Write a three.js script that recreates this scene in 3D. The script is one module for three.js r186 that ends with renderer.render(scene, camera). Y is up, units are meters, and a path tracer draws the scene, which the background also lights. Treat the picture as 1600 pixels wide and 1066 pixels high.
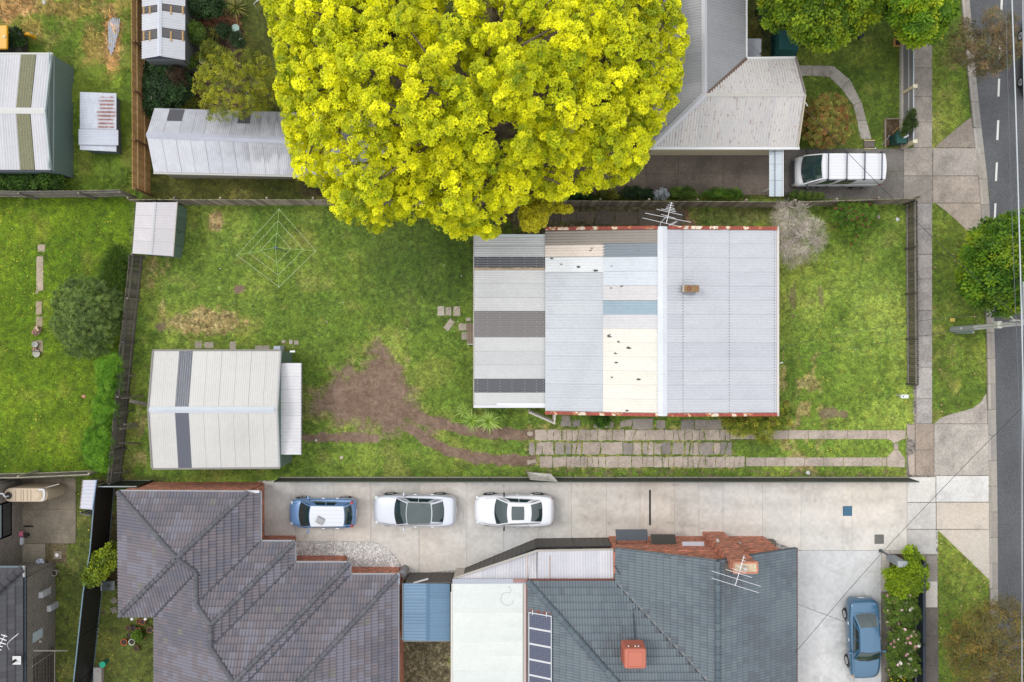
import * as THREE from 'three';
import { mergeGeometries, mergeVertices, toCreasedNormals } from 'three/addons/utils/BufferGeometryUtils.js';
import { RoundedBoxGeometry } from 'three/addons/geometries/RoundedBoxGeometry.js';

// ---------------------------------------------------------------- camera, sky, sun, exposure
const H = 42, F = 1134;                       // the drone hovers 42 m above the gardens, looking straight down
const scene = new THREE.Scene();
const camera = new THREE.PerspectiveCamera(2 * Math.atan(533 / F) * 180 / Math.PI, 1024 / 682, 0.5, 900);
camera.position.set(0, H, 0); camera.up.set(0, 0, -1); camera.lookAt(0, 0, 0);
scene.add(camera);
const renderer = new THREE.WebGLRenderer({ antialias: true });
renderer.setSize(1024, 682);
renderer.toneMapping = THREE.LinearToneMapping;
renderer.toneMappingExposure = 1.0;
renderer.outputColorSpace = THREE.SRGBColorSpace;
renderer.shadowMap.enabled = true; renderer.shadowMap.type = THREE.PCFSoftShadowMap;
const EX = 1.62;                              // what a level white surface sends back under this sky
{ // bright overcast sky: white cloud sheet, brightest overhead
  const w = 128, h = 64, d = new Float32Array(w * h * 4);
  for (let j = 0; j < h; j++) for (let i = 0; i < w; i++) {
    const el = ((j + 0.5) / h - 0.5) * Math.PI, s = Math.max(0, Math.sin(el));
    const az = i / w * Math.PI * 2;
    const cl = 1 + 0.05 * Math.sin(az * 3 + s * 9) * Math.sin(s * 7 + az) + 0.03 * Math.sin(az * 7 + 2 - s * 5);
    const L = el > 0 ? 1.5 * (0.55 + 0.85 * s) / 1.12 * cl : 0.42;
    const o = (j * w + i) * 4;
    d[o] = L * 0.985; d[o + 1] = L * 1.0; d[o + 2] = L * 1.03; d[o + 3] = 1;
  }
  const t = new THREE.DataTexture(d, w, h, THREE.RGBAFormat, THREE.FloatType);
  t.mapping = THREE.EquirectangularReflectionMapping; t.magFilter = t.minFilter = THREE.LinearFilter; t.needsUpdate = true;
  scene.background = t; scene.environment = t; scene.environmentIntensity = 1;
}
const sun = new THREE.DirectionalLight(new THREE.Color(1, 0.97, 0.92), 1.5);
sun.position.set(-40, 58, -16); sun.target.position.set(0, 0, 0); sun.castShadow = true; sun.shadow.radius = 34;
sun.shadow.mapSize.set(4096, 4096);
Object.assign(sun.shadow.camera, { left: -45, right: 45, top: 35, bottom: -35, near: 1, far: 140 });
scene.add(sun, sun.target);

// ---------------------------------------------------------------- helpers
let seedN = 12345;
function rnd() { seedN = (seedN + 0x6d2b79f5) | 0; let t = Math.imul(seedN ^ (seedN >>> 15), 1 | seedN); t = (t + Math.imul(t ^ (t >>> 7), 61 | t)) ^ t; return ((t ^ (t >>> 14)) >>> 0) / 4294967296; }
const rr = (a, b) => a + (b - a) * rnd(), pick = a => a[Math.floor(rnd() * a.length)];
const V = (x, y, z) => new THREE.Vector3(x, y, z);
const lerp = (a, b, t) => a + (b - a) * t, clamp = (x, a = 0, b = 1) => Math.min(b, Math.max(a, x)), sm = (a, b, x) => { const t = clamp((x - a) / (b - a)); return t * t * (3 - 2 * t); };
// a place in the gardens: survey coordinates (px, py) at height h -> metres
const W = (px, py, h = 0) => V((px - 800) * (H - h) / F, h, (py - 533) * (H - h) / F);
const G = (px, py, h = 0) => V((px - 800) * H / F, h, (py - 533) * H / F);   // same, on the ground plan
// the colour that a level surface shows under this sky -> base colour
const lin = v => { v /= 255; return v <= 0.04045 ? v / 12.92 : ((v + 0.055) / 1.055) ** 2.4; };
const C = (r, g, b) => new THREE.Color().setRGB(lin(r) / EX, lin(g) / EX, lin(b) / EX);
const h2 = (x, y, s) => { let n = Math.imul(x, 374761393) + Math.imul(y, 668265263) + Math.imul(s, 974634777) | 0; n = Math.imul(n ^ (n >>> 13), 1274126177); return ((n ^ (n >>> 16)) >>> 0) / 4294967296; };
function noise(x, y, s = 0) { const xi = Math.floor(x), yi = Math.floor(y); let fx = x - xi, fy = y - yi; fx = fx * fx * (3 - 2 * fx); fy = fy * fy * (3 - 2 * fy); const a = h2(xi, yi, s), b = h2(xi + 1, yi, s), c = h2(xi, yi + 1, s), d = h2(xi + 1, yi + 1, s); return a + (b - a) * fx + (c - a) * fy + (a - b - c + d) * fx * fy; }
function pnoise(x, y, p, s = 0) { const xi = Math.floor(x), yi = Math.floor(y); let fx = x - xi, fy = y - yi; fx = fx * fx * (3 - 2 * fx); fy = fy * fy * (3 - 2 * fy); const m = v => ((v % p) + p) % p; const a = h2(m(xi), m(yi), s), b = h2(m(xi + 1), m(yi), s), c = h2(m(xi), m(yi + 1), s), d = h2(m(xi + 1), m(yi + 1), s); return a + (b - a) * fx + (c - a) * fy + (a - b - c + d) * fx * fy; }
const fbm = (x, y, o = 4, s = 0) => { let v = 0, a = 0.5; for (let i = 0; i < o; i++) { v += a * noise(x, y, s + i); x *= 2.03; y *= 2.03; a *= 0.5; } return v / (1 - 0.5 ** o); };
const pfbm = (u, v, p, o = 4, s = 0) => { let r = 0, a = 0.5; for (let i = 0; i < o; i++) { r += a * pnoise(u * p, v * p, p, s + i); p *= 2; a *= 0.5; } return r / (1 - 0.5 ** o); };
const used = new Map();
function numbered(n) { const k = used.get(n) || 0; used.set(n, k + 1); return k ? `${n}_${String(k).padStart(3, '0')}` : n; }
function tag(o, label, category, group) { o.userData.label = label; o.userData.category = category; if (group) o.userData.group = group; return o; }
function thing(name, label, category, pos, turn = 0, group) {
  const o = new THREE.Group(); o.name = numbered(name); scene.add(o);
  if (pos) o.position.copy(pos); o.rotation.y = turn; return tag(o, label, category, group);
}
const inv = new THREE.Matrix4();
// a part: geometry given in metres of the place (world = true) or in its parent's own axes
function part(parent, name, geo, mat, o = {}) {
  const m = new THREE.Mesh(geo, mat); m.name = name; m.castShadow = m.receiveShadow = true;
  if (o.pos) m.position.copy(o.pos); if (o.rot) m.rotation.set(...o.rot);
  if (o.label) m.userData.label = o.label; if (o.kind) m.userData.kind = o.kind;
  parent.add(m); return m;
}
function struct(name, geo, mat) { const m = part(scene, numbered(name), geo, mat); m.userData.kind = 'structure'; return m; }
function structGroup(name) { const g = new THREE.Group(); g.name = numbered(name); g.userData.kind = 'structure'; scene.add(g); return g; }
function geoFrom(pos, idx, uv) {
  const g = new THREE.BufferGeometry(); g.setAttribute('position', new THREE.Float32BufferAttribute(pos, 3));
  g.setAttribute('uv', new THREE.Float32BufferAttribute(uv || new Array(pos.length / 3 * 2).fill(0), 2)); if (idx) g.setIndex(idx); g.computeVertexNormals(); return g;
}
const norm1 = g => { const n = g.index ? g.toNonIndexed() : g; for (const k of Object.keys(n.attributes)) if (!['position', 'normal', 'uv'].includes(k)) n.deleteAttribute(k); return n; };
const merge = list => mergeGeometries(list.map(norm1));
// planar uv in metres, by the face normal
function metricUV(g) {
  g = g.index ? g.toNonIndexed() : g; g.computeVertexNormals();
  const p = g.attributes.position, uv = new Float32Array(p.count * 2), a = V(), b = V(), c = V(), n = V();
  for (let i = 0; i < p.count; i += 3) {
    a.fromBufferAttribute(p, i); b.fromBufferAttribute(p, i + 1); c.fromBufferAttribute(p, i + 2); n.crossVectors(b.clone().sub(a), c.clone().sub(a));
    const ax = Math.abs(n.x), ay = Math.abs(n.y), az = Math.abs(n.z);
    [a, b, c].forEach((q, k) => { const o = (i + k) * 2; if (ay >= ax && ay >= az) { uv[o] = q.x; uv[o + 1] = q.z; } else if (ax > az) { uv[o] = q.z; uv[o + 1] = q.y; } else { uv[o] = q.x; uv[o + 1] = q.y; } });
  }
  g.setAttribute('uv', new THREE.BufferAttribute(uv, 2)); return g;
}
// a bar between two points, w wide, t thick
function bar(a, b, w, t = w, up = V(0, 1, 0)) {
  const d = b.clone().sub(a), L = d.length(); d.normalize();
  let s = V().crossVectors(d, up); if (s.lengthSq() < 1e-6) s = V(1, 0, 0); s.normalize(); const u = V().crossVectors(s, d).normalize();
  const g = new THREE.BoxGeometry(L, t, w); const m = new THREE.Matrix4().makeBasis(d, u, s).setPosition(a.clone().add(b).multiplyScalar(0.5));
  if (m.determinant() < 0) m.makeBasis(d, u, s.negate()).setPosition(a.clone().add(b).multiplyScalar(0.5));
  return g.applyMatrix4(m);
}
const tube = (pts, r, n = 6, seg) => new THREE.TubeGeometry(pts.length === 2 ? new THREE.LineCurve3(pts[0], pts[1]) : new THREE.CatmullRomCurve3(pts), seg || (pts.length === 2 ? 1 : pts.length * 4), r, n, false);
const box = (w, h, d, x = 0, y = 0, z = 0) => new THREE.BoxGeometry(w, h, d).translate(x, y, z);
const rbox = (w, h, d, r, x = 0, y = 0, z = 0, s = 2) => new RoundedBoxGeometry(w, h, d, s, r).translate(x, y, z);
const cyl = (r0, r1, h, n, x = 0, y = 0, z = 0) => new THREE.CylinderGeometry(r0, r1, h, n).translate(x, y, z);
// a slab: outline in survey coordinates on the ground, top at y1, bottom at y0, slightly chamfered
function slabGeo(poly, y1, y0, bev = 0.008) {
  const pts = poly.map(p => G(p[0], p[1])); let A = 0; pts.forEach((p, i) => { const q = pts[(i + 1) % pts.length]; A += p.x * q.z - q.x * p.z; });
  if (A < 0) pts.reverse();
  const n = pts.length, c = pts.reduce((s, p) => s.add(p), V()).multiplyScalar(1 / n), pos = [], idx = [];
  const inset = pts.map((p, i) => { const a = pts[(i + n - 1) % n], b = pts[(i + 1) % n]; const e1 = p.clone().sub(a).normalize(), e2 = b.clone().sub(p).normalize(); const n1 = V(-e1.z, 0, e1.x), n2 = V(-e2.z, 0, e2.x); const m = n1.add(n2); const l = Math.max(0.4, m.length()); return p.clone().addScaledVector(m.normalize(), bev * 2 / l); });
  const shape = inset.map(p => new THREE.Vector2(p.x, p.z)); const tri = THREE.ShapeUtils.triangulateShape(shape, []);
  inset.forEach(p => pos.push(p.x, y1, p.z)); tri.forEach(t => { const [a, b, d] = t; const s = (inset[b].x - inset[a].x) * (inset[d].z - inset[a].z) - (inset[b].z - inset[a].z) * (inset[d].x - inset[a].x); s > 0 ? idx.push(a, d, b) : idx.push(a, b, d); });
  let o = pos.length / 3; pts.forEach((p, i) => { pos.push(inset[i].x, y1, inset[i].z, p.x, y1 - bev, p.z); }); for (let i = 0; i < n; i++) { const j = (i + 1) % n, a = o + i * 2, b = o + j * 2; idx.push(a, b, a + 1, b, b + 1, a + 1); }
  o = pos.length / 3; pts.forEach(p => { pos.push(p.x, y1 - bev, p.z, p.x, y0, p.z); }); for (let i = 0; i < n; i++) { const j = (i + 1) % n, a = o + i * 2, b = o + j * 2; idx.push(a, b, a + 1, b, b + 1, a + 1); }
  return metricUV(geoFrom(pos, idx));
}
// polygon of 3D points -> triangles (planar enough), facing up
function polyGeo(pts) {
  const t = THREE.ShapeUtils.triangulateShape(pts.map(p => new THREE.Vector2(p.x, p.z)), []), pos = [], idx = [];
  pts.forEach(p => pos.push(p.x, p.y, p.z)); t.forEach(([a, b, c]) => { const s = (pts[b].x - pts[a].x) * (pts[c].z - pts[a].z) - (pts[b].z - pts[a].z) * (pts[c].x - pts[a].x); s > 0 ? idx.push(a, c, b) : idx.push(a, b, c); });
  return metricUV(geoFrom(pos, idx));
}
// a wall along a list of plan points, from y0 up to each point's own y, thickness t outwards left of travel
function wallGeo(a, b, y0, ya, yb, t = 0.12) {
  const d = V(b.x - a.x, 0, b.z - a.z).normalize(), s = V(d.z, 0, -d.x).multiplyScalar(t);
  const P = [[a.x, y0, a.z], [b.x, y0, b.z], [b.x, yb, b.z], [a.x, ya, a.z]]; const Q = P.map(p => [p[0] + s.x, p[1], p[2] + s.z]);
  const pos = [...P, ...Q].flat(); return metricUV(geoFrom(pos, [0, 1, 2, 0, 2, 3, 5, 4, 7, 5, 7, 6, 3, 2, 6, 3, 6, 7, 1, 0, 4, 1, 4, 5, 0, 3, 7, 0, 7, 4, 2, 1, 5, 2, 5, 6]));
}
const inPoly = (x, y, P) => { let r = false; for (let i = 0, j = P.length - 1; i < P.length; j = i++) { const [xi, yi] = P[i], [xj, yj] = P[j]; if ((yi > y) !== (yj > y) && x < (xj - xi) * (y - yi) / (yj - yi) + xi) r = !r; } return r; };
const segD = (x, y, a, b) => { const dx = b[0] - a[0], dy = b[1] - a[1], t = clamp(((x - a[0]) * dx + (y - a[1]) * dy) / (dx * dx + dy * dy || 1)); return Math.hypot(x - a[0] - t * dx, y - a[1] - t * dy); };
const polyD = (x, y, P) => { let d = 1e9; for (let i = 0; i < P.length; i++) d = Math.min(d, segD(x, y, P[i], P[(i + 1) % P.length])); return d; };
const lineD = (x, y, P) => { let d = 1e9; for (let i = 0; i + 1 < P.length; i++) d = Math.min(d, segD(x, y, P[i], P[i + 1])); return d; };

// ---------------------------------------------------------------- materials
function tex(n, size, fn, srgb = true) { // fn(u, v) -> [r, g, b] 0..255 display values, or one number 0..1
  const d = new Uint8Array(n * n * 4);
  for (let j = 0; j < n; j++) for (let i = 0; i < n; i++) { const c = fn(i / n, j / n), o = (j * n + i) * 4; if (typeof c === 'number') d[o] = d[o + 1] = d[o + 2] = clamp(c) * 255; else { d[o] = clamp(c[0], 0, 255); d[o + 1] = clamp(c[1], 0, 255); d[o + 2] = clamp(c[2], 0, 255); } d[o + 3] = 255; }
  const t = new THREE.DataTexture(d, n, n); t.wrapS = t.wrapT = THREE.RepeatWrapping; t.magFilter = THREE.LinearFilter; t.minFilter = THREE.LinearMipmapLinearFilter; t.repeat.set(1 / size, 1 / size); if (srgb) t.colorSpace = THREE.SRGBColorSpace; t.needsUpdate = true; return t;
}
const M = {};
const std = (color, o = {}) => new THREE.MeshStandardMaterial({ color, roughness: 0.85, ...o });
// neutral textures that tint: about 1 on average, so that the material colour is what shows
const T = {};
T.concrete = tex(1024, 9, (u, v) => { const a = pfbm(u, v, 6, 6, 1), b = pfbm(u, v, 96, 3, 9), s = pfbm(u, v, 3, 4, 21); const st = sm(0.55, 0.8, pfbm(u, v, 10, 5, 33)); let k = 1 + (a - 0.5) * 0.1 + (b - 0.5) * 0.13 - st * 0.06; return [k * 216 + (s - 0.5) * 9, k * 215, k * 213 - (s - 0.5) * 11]; });
T.old = tex(1024, 7, (u, v) => { const a = pfbm(u, v, 8, 6, 3), b = pfbm(u, v, 128, 2, 12), d = sm(0.5, 0.75, pfbm(u, v, 14, 5, 44)); const k = 1 + (a - 0.5) * 0.26 + (b - 0.5) * 0.24 - d * 0.09; return [k * 205, k * 203, k * 199]; });
T.asphalt = tex(1024, 6, (u, v) => { const a = pfbm(u, v, 5, 5, 5), b = h2(u * 1024 | 0, v * 1024 | 0, 7), c = pfbm(u, v, 200, 2, 8); const k = 1 + (a - 0.5) * 0.22 + (b - 0.5) * 0.3 + (c - 0.5) * 0.45; return [k * 200, k * 200, k * 200]; });
T.metal = tex(512, 5, (u, v) => { const a = pfbm(u, v, 5, 5, 6), b = pfbm(u, v, 40, 4, 17), st = sm(0.58, 0.85, pfbm(u, v, 4, 5, 29)); const k = 1 + (a - 0.5) * 0.04 + (b - 0.5) * 0.05 - st * 0.03; return [k * 218, k * 217, k * 216]; });
T.drive = tex(1024, 42, (u, v) => { const x = u * 42, y = v * 42, a = pfbm(u, v, 14, 6, 1), b = pfbm(u, v, 256, 2, 9), s = pfbm(u, v, 7, 4, 21), rut = Math.exp(-(((y % 42) - 9.15 + 0.3 * Math.sin(x * .3)) ** 2) / 0.09) + Math.exp(-(((y % 42) - 10.65 + 0.3 * Math.sin(x * .3)) ** 2) / 0.09), cr = Math.abs(pfbm(u, v, 9, 4, 57) - 0.5) < 0.0012 ? 0.07 : 0, oil = sm(0.71, 0.8, pfbm(u, v, 60, 3, 91)) * 0.06, st = sm(0.52, 0.75, pfbm(u, v, 26, 5, 33)) * 0.07; const k = 1 + (a - 0.5) * 0.12 + (b - 0.5) * 0.1 - rut * 0.05 - cr - oil - st; return [k * 216 + (s - 0.5) * 16, k * 215, k * 213 - (s - 0.5) * 18]; });
T.scuff = tex(1024, 11, (u, v) => { const w = pfbm(u, v, 4, 3, 61) * 0.22, a = pfbm(u + w, v * 0.35 + w, 12, 5, 64), m = sm(0.5, 0.68, pfbm(u, v, 5, 3, 71)), s = sm(0.5, 0.66, a) * m * (0.6 + 0.8 * pfbm(u, v, 90, 2, 73)), k = 1 + (pfbm(u, v, 40, 3, 17) - 0.5) * 0.1 - s * 0.16; return [k * 218, k * 217, k * 217]; });
T.wood = tex(512, 2, (u, v) => { const g = pfbm(u, v * 0.12, 60, 3, 2), a = pfbm(u, v, 6, 4, 31); const k = 0.98 + (g - 0.5) * 0.5 + (a - 0.5) * 0.4; return [k * 200, k * 198, k * 194]; });
const tint = (r, g, b, f = 215) => { const c = C(r, g, b), k = 1 / lin(f); return c.multiplyScalar(k); }; // colour for a material whose map averages f
const conc = (r, g, b, o = {}) => std(tint(r, g, b, 213), { map: T.concrete, roughness: 0.92, bumpMap: T.concrete, bumpScale: 0.004, ...o });
const oldc = (r, g, b, o = {}) => std(tint(r, g, b, 200), { map: T.old, roughness: 0.95, bumpMap: T.old, bumpScale: 0.006, ...o });
const metal = (r, g, b, o = {}) => std(tint(r, g, b, 216), { map: T.metal, roughness: 0.5, metalness: 0.0, ...o });
const scuffed = (r, g, b) => metal(r, g, b, { map: T.scuff });
const wood = (r, g, b, o = {}) => std(tint(r, g, b, 199), { map: T.wood, roughness: 0.9, bumpMap: T.wood, bumpScale: 0.004, ...o });
const flat = (r, g, b, o = {}) => std(C(r, g, b), o);
function brickTex(br, mo, size, cols, rows, s, mw = 0.006) {
  return tex(512, size, (u, v) => { const row = Math.floor(v * rows), x = u * cols + (row & 1) * 0.5, c = ((Math.floor(x) % cols) + cols) % cols, fx = x - Math.floor(x), fy = v * rows - row; const edge = Math.min(fx * 0.24, (1 - fx) * 0.24, fy * 0.086, (1 - fy) * 0.086); const m = edge < mw; const t = h2(c, row, s), q = 0.75 + t * 0.5 + (pfbm(u, v, 64, 3, s) - 0.5) * 0.4; return m ? mo.map(x => x * (0.9 + 0.2 * h2(u * 512 | 0, v * 512 | 0, 3))) : br.map((x, i) => x * q + (i === 0 ? (t - 0.5) * 14 : 0)); });
}
T.brick = brickTex([164, 100, 78], [168, 140, 122], 1.92, 8, 22, 5);
T.darkbrick = brickTex([64, 61, 60], [168, 158, 144], 1.92, 8, 22, 8, 0.011);
M.brick = std(new THREE.Color(1, 1, 1), { map: T.brick, roughness: 0.95, bumpMap: T.brick, bumpScale: 0.006 });
M.darkbrick = std(new THREE.Color(1, 1, 1), { map: T.darkbrick, roughness: 0.95 });
M.white = flat(236, 236, 236, { roughness: 0.55 }); M.black = flat(28, 28, 30, { roughness: 0.7 }); M.dark = flat(46, 47, 50, { roughness: 0.7 });
M.steel = std(new THREE.Color(0.55, 0.56, 0.57), { roughness: 0.4, metalness: 0.7 });
M.glass = new THREE.MeshPhysicalMaterial({ color: new THREE.Color(0.02, 0.025, 0.03), roughness: 0.06, metalness: 0, specularIntensity: 1, clearcoat: 1, clearcoatRoughness: 0.03 });
M.rubber = std(new THREE.Color(0.012, 0.012, 0.013), { roughness: 0.9 });
M.terracotta = flat(190, 112, 80);

// ---------------------------------------------------------------- ground: one sheet to the horizon, the gardens' own soil and turf in the middle
const hard = [];                                             // outlines where no grass grows
const blob = (x, y, cx, cy, rx, ry, w = 0.35, s = 0) => { const d = Math.hypot((x - cx) / rx, (y - cy) / ry) + (fbm(x / 9, y / 9, 3, s + 50) - 0.5) * w * 2.2 + (noise(x / 2.2, y / 2.2, s) - 0.5) * w * 0.5; return 1 - sm(0.72, 1.12, d); };
const DIRT = [[473, 626], [488, 632], [513, 604], [530, 585], [556, 580], [570, 560], [584, 549], [600, 545], [620, 566], [633, 596], [637, 625], [660, 651], [690, 662], [684, 676], [657, 667], [600, 676], [578, 663], [531, 659], [505, 649], [473, 649]];
const TRK = [[[478, 684], [530, 683], [586, 686]], [[645, 650], [690, 662], [722, 671], [762, 678], [836, 679]], [[640, 668], [668, 688], [700, 704], [742, 716], [792, 719], [832, 720]]];
const mixc = (a, b, t) => { a[0] += (b[0] - a[0]) * t; a[1] += (b[1] - a[1]) * t; a[2] += (b[2] - a[2]) * t; };
// [r, g, b, how much grass, blade length]
function turf(x, y) {
  const n1 = fbm(x / 70, y / 70, 4, 1), n2 = fbm(x / 22, y / 22, 4, 11), n3 = fbm(x / 6, y / 6, 3, 21), n4 = noise(x / 1.7, y / 1.7, 31), n5 = noise(x / 3.1, y / 0.9, 37);
  let c = [98, 125, 45], g = 1, L = 0.06, dry = 0.5, lush = 0.5;
  const westYard = y > 300 && y < 745 && x < 207 - (y - 310) * 0.085, topLeft = y <= 304 && x < 222, front = x > 1205 && x < 1424 && y > 316 && y < 745;
  if (westYard) { c = [90, 122, 20]; dry = 0.35; L = 0.08; }
  else if (topLeft) { c = [84, 114, 34]; L = 0.16; }
  else if (front) { c = [110, 137, 52]; dry = 0.4; }
  else if (x > 1456 && x < 1560) { c = [96, 120, 42]; dry = 0.6; }
  else if (y < 235 && x > 1230) { c = [88, 112, 38]; }
  else if (y < 312 && x > 222 && x < 1230) { c = [82, 92, 38]; }
  else if (y > 745 && x < 260) { c = [84, 98, 40]; }
  const up = sm(0.42, 0.72, n1);
  mixc(c, [c[0] * 1.32 + 10, c[1] * 1.2 + 8, c[2] * 1.35 + 8], up * (westYard ? 0.4 : 0.58));
  mixc(c, [c[0] * 0.68, c[1] * 0.78, c[2] * 0.62], sm(0.5, 0.72, n2) * 0.36);
  mixc(c, [152, 146, 88], sm(0.6, 0.82, fbm(x / 34, y / 34, 4, 61)) * dry * 0.8);
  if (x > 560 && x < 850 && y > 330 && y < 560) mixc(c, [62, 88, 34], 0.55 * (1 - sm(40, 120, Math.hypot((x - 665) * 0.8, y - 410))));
  if (x > 590 && x < 720 && y > 520 && y < 640) mixc(c, [142, 152, 72], 0.6 * sm(0.35, 0.65, n2) * (1 - sm(30, 80, Math.hypot(x - 650, y - 575))));
  if (front) { mixc(c, [144, 168, 80], 0.35 * blob(x, y, 1375, 520, 60, 90, 0.4, 3)); mixc(c, [86, 118, 36], 0.5 * blob(x, y, 1310, 590, 90, 70, 0.5, 4)); }
  // bare and worn places
  const soil = [134, 111, 94].map((v, i) => v + (n3 - 0.5) * 22 + (n2 - 0.5) * 26 + (n4 - 0.5) * 12);
  const tan = [154, 138, 94].map(v => v + (n3 - 0.5) * 36 + (n4 - 0.5) * 24);
  let s = 0, t = 0;
  if (x > 440 && x < 860 && y > 525 && y < 740) {
    const inside = inPoly(x, y, DIRT), d = polyD(x, y, DIRT) * (inside ? 1 : -1) + (fbm(x / 16, y / 16, 4, 71) - 0.5) * 44 + (n3 - 0.5) * 12;
    s = sm(-14, 10, d); t = Math.max(t, sm(-22, -2, d) * 0.4);
    TRK.forEach((L, i) => { const k = lineD(x, y, L) + (fbm(x / 12, y / 12, 3, 80 + i) - 0.5) * 9; s = Math.max(s, 1 - sm(i === 0 ? 5 : 6.5, i === 0 ? 10 : 10.5, k)); });
  }
  if (x > 240 && x < 400) { t = Math.max(t, blob(x, y, 325, 503, 58, 23, 0.4, 5) * 0.9); s = Math.max(s, blob(x, y, 374, 452, 10, 8, 0.35, 6), blob(x, y, 252, 510, 9, 8, 0.4, 8) * 0.8); t = Math.max(t, blob(x, y, 336, 346, 13, 17, 0.4, 7)); }
  if (x < 300 && x > 185 && y > 330 && y < 745) t = Math.max(t, 0.75 * sm(0.5, 0.66, fbm(x / 14, y / 30, 4, 91)) * (1 - sm(4, 36, Math.abs(x - (252 - (y - 330) * 0.06)))));
  if (front) { t = Math.max(t, 0.8 * sm(0.52, 0.68, fbm(x / 12, y / 20, 4, 95)) * (1 - sm(20, 60, Math.abs(x - 1250))) * sm(520, 570, y)); s = Math.max(s, blob(x, y, 1297, 646, 16, 9, 0.5, 9) * 0.8, blob(x, y, 1316, 648, 10, 7, 0.5, 10) * 0.8, blob(x, y, 1240, 470, 6, 22, 0.6, 12) * 0.55, blob(x, y, 1283, 462, 5, 18, 0.6, 13) * 0.5); }
  if (y > 664 && y < 750 && x > 820 && x < 1440) { s = Math.max(s, 0.6 * sm(0.52, 0.66, fbm(x / 8, y / 5, 4, 97)) * sm(730, 736, y)); if (y < 735 && x < 1150) { t = Math.max(t, 0.5 * sm(0.5, 0.65, n3)); mixc(c, [96, 112, 48], 0.5); } }
  if (topLeft) {
    const o = [168, 130, 88].map(v => v + (n3 - 0.5) * 44 + (n4 - 0.5) * 24);
    const k = Math.max(blob(x, y, 22, 8, 60, 26, 0.6, 14) * 0.8, blob(x, y, 176, 60, 17, 58, 0.5, 15) * 0.85, blob(x, y, 150, 72, 26, 30, 0.8, 16) * 0.5, blob(x, y, 52, 46, 22, 14, 0.6, 17) * 0.5, blob(x, y, 120, 15, 80, 14, 0.7, 18) * 0.5);
    mixc(c, o, k); g *= 1 - k * 0.95; mixc(c, tan, 0.45 * sm(0.5, 0.7, fbm(x / 20, y / 20, 4, 99)) * (1 - sm(70, 120, y)));
  }
  if (x > 222 && x < 384 && y < 172) { const k = sm(2, -2, x - 378 - (noise(y / 10, 3) - 0.5) * 8); const m = [92, 72, 54].map(v => v + (n3 - 0.5) * 50 + (n4 - 0.5) * 36); if (y > 24 && y < 42) { m[0] += 44; m[1] += 18; m[2] += 12; } mixc(c, m, k); g *= 1 - k; }
  if (x > 470 && x < 1020 && y < 306) { const k = 0.75 * sm(0.35, 0.6, n1); mixc(c, [86, 76, 56], k); g *= 1 - k * 0.8; }
  if (x > 770 && x < 1215 && y > 318 && y < 368) { const k = (x < 1075 ? 0.85 : 0.35) * sm(0.3, 0.5, n2 + 0.1); mixc(c, [104, 92, 76].map(v => v + (n3 - 0.5) * 46), k); g *= 1 - k * 0.9; if (x > 1070 && x < 1130) { const q = sm(0.5, 0.6, n2) * 0.8; mixc(c, [140, 108, 88], q); } }
  if (x > 620 && x < 712 && y > 985) { const k = 0.95 - 0.6 * sm(0.6, 0.8, n2); mixc(c, [112, 102, 80].map(v => v + (n3 - 0.5) * 50 + (n4 - 0.5) * 30), k); g *= 1 - k; }
  if (x > 60 && x < 105 && y > 848 && y < 880) { mixc(c, [112, 96, 76], 0.8); g *= 0.3; }
  if (x > 140 && x < 190 && y > 750 && y < 960) { const k = 0.7 * sm(0.4, 0.6, n2); mixc(c, [80, 66, 50], k); g *= 1 - k; }
  if (x > 1376 && x < 1446 && y > 862) { mixc(c, [84, 72, 54].map(v => v + (n3 - 0.5) * 40), 0.9); g = 0.1; }
  if (x > 1380 && x < 1410 && y > 186 && y < 230) { mixc(c, [96, 74, 60].map(v => v + (n3 - 0.5) * 60), 0.9); g = 0; }
  t *= 1 - s; mixc(c, tan, t); mixc(c, soil, s); g *= sm(0.45, 0.05, s) * (1 - 0.6 * t);
  if (y > 751 && x > 402 && x < 1466 && (y < 906 || x > 1240)) { mixc(c, [186, 181, 176], x > 1390 && y > 866 ? 0 : 1); if (x < 1378 || y < 866) g = 0; }
  if ((x > 1410 && x < 1540 && y > 231 && y < 318) || (x > 1416 && x < 1548 && y > 662 && y < 828) || (x > 1427 && x < 1457) || (x > 1445 && x < 1466 && y > 866)) { mixc(c, [140, 132, 124], 1); g = 0; }
  const f = (g === 0 ? 1 : 1.06) + (1 - s * 0.75) * ( (n4 - 0.5) * 0.46 + (n5 - 0.5) * 0.3 + (n3 - 0.5) * 0.42);
  return [c[0] * f, c[1] * f, c[2] * f, g, L];
}
const GX0 = -120, GX1 = 1720, GY0 = -90, GY1 = 1156;
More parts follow.
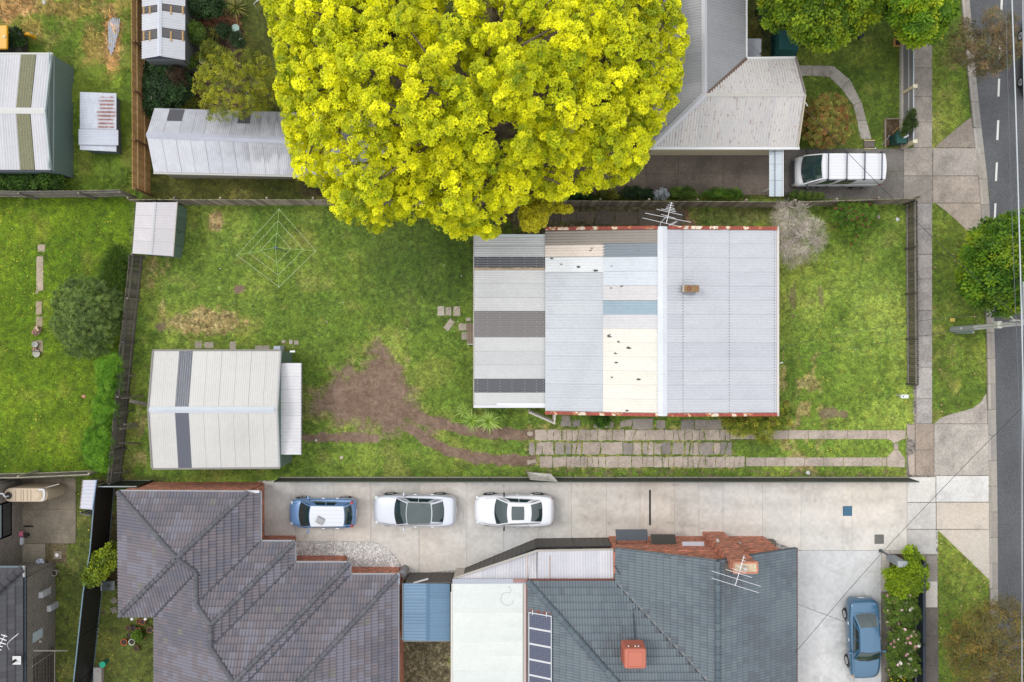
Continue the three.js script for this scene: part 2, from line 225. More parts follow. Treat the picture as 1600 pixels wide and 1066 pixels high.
{
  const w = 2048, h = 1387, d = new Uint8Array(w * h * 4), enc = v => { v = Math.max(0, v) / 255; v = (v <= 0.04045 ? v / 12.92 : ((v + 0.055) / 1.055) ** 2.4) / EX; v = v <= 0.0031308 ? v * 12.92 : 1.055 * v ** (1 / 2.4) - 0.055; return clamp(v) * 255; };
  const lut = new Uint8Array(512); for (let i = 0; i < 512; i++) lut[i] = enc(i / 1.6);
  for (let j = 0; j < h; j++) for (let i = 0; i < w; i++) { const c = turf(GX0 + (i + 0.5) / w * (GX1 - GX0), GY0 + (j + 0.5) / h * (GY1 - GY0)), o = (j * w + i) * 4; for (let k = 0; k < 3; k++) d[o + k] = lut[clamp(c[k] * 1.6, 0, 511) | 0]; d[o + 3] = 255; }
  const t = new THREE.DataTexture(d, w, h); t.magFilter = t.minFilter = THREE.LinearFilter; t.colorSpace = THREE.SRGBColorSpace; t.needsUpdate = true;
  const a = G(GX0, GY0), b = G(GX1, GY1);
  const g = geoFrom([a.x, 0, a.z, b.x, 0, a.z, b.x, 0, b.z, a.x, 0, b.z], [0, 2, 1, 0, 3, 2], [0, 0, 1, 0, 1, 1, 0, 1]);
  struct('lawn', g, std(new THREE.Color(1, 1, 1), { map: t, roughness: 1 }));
  const R = 420; // the land around, one frame that meets the gardens' edge
  const pos = [-R, 0, -R, R, 0, -R, R, 0, R, -R, 0, R, a.x, 0, a.z, b.x, 0, a.z, b.x, 0, b.z, a.x, 0, b.z];
  struct('ground', metricUV(geoFrom(pos, [0, 4, 1, 1, 4, 5, 1, 5, 2, 2, 5, 6, 2, 6, 3, 3, 6, 7, 3, 7, 0, 0, 7, 4])), std(tint(88, 110, 46, 200), { map: T.old, roughness: 1 }));
}

// ---------------------------------------------------------------- road, kerb, verge crossings, footpath
const xr = y => { const P = [[-200, 1504], [0, 1515], [140, 1527], [300, 1545], [400, 1550], [560, 1555], [790, 1558.6], [1066, 1560], [1300, 1560]]; for (let i = 0; i + 1 < P.length; i++) if (y <= P[i + 1][0]) return lerp(P[i][1], P[i + 1][1], (y - P[i][0]) / (P[i + 1][0] - P[i][0])); return 1560; };
const ys = []; for (let y = -160; y <= 1240; y += 20) ys.push(y);
{
  M.asphalt = std(tint(94, 95, 98, 199), { map: T.asphalt, roughness: 0.9, bumpMap: T.asphalt, bumpScale: 0.004 });
  const E = ys.map(y => [xr(y), y]);
  struct('road', slabGeo([...E, [1800, 1240], [1800, -160]], 0.012, -0.02, 0.002), M.asphalt); hard.push([...E, [1800, 1240], [1800, -160]]);
  const road = structGroup('road_marking'); M.paint = flat(232, 232, 228, { roughness: 0.8 });
  [[1566, 1564.6, -16, 16], [1563.2, 1562, 64, 92], [1561.2, 1560, 123, 151], [1559.8, 1558.3, 188, 219], [1557.6, 1556.2, 254, 283], [1555.4, 1554.2, 318, 345]].forEach(([a, b, y0, y1]) => part(road, 'dash', slabGeo([[a - 1.6, y0], [a + 1.6, y0], [b + 1.6, y1], [b - 1.6, y1]], 0.018, 0.013, 0.001), M.paint));
  const kerb = structGroup('kerb'), km = [conc(176, 168, 160), conc(166, 160, 152), conc(184, 176, 168)], gm = [conc(160, 154, 148), conc(170, 164, 156)];
  const cross = y => (y > 196 && y < 350) || (y > 640 && y < 905);
  for (let i = 0; i + 1 < ys.length; i += 2) { const y0 = ys[i], y1 = ys[Math.min(i + 2, ys.length - 1)], e = 0.25; if (y1 <= y0) continue;
    const hi = cross((y0 + y1) / 2) ? 0.045 : 0.12;
    part(kerb, 'kerb_stone', slabGeo([[xr(y0) - 13.5, y0 + e], [xr(y0) - 9, y0 + e], [xr(y1) - 9, y1 - e], [xr(y1) - 13.5, y1 - e]], hi, -0.02, 0.02), pick(km));
    part(kerb, 'gutter', slabGeo([[xr(y0) - 8.9, y0 + e], [xr(y0), y0 + e], [xr(y1), y1 - e], [xr(y1) - 8.9, y1 - e]], 0.02, -0.02, 0.004), pick(gm));
    hard.push([[xr(y0) - 14, y0], [xr(y0), y0], [xr(y1), y1], [xr(y1) - 14, y1]]);
  }
}
function slabs(group, list, y = 0.03, name = 'slab') { list.forEach(([P, m]) => { part(group, name, slabGeo(P, y + rr(-0.004, 0.004), -0.03, 0.007), m); hard.push(P); }); }
const rect = (x0, y0, x1, y1, e = 0.35) => [[x0 + e, y0 + e], [x1 - e, y0 + e], [x1 - e, y1 - e], [x0 + e, y1 - e]];
{
  const fp = structGroup('footpath'); const a = [oldc(160, 153, 147), oldc(153, 147, 141), oldc(166, 159, 152)], b = [oldc(176, 172, 170), oldc(168, 164, 163), oldc(182, 177, 175)], dk = [oldc(112, 106, 102), oldc(118, 112, 107)];
  const cuts = [-90, -40, 12, 62, 106, 151, 191, 231, 275, 318, 358, 398, 436, 485, 525, 574, 623, 662];
  for (let i = 0; i + 1 < cuts.length; i++) { const y0 = cuts[i], y1 = cuts[i + 1], l = y0 < 231 ? 1427 : y0 < 318 ? 1412 : 1431.5, r = 1456.5; slabs(fp, [[rect(l, y0, r, y1), pick(y0 < 318 ? a : b)]]); }
  slabs(fp, [[rect(1430, 662, 1459, 703), oldc(170, 156, 144)], [rect(1430, 703, 1459, 743), oldc(164, 150, 139)], [rect(1446, 868, 1464.5, 908), oldc(152, 146, 142)], [rect(1446, 908, 1465, 949.5), conc(206, 200, 194)], [rect(1446, 949.5, 1466, 994), pick(dk)], [rect(1446, 994, 1466.5, 1040), pick(dk)], [rect(1446, 1040, 1467, 1090), pick(dk)], [rect(1446, 1090, 1467, 1140), pick(dk)]]);
  const cr = structGroup('driveway_crossing'); const e = y => xr(y) - 14;
  slabs(cr, [[rect(1457.5, 231.5, 1532, 275), oldc(176, 169, 163)], [[[1458, 275.5], [e(275), 275.5], [e(317), 317], [1458, 317]], oldc(176, 165, 156)], [[[1532, 231.5], [e(232), 231.5], [e(274), 274.5], [1532, 274.5]], oldc(174, 162, 152)], [[[1460, 230.5], [e(231), 230.5], [e(184), 184], [1512, 187], [1499, 197]], oldc(150, 140, 132)],
    [[[1462, 318], [e(318), 318], [e(385), 385], [1524, 368], [1511, 361], [1494, 344], [1478, 330]], oldc(178, 166, 155)],
    [rect(1459.5, 662.5, 1545, 743), oldc(186, 180, 174)], [[[1488, 646.5], [1518.6, 638.5], [1532, 629], [1541, 615], [e(640), 640], [e(662), 662], [1459, 662], [1470, 653]], oldc(184, 176, 170)], [rect(1462.5, 743.5, 1545, 784.5), conc(226, 225, 224)], [rect(1463, 785, 1545.5, 827), conc(210, 200, 188)], [[[1465, 828], [1546, 827.5], [1546.5, 907]], conc(208, 198, 186)]]);
}
// ---------------------------------------------------------------- shared concrete driveway, car pad, borders
{
  const d = structGroup('concrete_driveway'), dm = { map: T.drive, bumpMap: null }, m = [conc(226, 221, 215, dm), conc(223, 218, 212, dm), conc(229, 224, 218, dm), conc(225, 221, 216, dm), conc(228, 221, 214, dm)];
  const cuts = [410, 462, 521, 579.5, 655, 729.5, 787, 841, 893, 947.6, 1000, 1054, 1092, 1129.5, 1191, 1251.5, 1317, 1331, 1417];
  for (let i = 0; i + 1 < cuts.length; i++) { const x0 = cuts[i], x1 = cuts[i + 1]; const dx = 0.6;
    const mid = 800 + rr(-6, 6), bot = x => x < 455 ? 838 : x < 580 ? 846.5 : x <= 626 ? lerp(846.5, 882, ((x - 580) / 46) ** 2) : x < 712 ? 896 : x < 838 ? lerp(897, 842, (x - 712) / 126) : x < 1243 ? 842 : 860;
    if (x1 < 580) slabs(d, [[rect(x0, 752, x1, bot((x0 + x1) / 2), 0.1), pick(m)]]);
    else if (x0 < 650 && x1 > 640) slabs(d, [[[[x0 + .3, 752], [x1 - .3, 752], [x1 - .3, 896], [632, 896], [627, 884], [619, 871], [606, 858], [594, 850], [x0 + .3, 846.5]], pick(m)]]);
    else slabs(d, [[[[x0 + .1, 752], [x1 - .1, 752], [x1 - .1, bot(x1)], [x0 + .1, bot(x0)]], pick(m)]]);
  }
  slabs(d, [[rect(1417, 745.5, 1462, 785), conc(224, 221, 217)], [rect(1417, 785.5, 1462.5, 827), conc(214, 211, 208)], [rect(1417, 827.5, 1462.5, 866), conc(205, 202, 199)], [rect(1377, 860, 1390, 924), conc(204, 200, 194)], [rect(1390, 860, 1417, 866), conc(204, 200, 194)], [rect(1377, 924.5, 1392, 1100), oldc(140, 134, 128)]]);
  const p = structGroup('car_pad'), q = [conc(217, 218, 219, dm), conc(213, 214, 215, dm), conc(219, 220, 221, dm)];
  slabs(p, [[[[1244, 860.5], [1376.5, 860.5], [1376.5, 905], [1330, 975], [1244, 943]], q[0]], [[[1376.5, 906], [1376.5, 1100], [1336, 1100], [1330.6, 975.6]], q[1]], [[[1244, 943.8], [1329.8, 976], [1335.4, 1100], [1244, 1100]], q[2]]]);
  // gravel bed beside the tiled house
  const gp = [[464, 847.4], [580, 847.4], [594, 851], [605, 858.6], [618, 871.6], [626.5, 885], [628, 899], [546, 899], [546, 880], [463, 880]];
  const gr = struct('gravel_bed', slabGeo(gp, 0.012, -0.02, 0.002), oldc(226, 222, 218)); hard.push(gp);
  const st = new THREE.IcosahedronGeometry(0.045, 0); const N = 4200, im = new THREE.InstancedMesh(st, std(new THREE.Color(1, 1, 1), { roughness: 1 }), N), mm = new THREE.Matrix4(), qq = new THREE.Quaternion(); let k = 0;
  while (k < N) { const x = rr(462, 630), y = rr(846, 900); if (!inPoly(x, y, gp)) continue; const s = rr(0.5, 1.3); mm.compose(G(x, y, 0.01).setY(0.02), qq.setFromEuler(new THREE.Euler(rr(0, 6), rr(0, 6), rr(0, 6))), V(s, s * 0.6, s * rr(0.7, 1.2))); im.setMatrixAt(k, mm); const t = rr(200, 300); im.setColorAt(k, C(t, t * 0.985, t * 0.975)); k++; }
  im.name = 'gravel'; im.castShadow = im.receiveShadow = true; scene.add(im); tag(im, 'pale grey crushed gravel spread in the bed between brick house and driveway', 'gravel'); im.userData.kind = 'stuff';
  // drains and covers set in the drive
  const dr = thing('channel_drain', 'long black slotted channel drain across the shared concrete driveway', 'drain', G(1015.5, 793, 0).setY(0.028));
  part(dr, 'frame', box(0.11, 0.02, 2.05), M.dark); for (let i = 0; i < 34; i++) part(dr, 'slot', box(0.07, 0.008, 0.02, 0, 0.013, -0.98 + i * 0.0594), M.black);
  const g1 = thing('drain_grate', 'blue square drain grate set in the pale concrete driveway', 'drain grate', G(1324, 798.5).setY(0.03)), bl = flat(66, 118, 148, { roughness: 0.5 });
  part(g1, 'frame', box(0.52, 0.02, 0.56), flat(52, 96, 124)); for (let i = 0; i < 7; i++) part(g1, 'bar', box(0.46, 0.016, 0.05, 0, 0.014, -0.222 + i * 0.074), bl);
  const g2 = thing('pit_cover', 'grey square pit cover in the driveway beside the car pad', 'pit cover', G(1373.5, 842.5).setY(0.03)); part(g2, 'lid', rbox(0.54, 0.03, 0.54, 0.01), oldc(118, 118, 118)); part(g2, 'key_hole', box(0.05, 0.008, 0.03, 0.17, 0.016, 0.1), M.black);
  const g3 = thing('meter_lid', 'small yellow lid lying in the nature strip grass near the street lamp', 'meter lid', G(1487.5, 500).setY(0.05)); part(g3, 'lid', rbox(0.27, 0.03, 0.2, 0.01), flat(222, 190, 92)); part(g3, 'ring', cyl(0.04, 0.04, 0.01, 12, 0, 0.02, 0), flat(196, 164, 70));
}
// ---------------------------------------------------------------- north neighbour's drive and path
{
  const d = structGroup('side_driveway'), a = [oldc(116, 106, 99), oldc(120, 110, 102), oldc(112, 102, 96)], b = [oldc(126, 122, 119), oldc(121, 117, 115)];
  const cx = [870, 940, 1010, 1060, 1130, 1202, 1226]; for (let i = 0; i + 1 < cx.length; i++) { slabs(d, [[rect(cx[i], 236, cx[i + 1], 271, 0.15), pick(a)], [rect(cx[i], 271, cx[i + 1], 305, 0.15), pick(a)]], 0.02); }
  slabs(d, [[rect(1226, 232, 1318, 268, 0.2), pick(b)], [rect(1318, 232, 1411.5, 268, 0.2), pick(b)], [rect(1226, 268, 1318, 312, 0.2), pick(b)], [rect(1318, 268, 1411.5, 312, 0.2), pick(b)]], 0.02);
  const p = structGroup('garden_path'), m = [oldc(178, 172, 166), oldc(172, 166, 160), oldc(182, 176, 170)];
  const out = [[1247, 102.5], [1269, 102.5], [1302, 103], [1328, 125], [1346, 160], [1354, 189], [1362, 218]], inn = [[1250, 118.5], [1268, 118.5], [1296, 121], [1315, 139], [1333, 164], [1339, 189], [1344, 218]];
  for (let i = 0; i + 1 < out.length; i++) slabs(p, [[[out[i], [lerp(out[i][0], out[i + 1][0], .985), lerp(out[i][1], out[i + 1][1], .985)], [lerp(inn[i][0], inn[i + 1][0], .985), lerp(inn[i][1], inn[i + 1][1], .985)], inn[i]], pick(m)]], 0.03);
  const st = thing('path_step', 'low concrete step with pale yellow edging where the garden path meets the driveway', 'step', G(1357, 226)); part(st, 'tread', rbox(0.6, 0.12, 0.38, 0.015, 0, 0.06, 0), oldc(120, 112, 106)); part(st, 'edging', rbox(0.63, 0.03, 0.055, 0.01, 0, 0.135, -0.21), flat(226, 208, 160)); part(st, 'edging', rbox(0.66, 0.03, 0.05, 0.01, 0.06, 0.02, 0.23), flat(226, 208, 160)); part(st, 'pipe_cap', cyl(0.04, 0.04, 0.1, 10, 0.37, 0.05, 0.23), M.white);
}
// ---------------------------------------------------------------- broken concrete wheel strips of the lot
{
  const d = structGroup('concrete_strip'), m = [oldc(188, 174, 164), oldc(183, 170, 160), oldc(179, 166, 156), oldc(192, 179, 168)], g = [oldc(160, 152, 145), oldc(148, 141, 136), oldc(168, 158, 149)];
  const quad = (x0, y0, x1, y1, j) => { const P = [[x0, y0], [(x0 + x1) / 2, y0 + rr(-j, j) * .4], [x1, y0], [x1, (y0 + y1) / 2], [x1, y1], [(x0 + x1) / 2, y1 + rr(-j, j) * .4], [x0, y1], [x0, (y0 + y1) / 2]]; return P.map(([x, y]) => [x + rr(-j, j), y + rr(-j, j)]); };
  const crack = (x0, y0, x1, y1, mm, j, gap) => { if (x1 - x0 > 9 && rnd() < 0.5) { const a = lerp(x0, x1, rr(.3, .7)), b = lerp(x0, x1, rr(.3, .7)); slabs(d, [[[[x0, y0], [a - gap, y0], [b - gap, y1], [x0, y1]].map(([x, y]) => [x + rr(-.5, .5), y + rr(-j, j)]), mm], [[[a + gap, y0], [x1, y0], [x1, y1], [b + gap, y1]].map(([x, y]) => [x + rr(-.5, .5), y + rr(-j, j)]), mm]], 0.024); } else slabs(d, [[quad(x0, y0, x1, y1, j), mm]], 0.024); };
  [836, 855, 865, 878, 894, 915, 934, 948, 957, 976, 1008, 1039, 1052, 1070, 1082, 1093, 1107, 1125, 1140].forEach((x, i, A) => { if (i) crack(A[i - 1] + .35, 671.5, x - .35, 688.5, pick(m), 0.8, 0.45); });
  for (let x = 1141; x < 1395; x += 30.5) slabs(d, [[rect(x, 672, Math.min(x + 30.5, 1415), 686.5, .3), pick(m)]], 0.035);
  slabs(d, [[[[1385, 672.5], [1414, 672.5], [1414, 684], [1404, 690], [1396, 693], [1392, 688], [1385, 686]], m[0]]], 0.034);
  [[827, 836], [838, 846], [848, 865], [868, 892], [895, 907], [910, 937], [940, 956], [957, 972], [974, 988], [990, 1002], [1005, 1011], [1014, 1020], [1022, 1033], [1035, 1048], [1052, 1069], [1072, 1082], [1084, 1091], [1093, 1114], [1116, 1124], [1126, 1143]].forEach(([a, b]) => crack(a - .5, 691.5, b + .5, 710.5, pick(rnd() < .4 ? g : m), 1.3, 1));
  [843, 863, 885, 899, 907, 918, 935, 946, 966, 987, 1004, 1022, 1035, 1045, 1067, 1083, 1102, 1118, 1133, 1147, 1164].forEach((x, i, A) => { if (i) crack(A[i - 1] + .35, 713.5, x - .35, 730.5, pick(m), 0.8, 0.4); });
  for (let x = 1165; x < 1385; x += 30.5) slabs(d, [[rect(x, 714.5, Math.min(x + 30.5, 1385), 729, .3), pick(m)]], 0.035);
  slabs(d, [[[[1385.5, 714.5], [1391, 709], [1396, 703.5], [1404, 703], [1411, 713], [1414, 717], [1414, 730.5], [1385.5, 729.5]], m[3]], [[[1396.5, 693.6], [1403.5, 692.8], [1403.5, 702.4], [1396.5, 702.8]], m[1]], [[[1417, 664], [1429, 664], [1429, 688], [1420, 685.5], [1417, 683]], m[2]], [[[1418, 716], [1421, 711], [1429, 708], [1429, 742], [1421, 742]], m[0]], [quad(823, 717, 838, 725, 2), m[2]], [quad(824, 675, 832, 681, 1.6), m[1]]], 0.034);
  [[877, 657, 892, 667], [895, 657, 907, 667], [928, 656, 940, 668], [944, 659, 958, 668], [968, 658, 977, 667], [977, 656, 987, 667], [988, 653, 1020, 671], [1025, 657, 1039, 670], [1064, 656, 1085, 671], [1086, 656, 1128, 671], [878, 650, 890, 656]].forEach(q => slabs(d, [[quad(...q, 1.2), pick(g)]], 0.03));
  // pavers along the north side of the house
  [[790, 318, 812, 333], [808, 338, 822, 352], [842, 332, 863, 347], [864, 331, 876, 347], [877, 331, 900, 347], [901, 331, 928, 347], [930, 330, 960, 350], [962, 331, 996, 351], [998, 328, 1030, 352], [1032, 328, 1066, 352], [822, 333, 841, 347]].forEach(q => slabs(d, [[quad(...q, 0.8), pick([oldc(130, 120, 108), oldc(120, 111, 101), oldc(112, 104, 96)])]], 0.025));
}
function paverRow(label, list, mats, group) { list.forEach(([x, y, w, h, r], i) => { const o = thing('stepping_stone', label[Math.min(i, label.length - 1)], 'paver', G(x, y), r || 0, group); const P = []; const n = 8; for (let k = 0; k < n; k++) { const a = k / n * 6.2832 + 0.7854; const c = Math.cos(a), s = Math.sin(a), q = 1 / Math.max(Math.abs(c), Math.abs(s)); P.push([800 + c * q * w / 2 * rr(.9, 1.03), 533 + s * q * h / 2 * rr(.9, 1.03)]); } part(o, 'stone', slabGeo(P, 0.04, -0.02, 0.01), pick(mats)); hard.push([[x - w / 2, y - h / 2], [x + w / 2, y - h / 2], [x + w / 2, y + h / 2], [x - w / 2, y + h / 2]]); }); }
M.stone = [oldc(182, 172, 160), oldc(172, 163, 152), oldc(190, 182, 172)];
paverRow(['pale square paver on the lawn, farthest from the house rear patio', 'pale square paver in the middle of the row of three beside the rear patio', 'pale paver touching the row of three, nearest the rear patio roof', 'loose pale slab lying askew in a dry patch below the row of three pavers', 'grey slab just below the loose slab, beside the patio edge', 'grey slab beside the timber step at the rear patio', 'small round stone at the patio edge beside the timber step'], [[689, 486, 11.5, 15.5], [701, 486.5, 9.5, 14.5], [714, 486.5, 11, 15.5], [702, 508, 10, 19, -0.65], [723, 511, 13, 11], [726, 525, 10, 12], [732, 499, 8, 6]], M.stone);
paverRow(['pale paver above the garage roof edge, leftmost of the loose pavers there', 'second loose paver from the left above the garage roof', 'small upright paver midway above the garage roof', 'long narrow slab at the north edge of the garage roof beside the white box', 'small round stone left of the pair near the garage corner', 'small round stone, middle of three near the garage corner', 'small round stone, right of three near the garage corner'], [[310.5, 539, 11, 11], [326.5, 539.5, 15, 10], [364, 540.5, 10, 14], [410, 543, 24, 7], [443, 534, 6, 5], [454.5, 534.5, 6, 7], [463, 535.5, 7, 7]], M.stone);
paverRow(['short pale slab at the top of the narrow west lawn path', 'long narrow concrete strip of the west lawn path', 'tiny broken stone between the two halves of the west lawn path', 'pale slab above the brick pile on the west lawn path', 'grey slab touching the brick pile on the west lawn path', 'pale slab under the stone ornament at the end of the west lawn path'], [[65, 388, 12, 12], [62.5, 427, 11.5, 55], [58, 457, 5, 5], [61, 481, 10, 22], [61.5, 503, 11, 17], [62, 541, 12, 20]], [oldc(176, 160, 136), oldc(166, 152, 130), oldc(182, 168, 148)]);

// ---------------------------------------------------------------- roofing
// corrugated sheet over a quad: ripples counted along e0 -> e1, ribs run from eave to ridge
function corrQuad(e0, e1, r0, r1, pitch = 0.15, amp = 0.021, lift = 0, seg = 1) {
  const w = Math.max(e0.distanceTo(e1), r0.distanceTo(r1)), n = Math.max(2, Math.round(w / pitch) * 6), pos = [], uv = [], idx = [];
  const nor = V().crossVectors(e1.clone().sub(e0), r0.clone().sub(e0)).normalize(); if (nor.y < 0) nor.negate();
  const L = e0.distanceTo(r0);
  for (let i = 0; i <= n; i++) { const t = i / n, a = e0.clone().lerp(e1, t), b = r0.clone().lerp(r1, t), o = (Math.abs(Math.sin(t * w / pitch * Math.PI)) * 2 - 1.2) * amp + lift;
    for (let s = 0; s <= seg; s++) { const p = a.clone().lerp(b, s / seg).addScaledVector(nor, o); pos.push(p.x, p.y, p.z); uv.push(t * w + e0.x * 0.37, s / seg * L + e0.z * 0.41); } }
  const flip = V().crossVectors(e1.clone().sub(e0), r0.clone().sub(e0)).y < 0, k = seg + 1;
  for (let i = 0; i < n; i++) for (let s = 0; s < seg; s++) { const a = i * k + s, b = a + k; flip ? idx.push(a, a + 1, b, b, a + 1, b + 1) : idx.push(a, b, a + 1, b, b + 1, a + 1); }
  return geoFrom(pos, idx, uv);
}
// the same over any convex outline; dir is the way the ribs run
function corrPoly(P, dir, pitch = 0.15, amp = 0.021, u0, u1, lift = 0) {
  const nor = V().crossVectors(P[1].clone().sub(P[0]), P[2].clone().sub(P[0])).normalize(); if (nor.y < 0) nor.negate();
  const v = dir.clone().addScaledVector(nor, -dir.dot(nor)).normalize(), u = V().crossVectors(v, nor).normalize(), O = P[0];
  const Q = P.map(p => [p.clone().sub(O).dot(u), p.clone().sub(O).dot(v)]);
  const a = u0 ?? Math.min(...Q.map(q => q[0])), b = u1 ?? Math.max(...Q.map(q => q[0])), n = Math.max(2, Math.round((b - a) / pitch * 6)), pos = [], uv = [], idx = [];
  for (let i = 0; i <= n; i++) { let x = lerp(a, b, i / n); const xe = clamp(x, Math.min(...Q.map(q => q[0])) + 1e-4, Math.max(...Q.map(q => q[0])) - 1e-4); let lo = 1e9, hi = -1e9;
    for (let k = 0; k < Q.length; k++) { const p = Q[k], q = Q[(k + 1) % Q.length]; if ((p[0] - xe) * (q[0] - xe) <= 0 && Math.abs(p[0] - q[0]) > 1e-7) { const y = p[1] + (q[1] - p[1]) * (xe - p[0]) / (q[0] - p[0]); lo = Math.min(lo, y); hi = Math.max(hi, y); } }
    const o = (Math.abs(Math.sin(x / pitch * Math.PI)) * 2 - 1.2) * amp + lift; for (const y of [lo, hi]) { const p = O.clone().addScaledVector(u, xe).addScaledVector(v, y).addScaledVector(nor, o); pos.push(p.x, p.y, p.z); uv.push(x + O.x * .3, y + O.z * .3); } }
  for (let i = 0; i < n; i++) { const p = i * 2; idx.push(p, p + 2, p + 1, p + 2, p + 3, p + 1); }
  const g = geoFrom(pos, idx, uv); return { g, a: Math.min(...Q.map(q => q[0])), b: Math.max(...Q.map(q => q[0])) };
}
function corrPolySheets(parent, P, dir, mats, sheet = 0.76, pitch = 0.15, amp = 0.021, name = 'roof_sheet') {
  const r = corrPoly(P, dir, pitch, amp); const n = Math.max(1, Math.round((r.b - r.a) / sheet));
  for (let i = 0; i < n; i++) part(parent, name, corrPoly(P, dir, pitch, amp, lerp(r.a, r.b, i / n), lerp(r.a, r.b, (i + 1) / n), (i % 2) * 0.003).g, pick(mats));
}
function sheetRun(parent, e0, e1, r0, r1, mats, sheet = 0.76, pitch = 0.15, amp = 0.021, name = 'roof_sheet') {
  const n = Math.max(1, Math.round(e0.distanceTo(e1) / sheet));
  for (let i = 0; i < n; i++) { const a = i / n, b = (i + 1) / n; part(parent, name, corrQuad(e0.clone().lerp(e1, a), e0.clone().lerp(e1, b), r0.clone().lerp(r1, a), r0.clone().lerp(r1, b), pitch, amp, (i % 2) * 0.003), pick(mats)); }
}
// bands: [from, to, materials or one material, name] as shares of the run
function bandRun(parent, e0, e1, r0, r1, bands, pitch = 0.15, amp = 0.021) { bands.forEach(([a, b, m, nm], i) => { const f = (p, q, t) => p.clone().lerp(q, t); if (Array.isArray(m)) sheetRun(parent, f(e0, e1, a), f(e0, e1, b), f(r0, r1, a), f(r0, r1, b), m, 0.76, pitch, amp, nm || 'roof_sheet'); else part(parent, nm || 'roof_sheet', corrQuad(f(e0, e1, a), f(e0, e1, b), f(r0, r1, a), f(r0, r1, b), pitch, amp, (i % 2) * 0.004), m); }); }
// folded ridge capping along a-b
function ridgeCap(parent, a, b, w, mat, drop = 0.06, name = 'ridge_capping') {
  const d = b.clone().sub(a), s = V(-d.z, 0, d.x).normalize().multiplyScalar(w / 2), up = V(0, 0.03, 0), dn = V(0, -drop, 0);
  const P = [a.clone().add(s).add(dn), a.clone().add(up), a.clone().sub(s).add(dn), b.clone().add(s).add(dn), b.clone().add(up), b.clone().sub(s).add(dn)];
  const pos = P.flatMap(p => [p.x, p.y, p.z]), g = metricUV(geoFrom(pos, [0, 1, 4, 0, 4, 3, 1, 2, 5, 1, 5, 4])); return part(parent, name, g, mat);
}
const gutter = (parent, a, b, mat, w = 0.13, name = 'gutter') => { const d = -0.07 + rr(-.006, .006); return part(parent, name, bar(a.clone().add(V(0, d, 0)), b.clone().add(V(0, d, 0)), w, 0.09 + rr(-.008, 0)), mat); };
function walls(parent, base, y, mat, name = 'wall', skip = []) { // base: ground outline, y: eave height or list
  const P = base.map(p => G(p[0], p[1])); let A = 0; P.forEach((p, i) => { const q = P[(i + 1) % P.length]; A += p.x * q.z - q.x * p.z; }); if (A < 0) { P.reverse(); if (Array.isArray(y)) y = [...y].reverse(); }
  P.forEach((p, i) => { if (skip.includes(i)) return; const j = (i + 1) % P.length, ya = Array.isArray(y) ? y[i] : y, yb = Array.isArray(y) ? y[j] : y; part(parent, name, wallGeo(P[j], p, 0, yb, ya, -0.1), mat); });
  hard.push(base);
}
// wall cladding with ribs, for sheds: vertical ribs proud of the wall
function ribWall(parent, a, b, y, mat, pitch = 0.2, name = 'wall_sheet', yb = y, amp = 0.012) { const top0 = a.clone().setY(y), top1 = b.clone().setY(yb), lo0 = a.clone().setY(0.02), lo1 = b.clone().setY(0.02); const w = a.distanceTo(b), n = Math.max(1, Math.round(w / 0.8)); const dn = V(b.z - a.z, 0, a.x - b.x).normalize();
  for (let k = 0; k < n; k++) { const m = Math.max(2, Math.round(w / n / pitch) * 4), pos = [], uv = [], idx = []; for (let i = 0; i <= m; i++) { const t = (k + i / m) / n, q = i % 4, o = (q === 1 || q === 2) ? amp : 0; [lo0.clone().lerp(lo1, t), top0.clone().lerp(top1, t)].forEach(p => { p.addScaledVector(dn, o); pos.push(p.x, p.y, p.z); uv.push(t * w, p.y); }); } for (let i = 0; i < m; i++) { const p = i * 2; idx.push(p, p + 2, p + 1, p + 2, p + 3, p + 1); } const g = toCreasedNormals(geoFrom(pos, idx, uv), 0.5); part(parent, name, g, mat); } }

// concrete roof tiles over plane outlines; whole tiles inside, cut ones along the hips
function tileGeo(w, l, rolls, up, th) {
  const n = rolls * 6, pos = [], uv = [], idx = [];
  for (let i = 0; i <= n; i++) { const x = (i / n - 0.5) * w, ph = (i / n * rolls) % 1, y = up * (ph < 0.999 ? Math.max(0, Math.sin(ph * Math.PI * 1.0)) ** 0.6 : 0); pos.push(x, y + th, -l * 0.5, x, y + th * 0.2, l * 0.54, x, y + th - 0.03, -l * 0.5); uv.push(x, 0, x, l, x, 0); }
  for (let i = 0; i < n; i++) { const a = i * 3, b = a + 3; idx.push(a, a + 1, b, b, a + 1, b + 1, a, b, a + 2, b, b + 2, a + 2); }
  return toCreasedNormals(geoFrom(pos, idx, uv), 0.7);
}
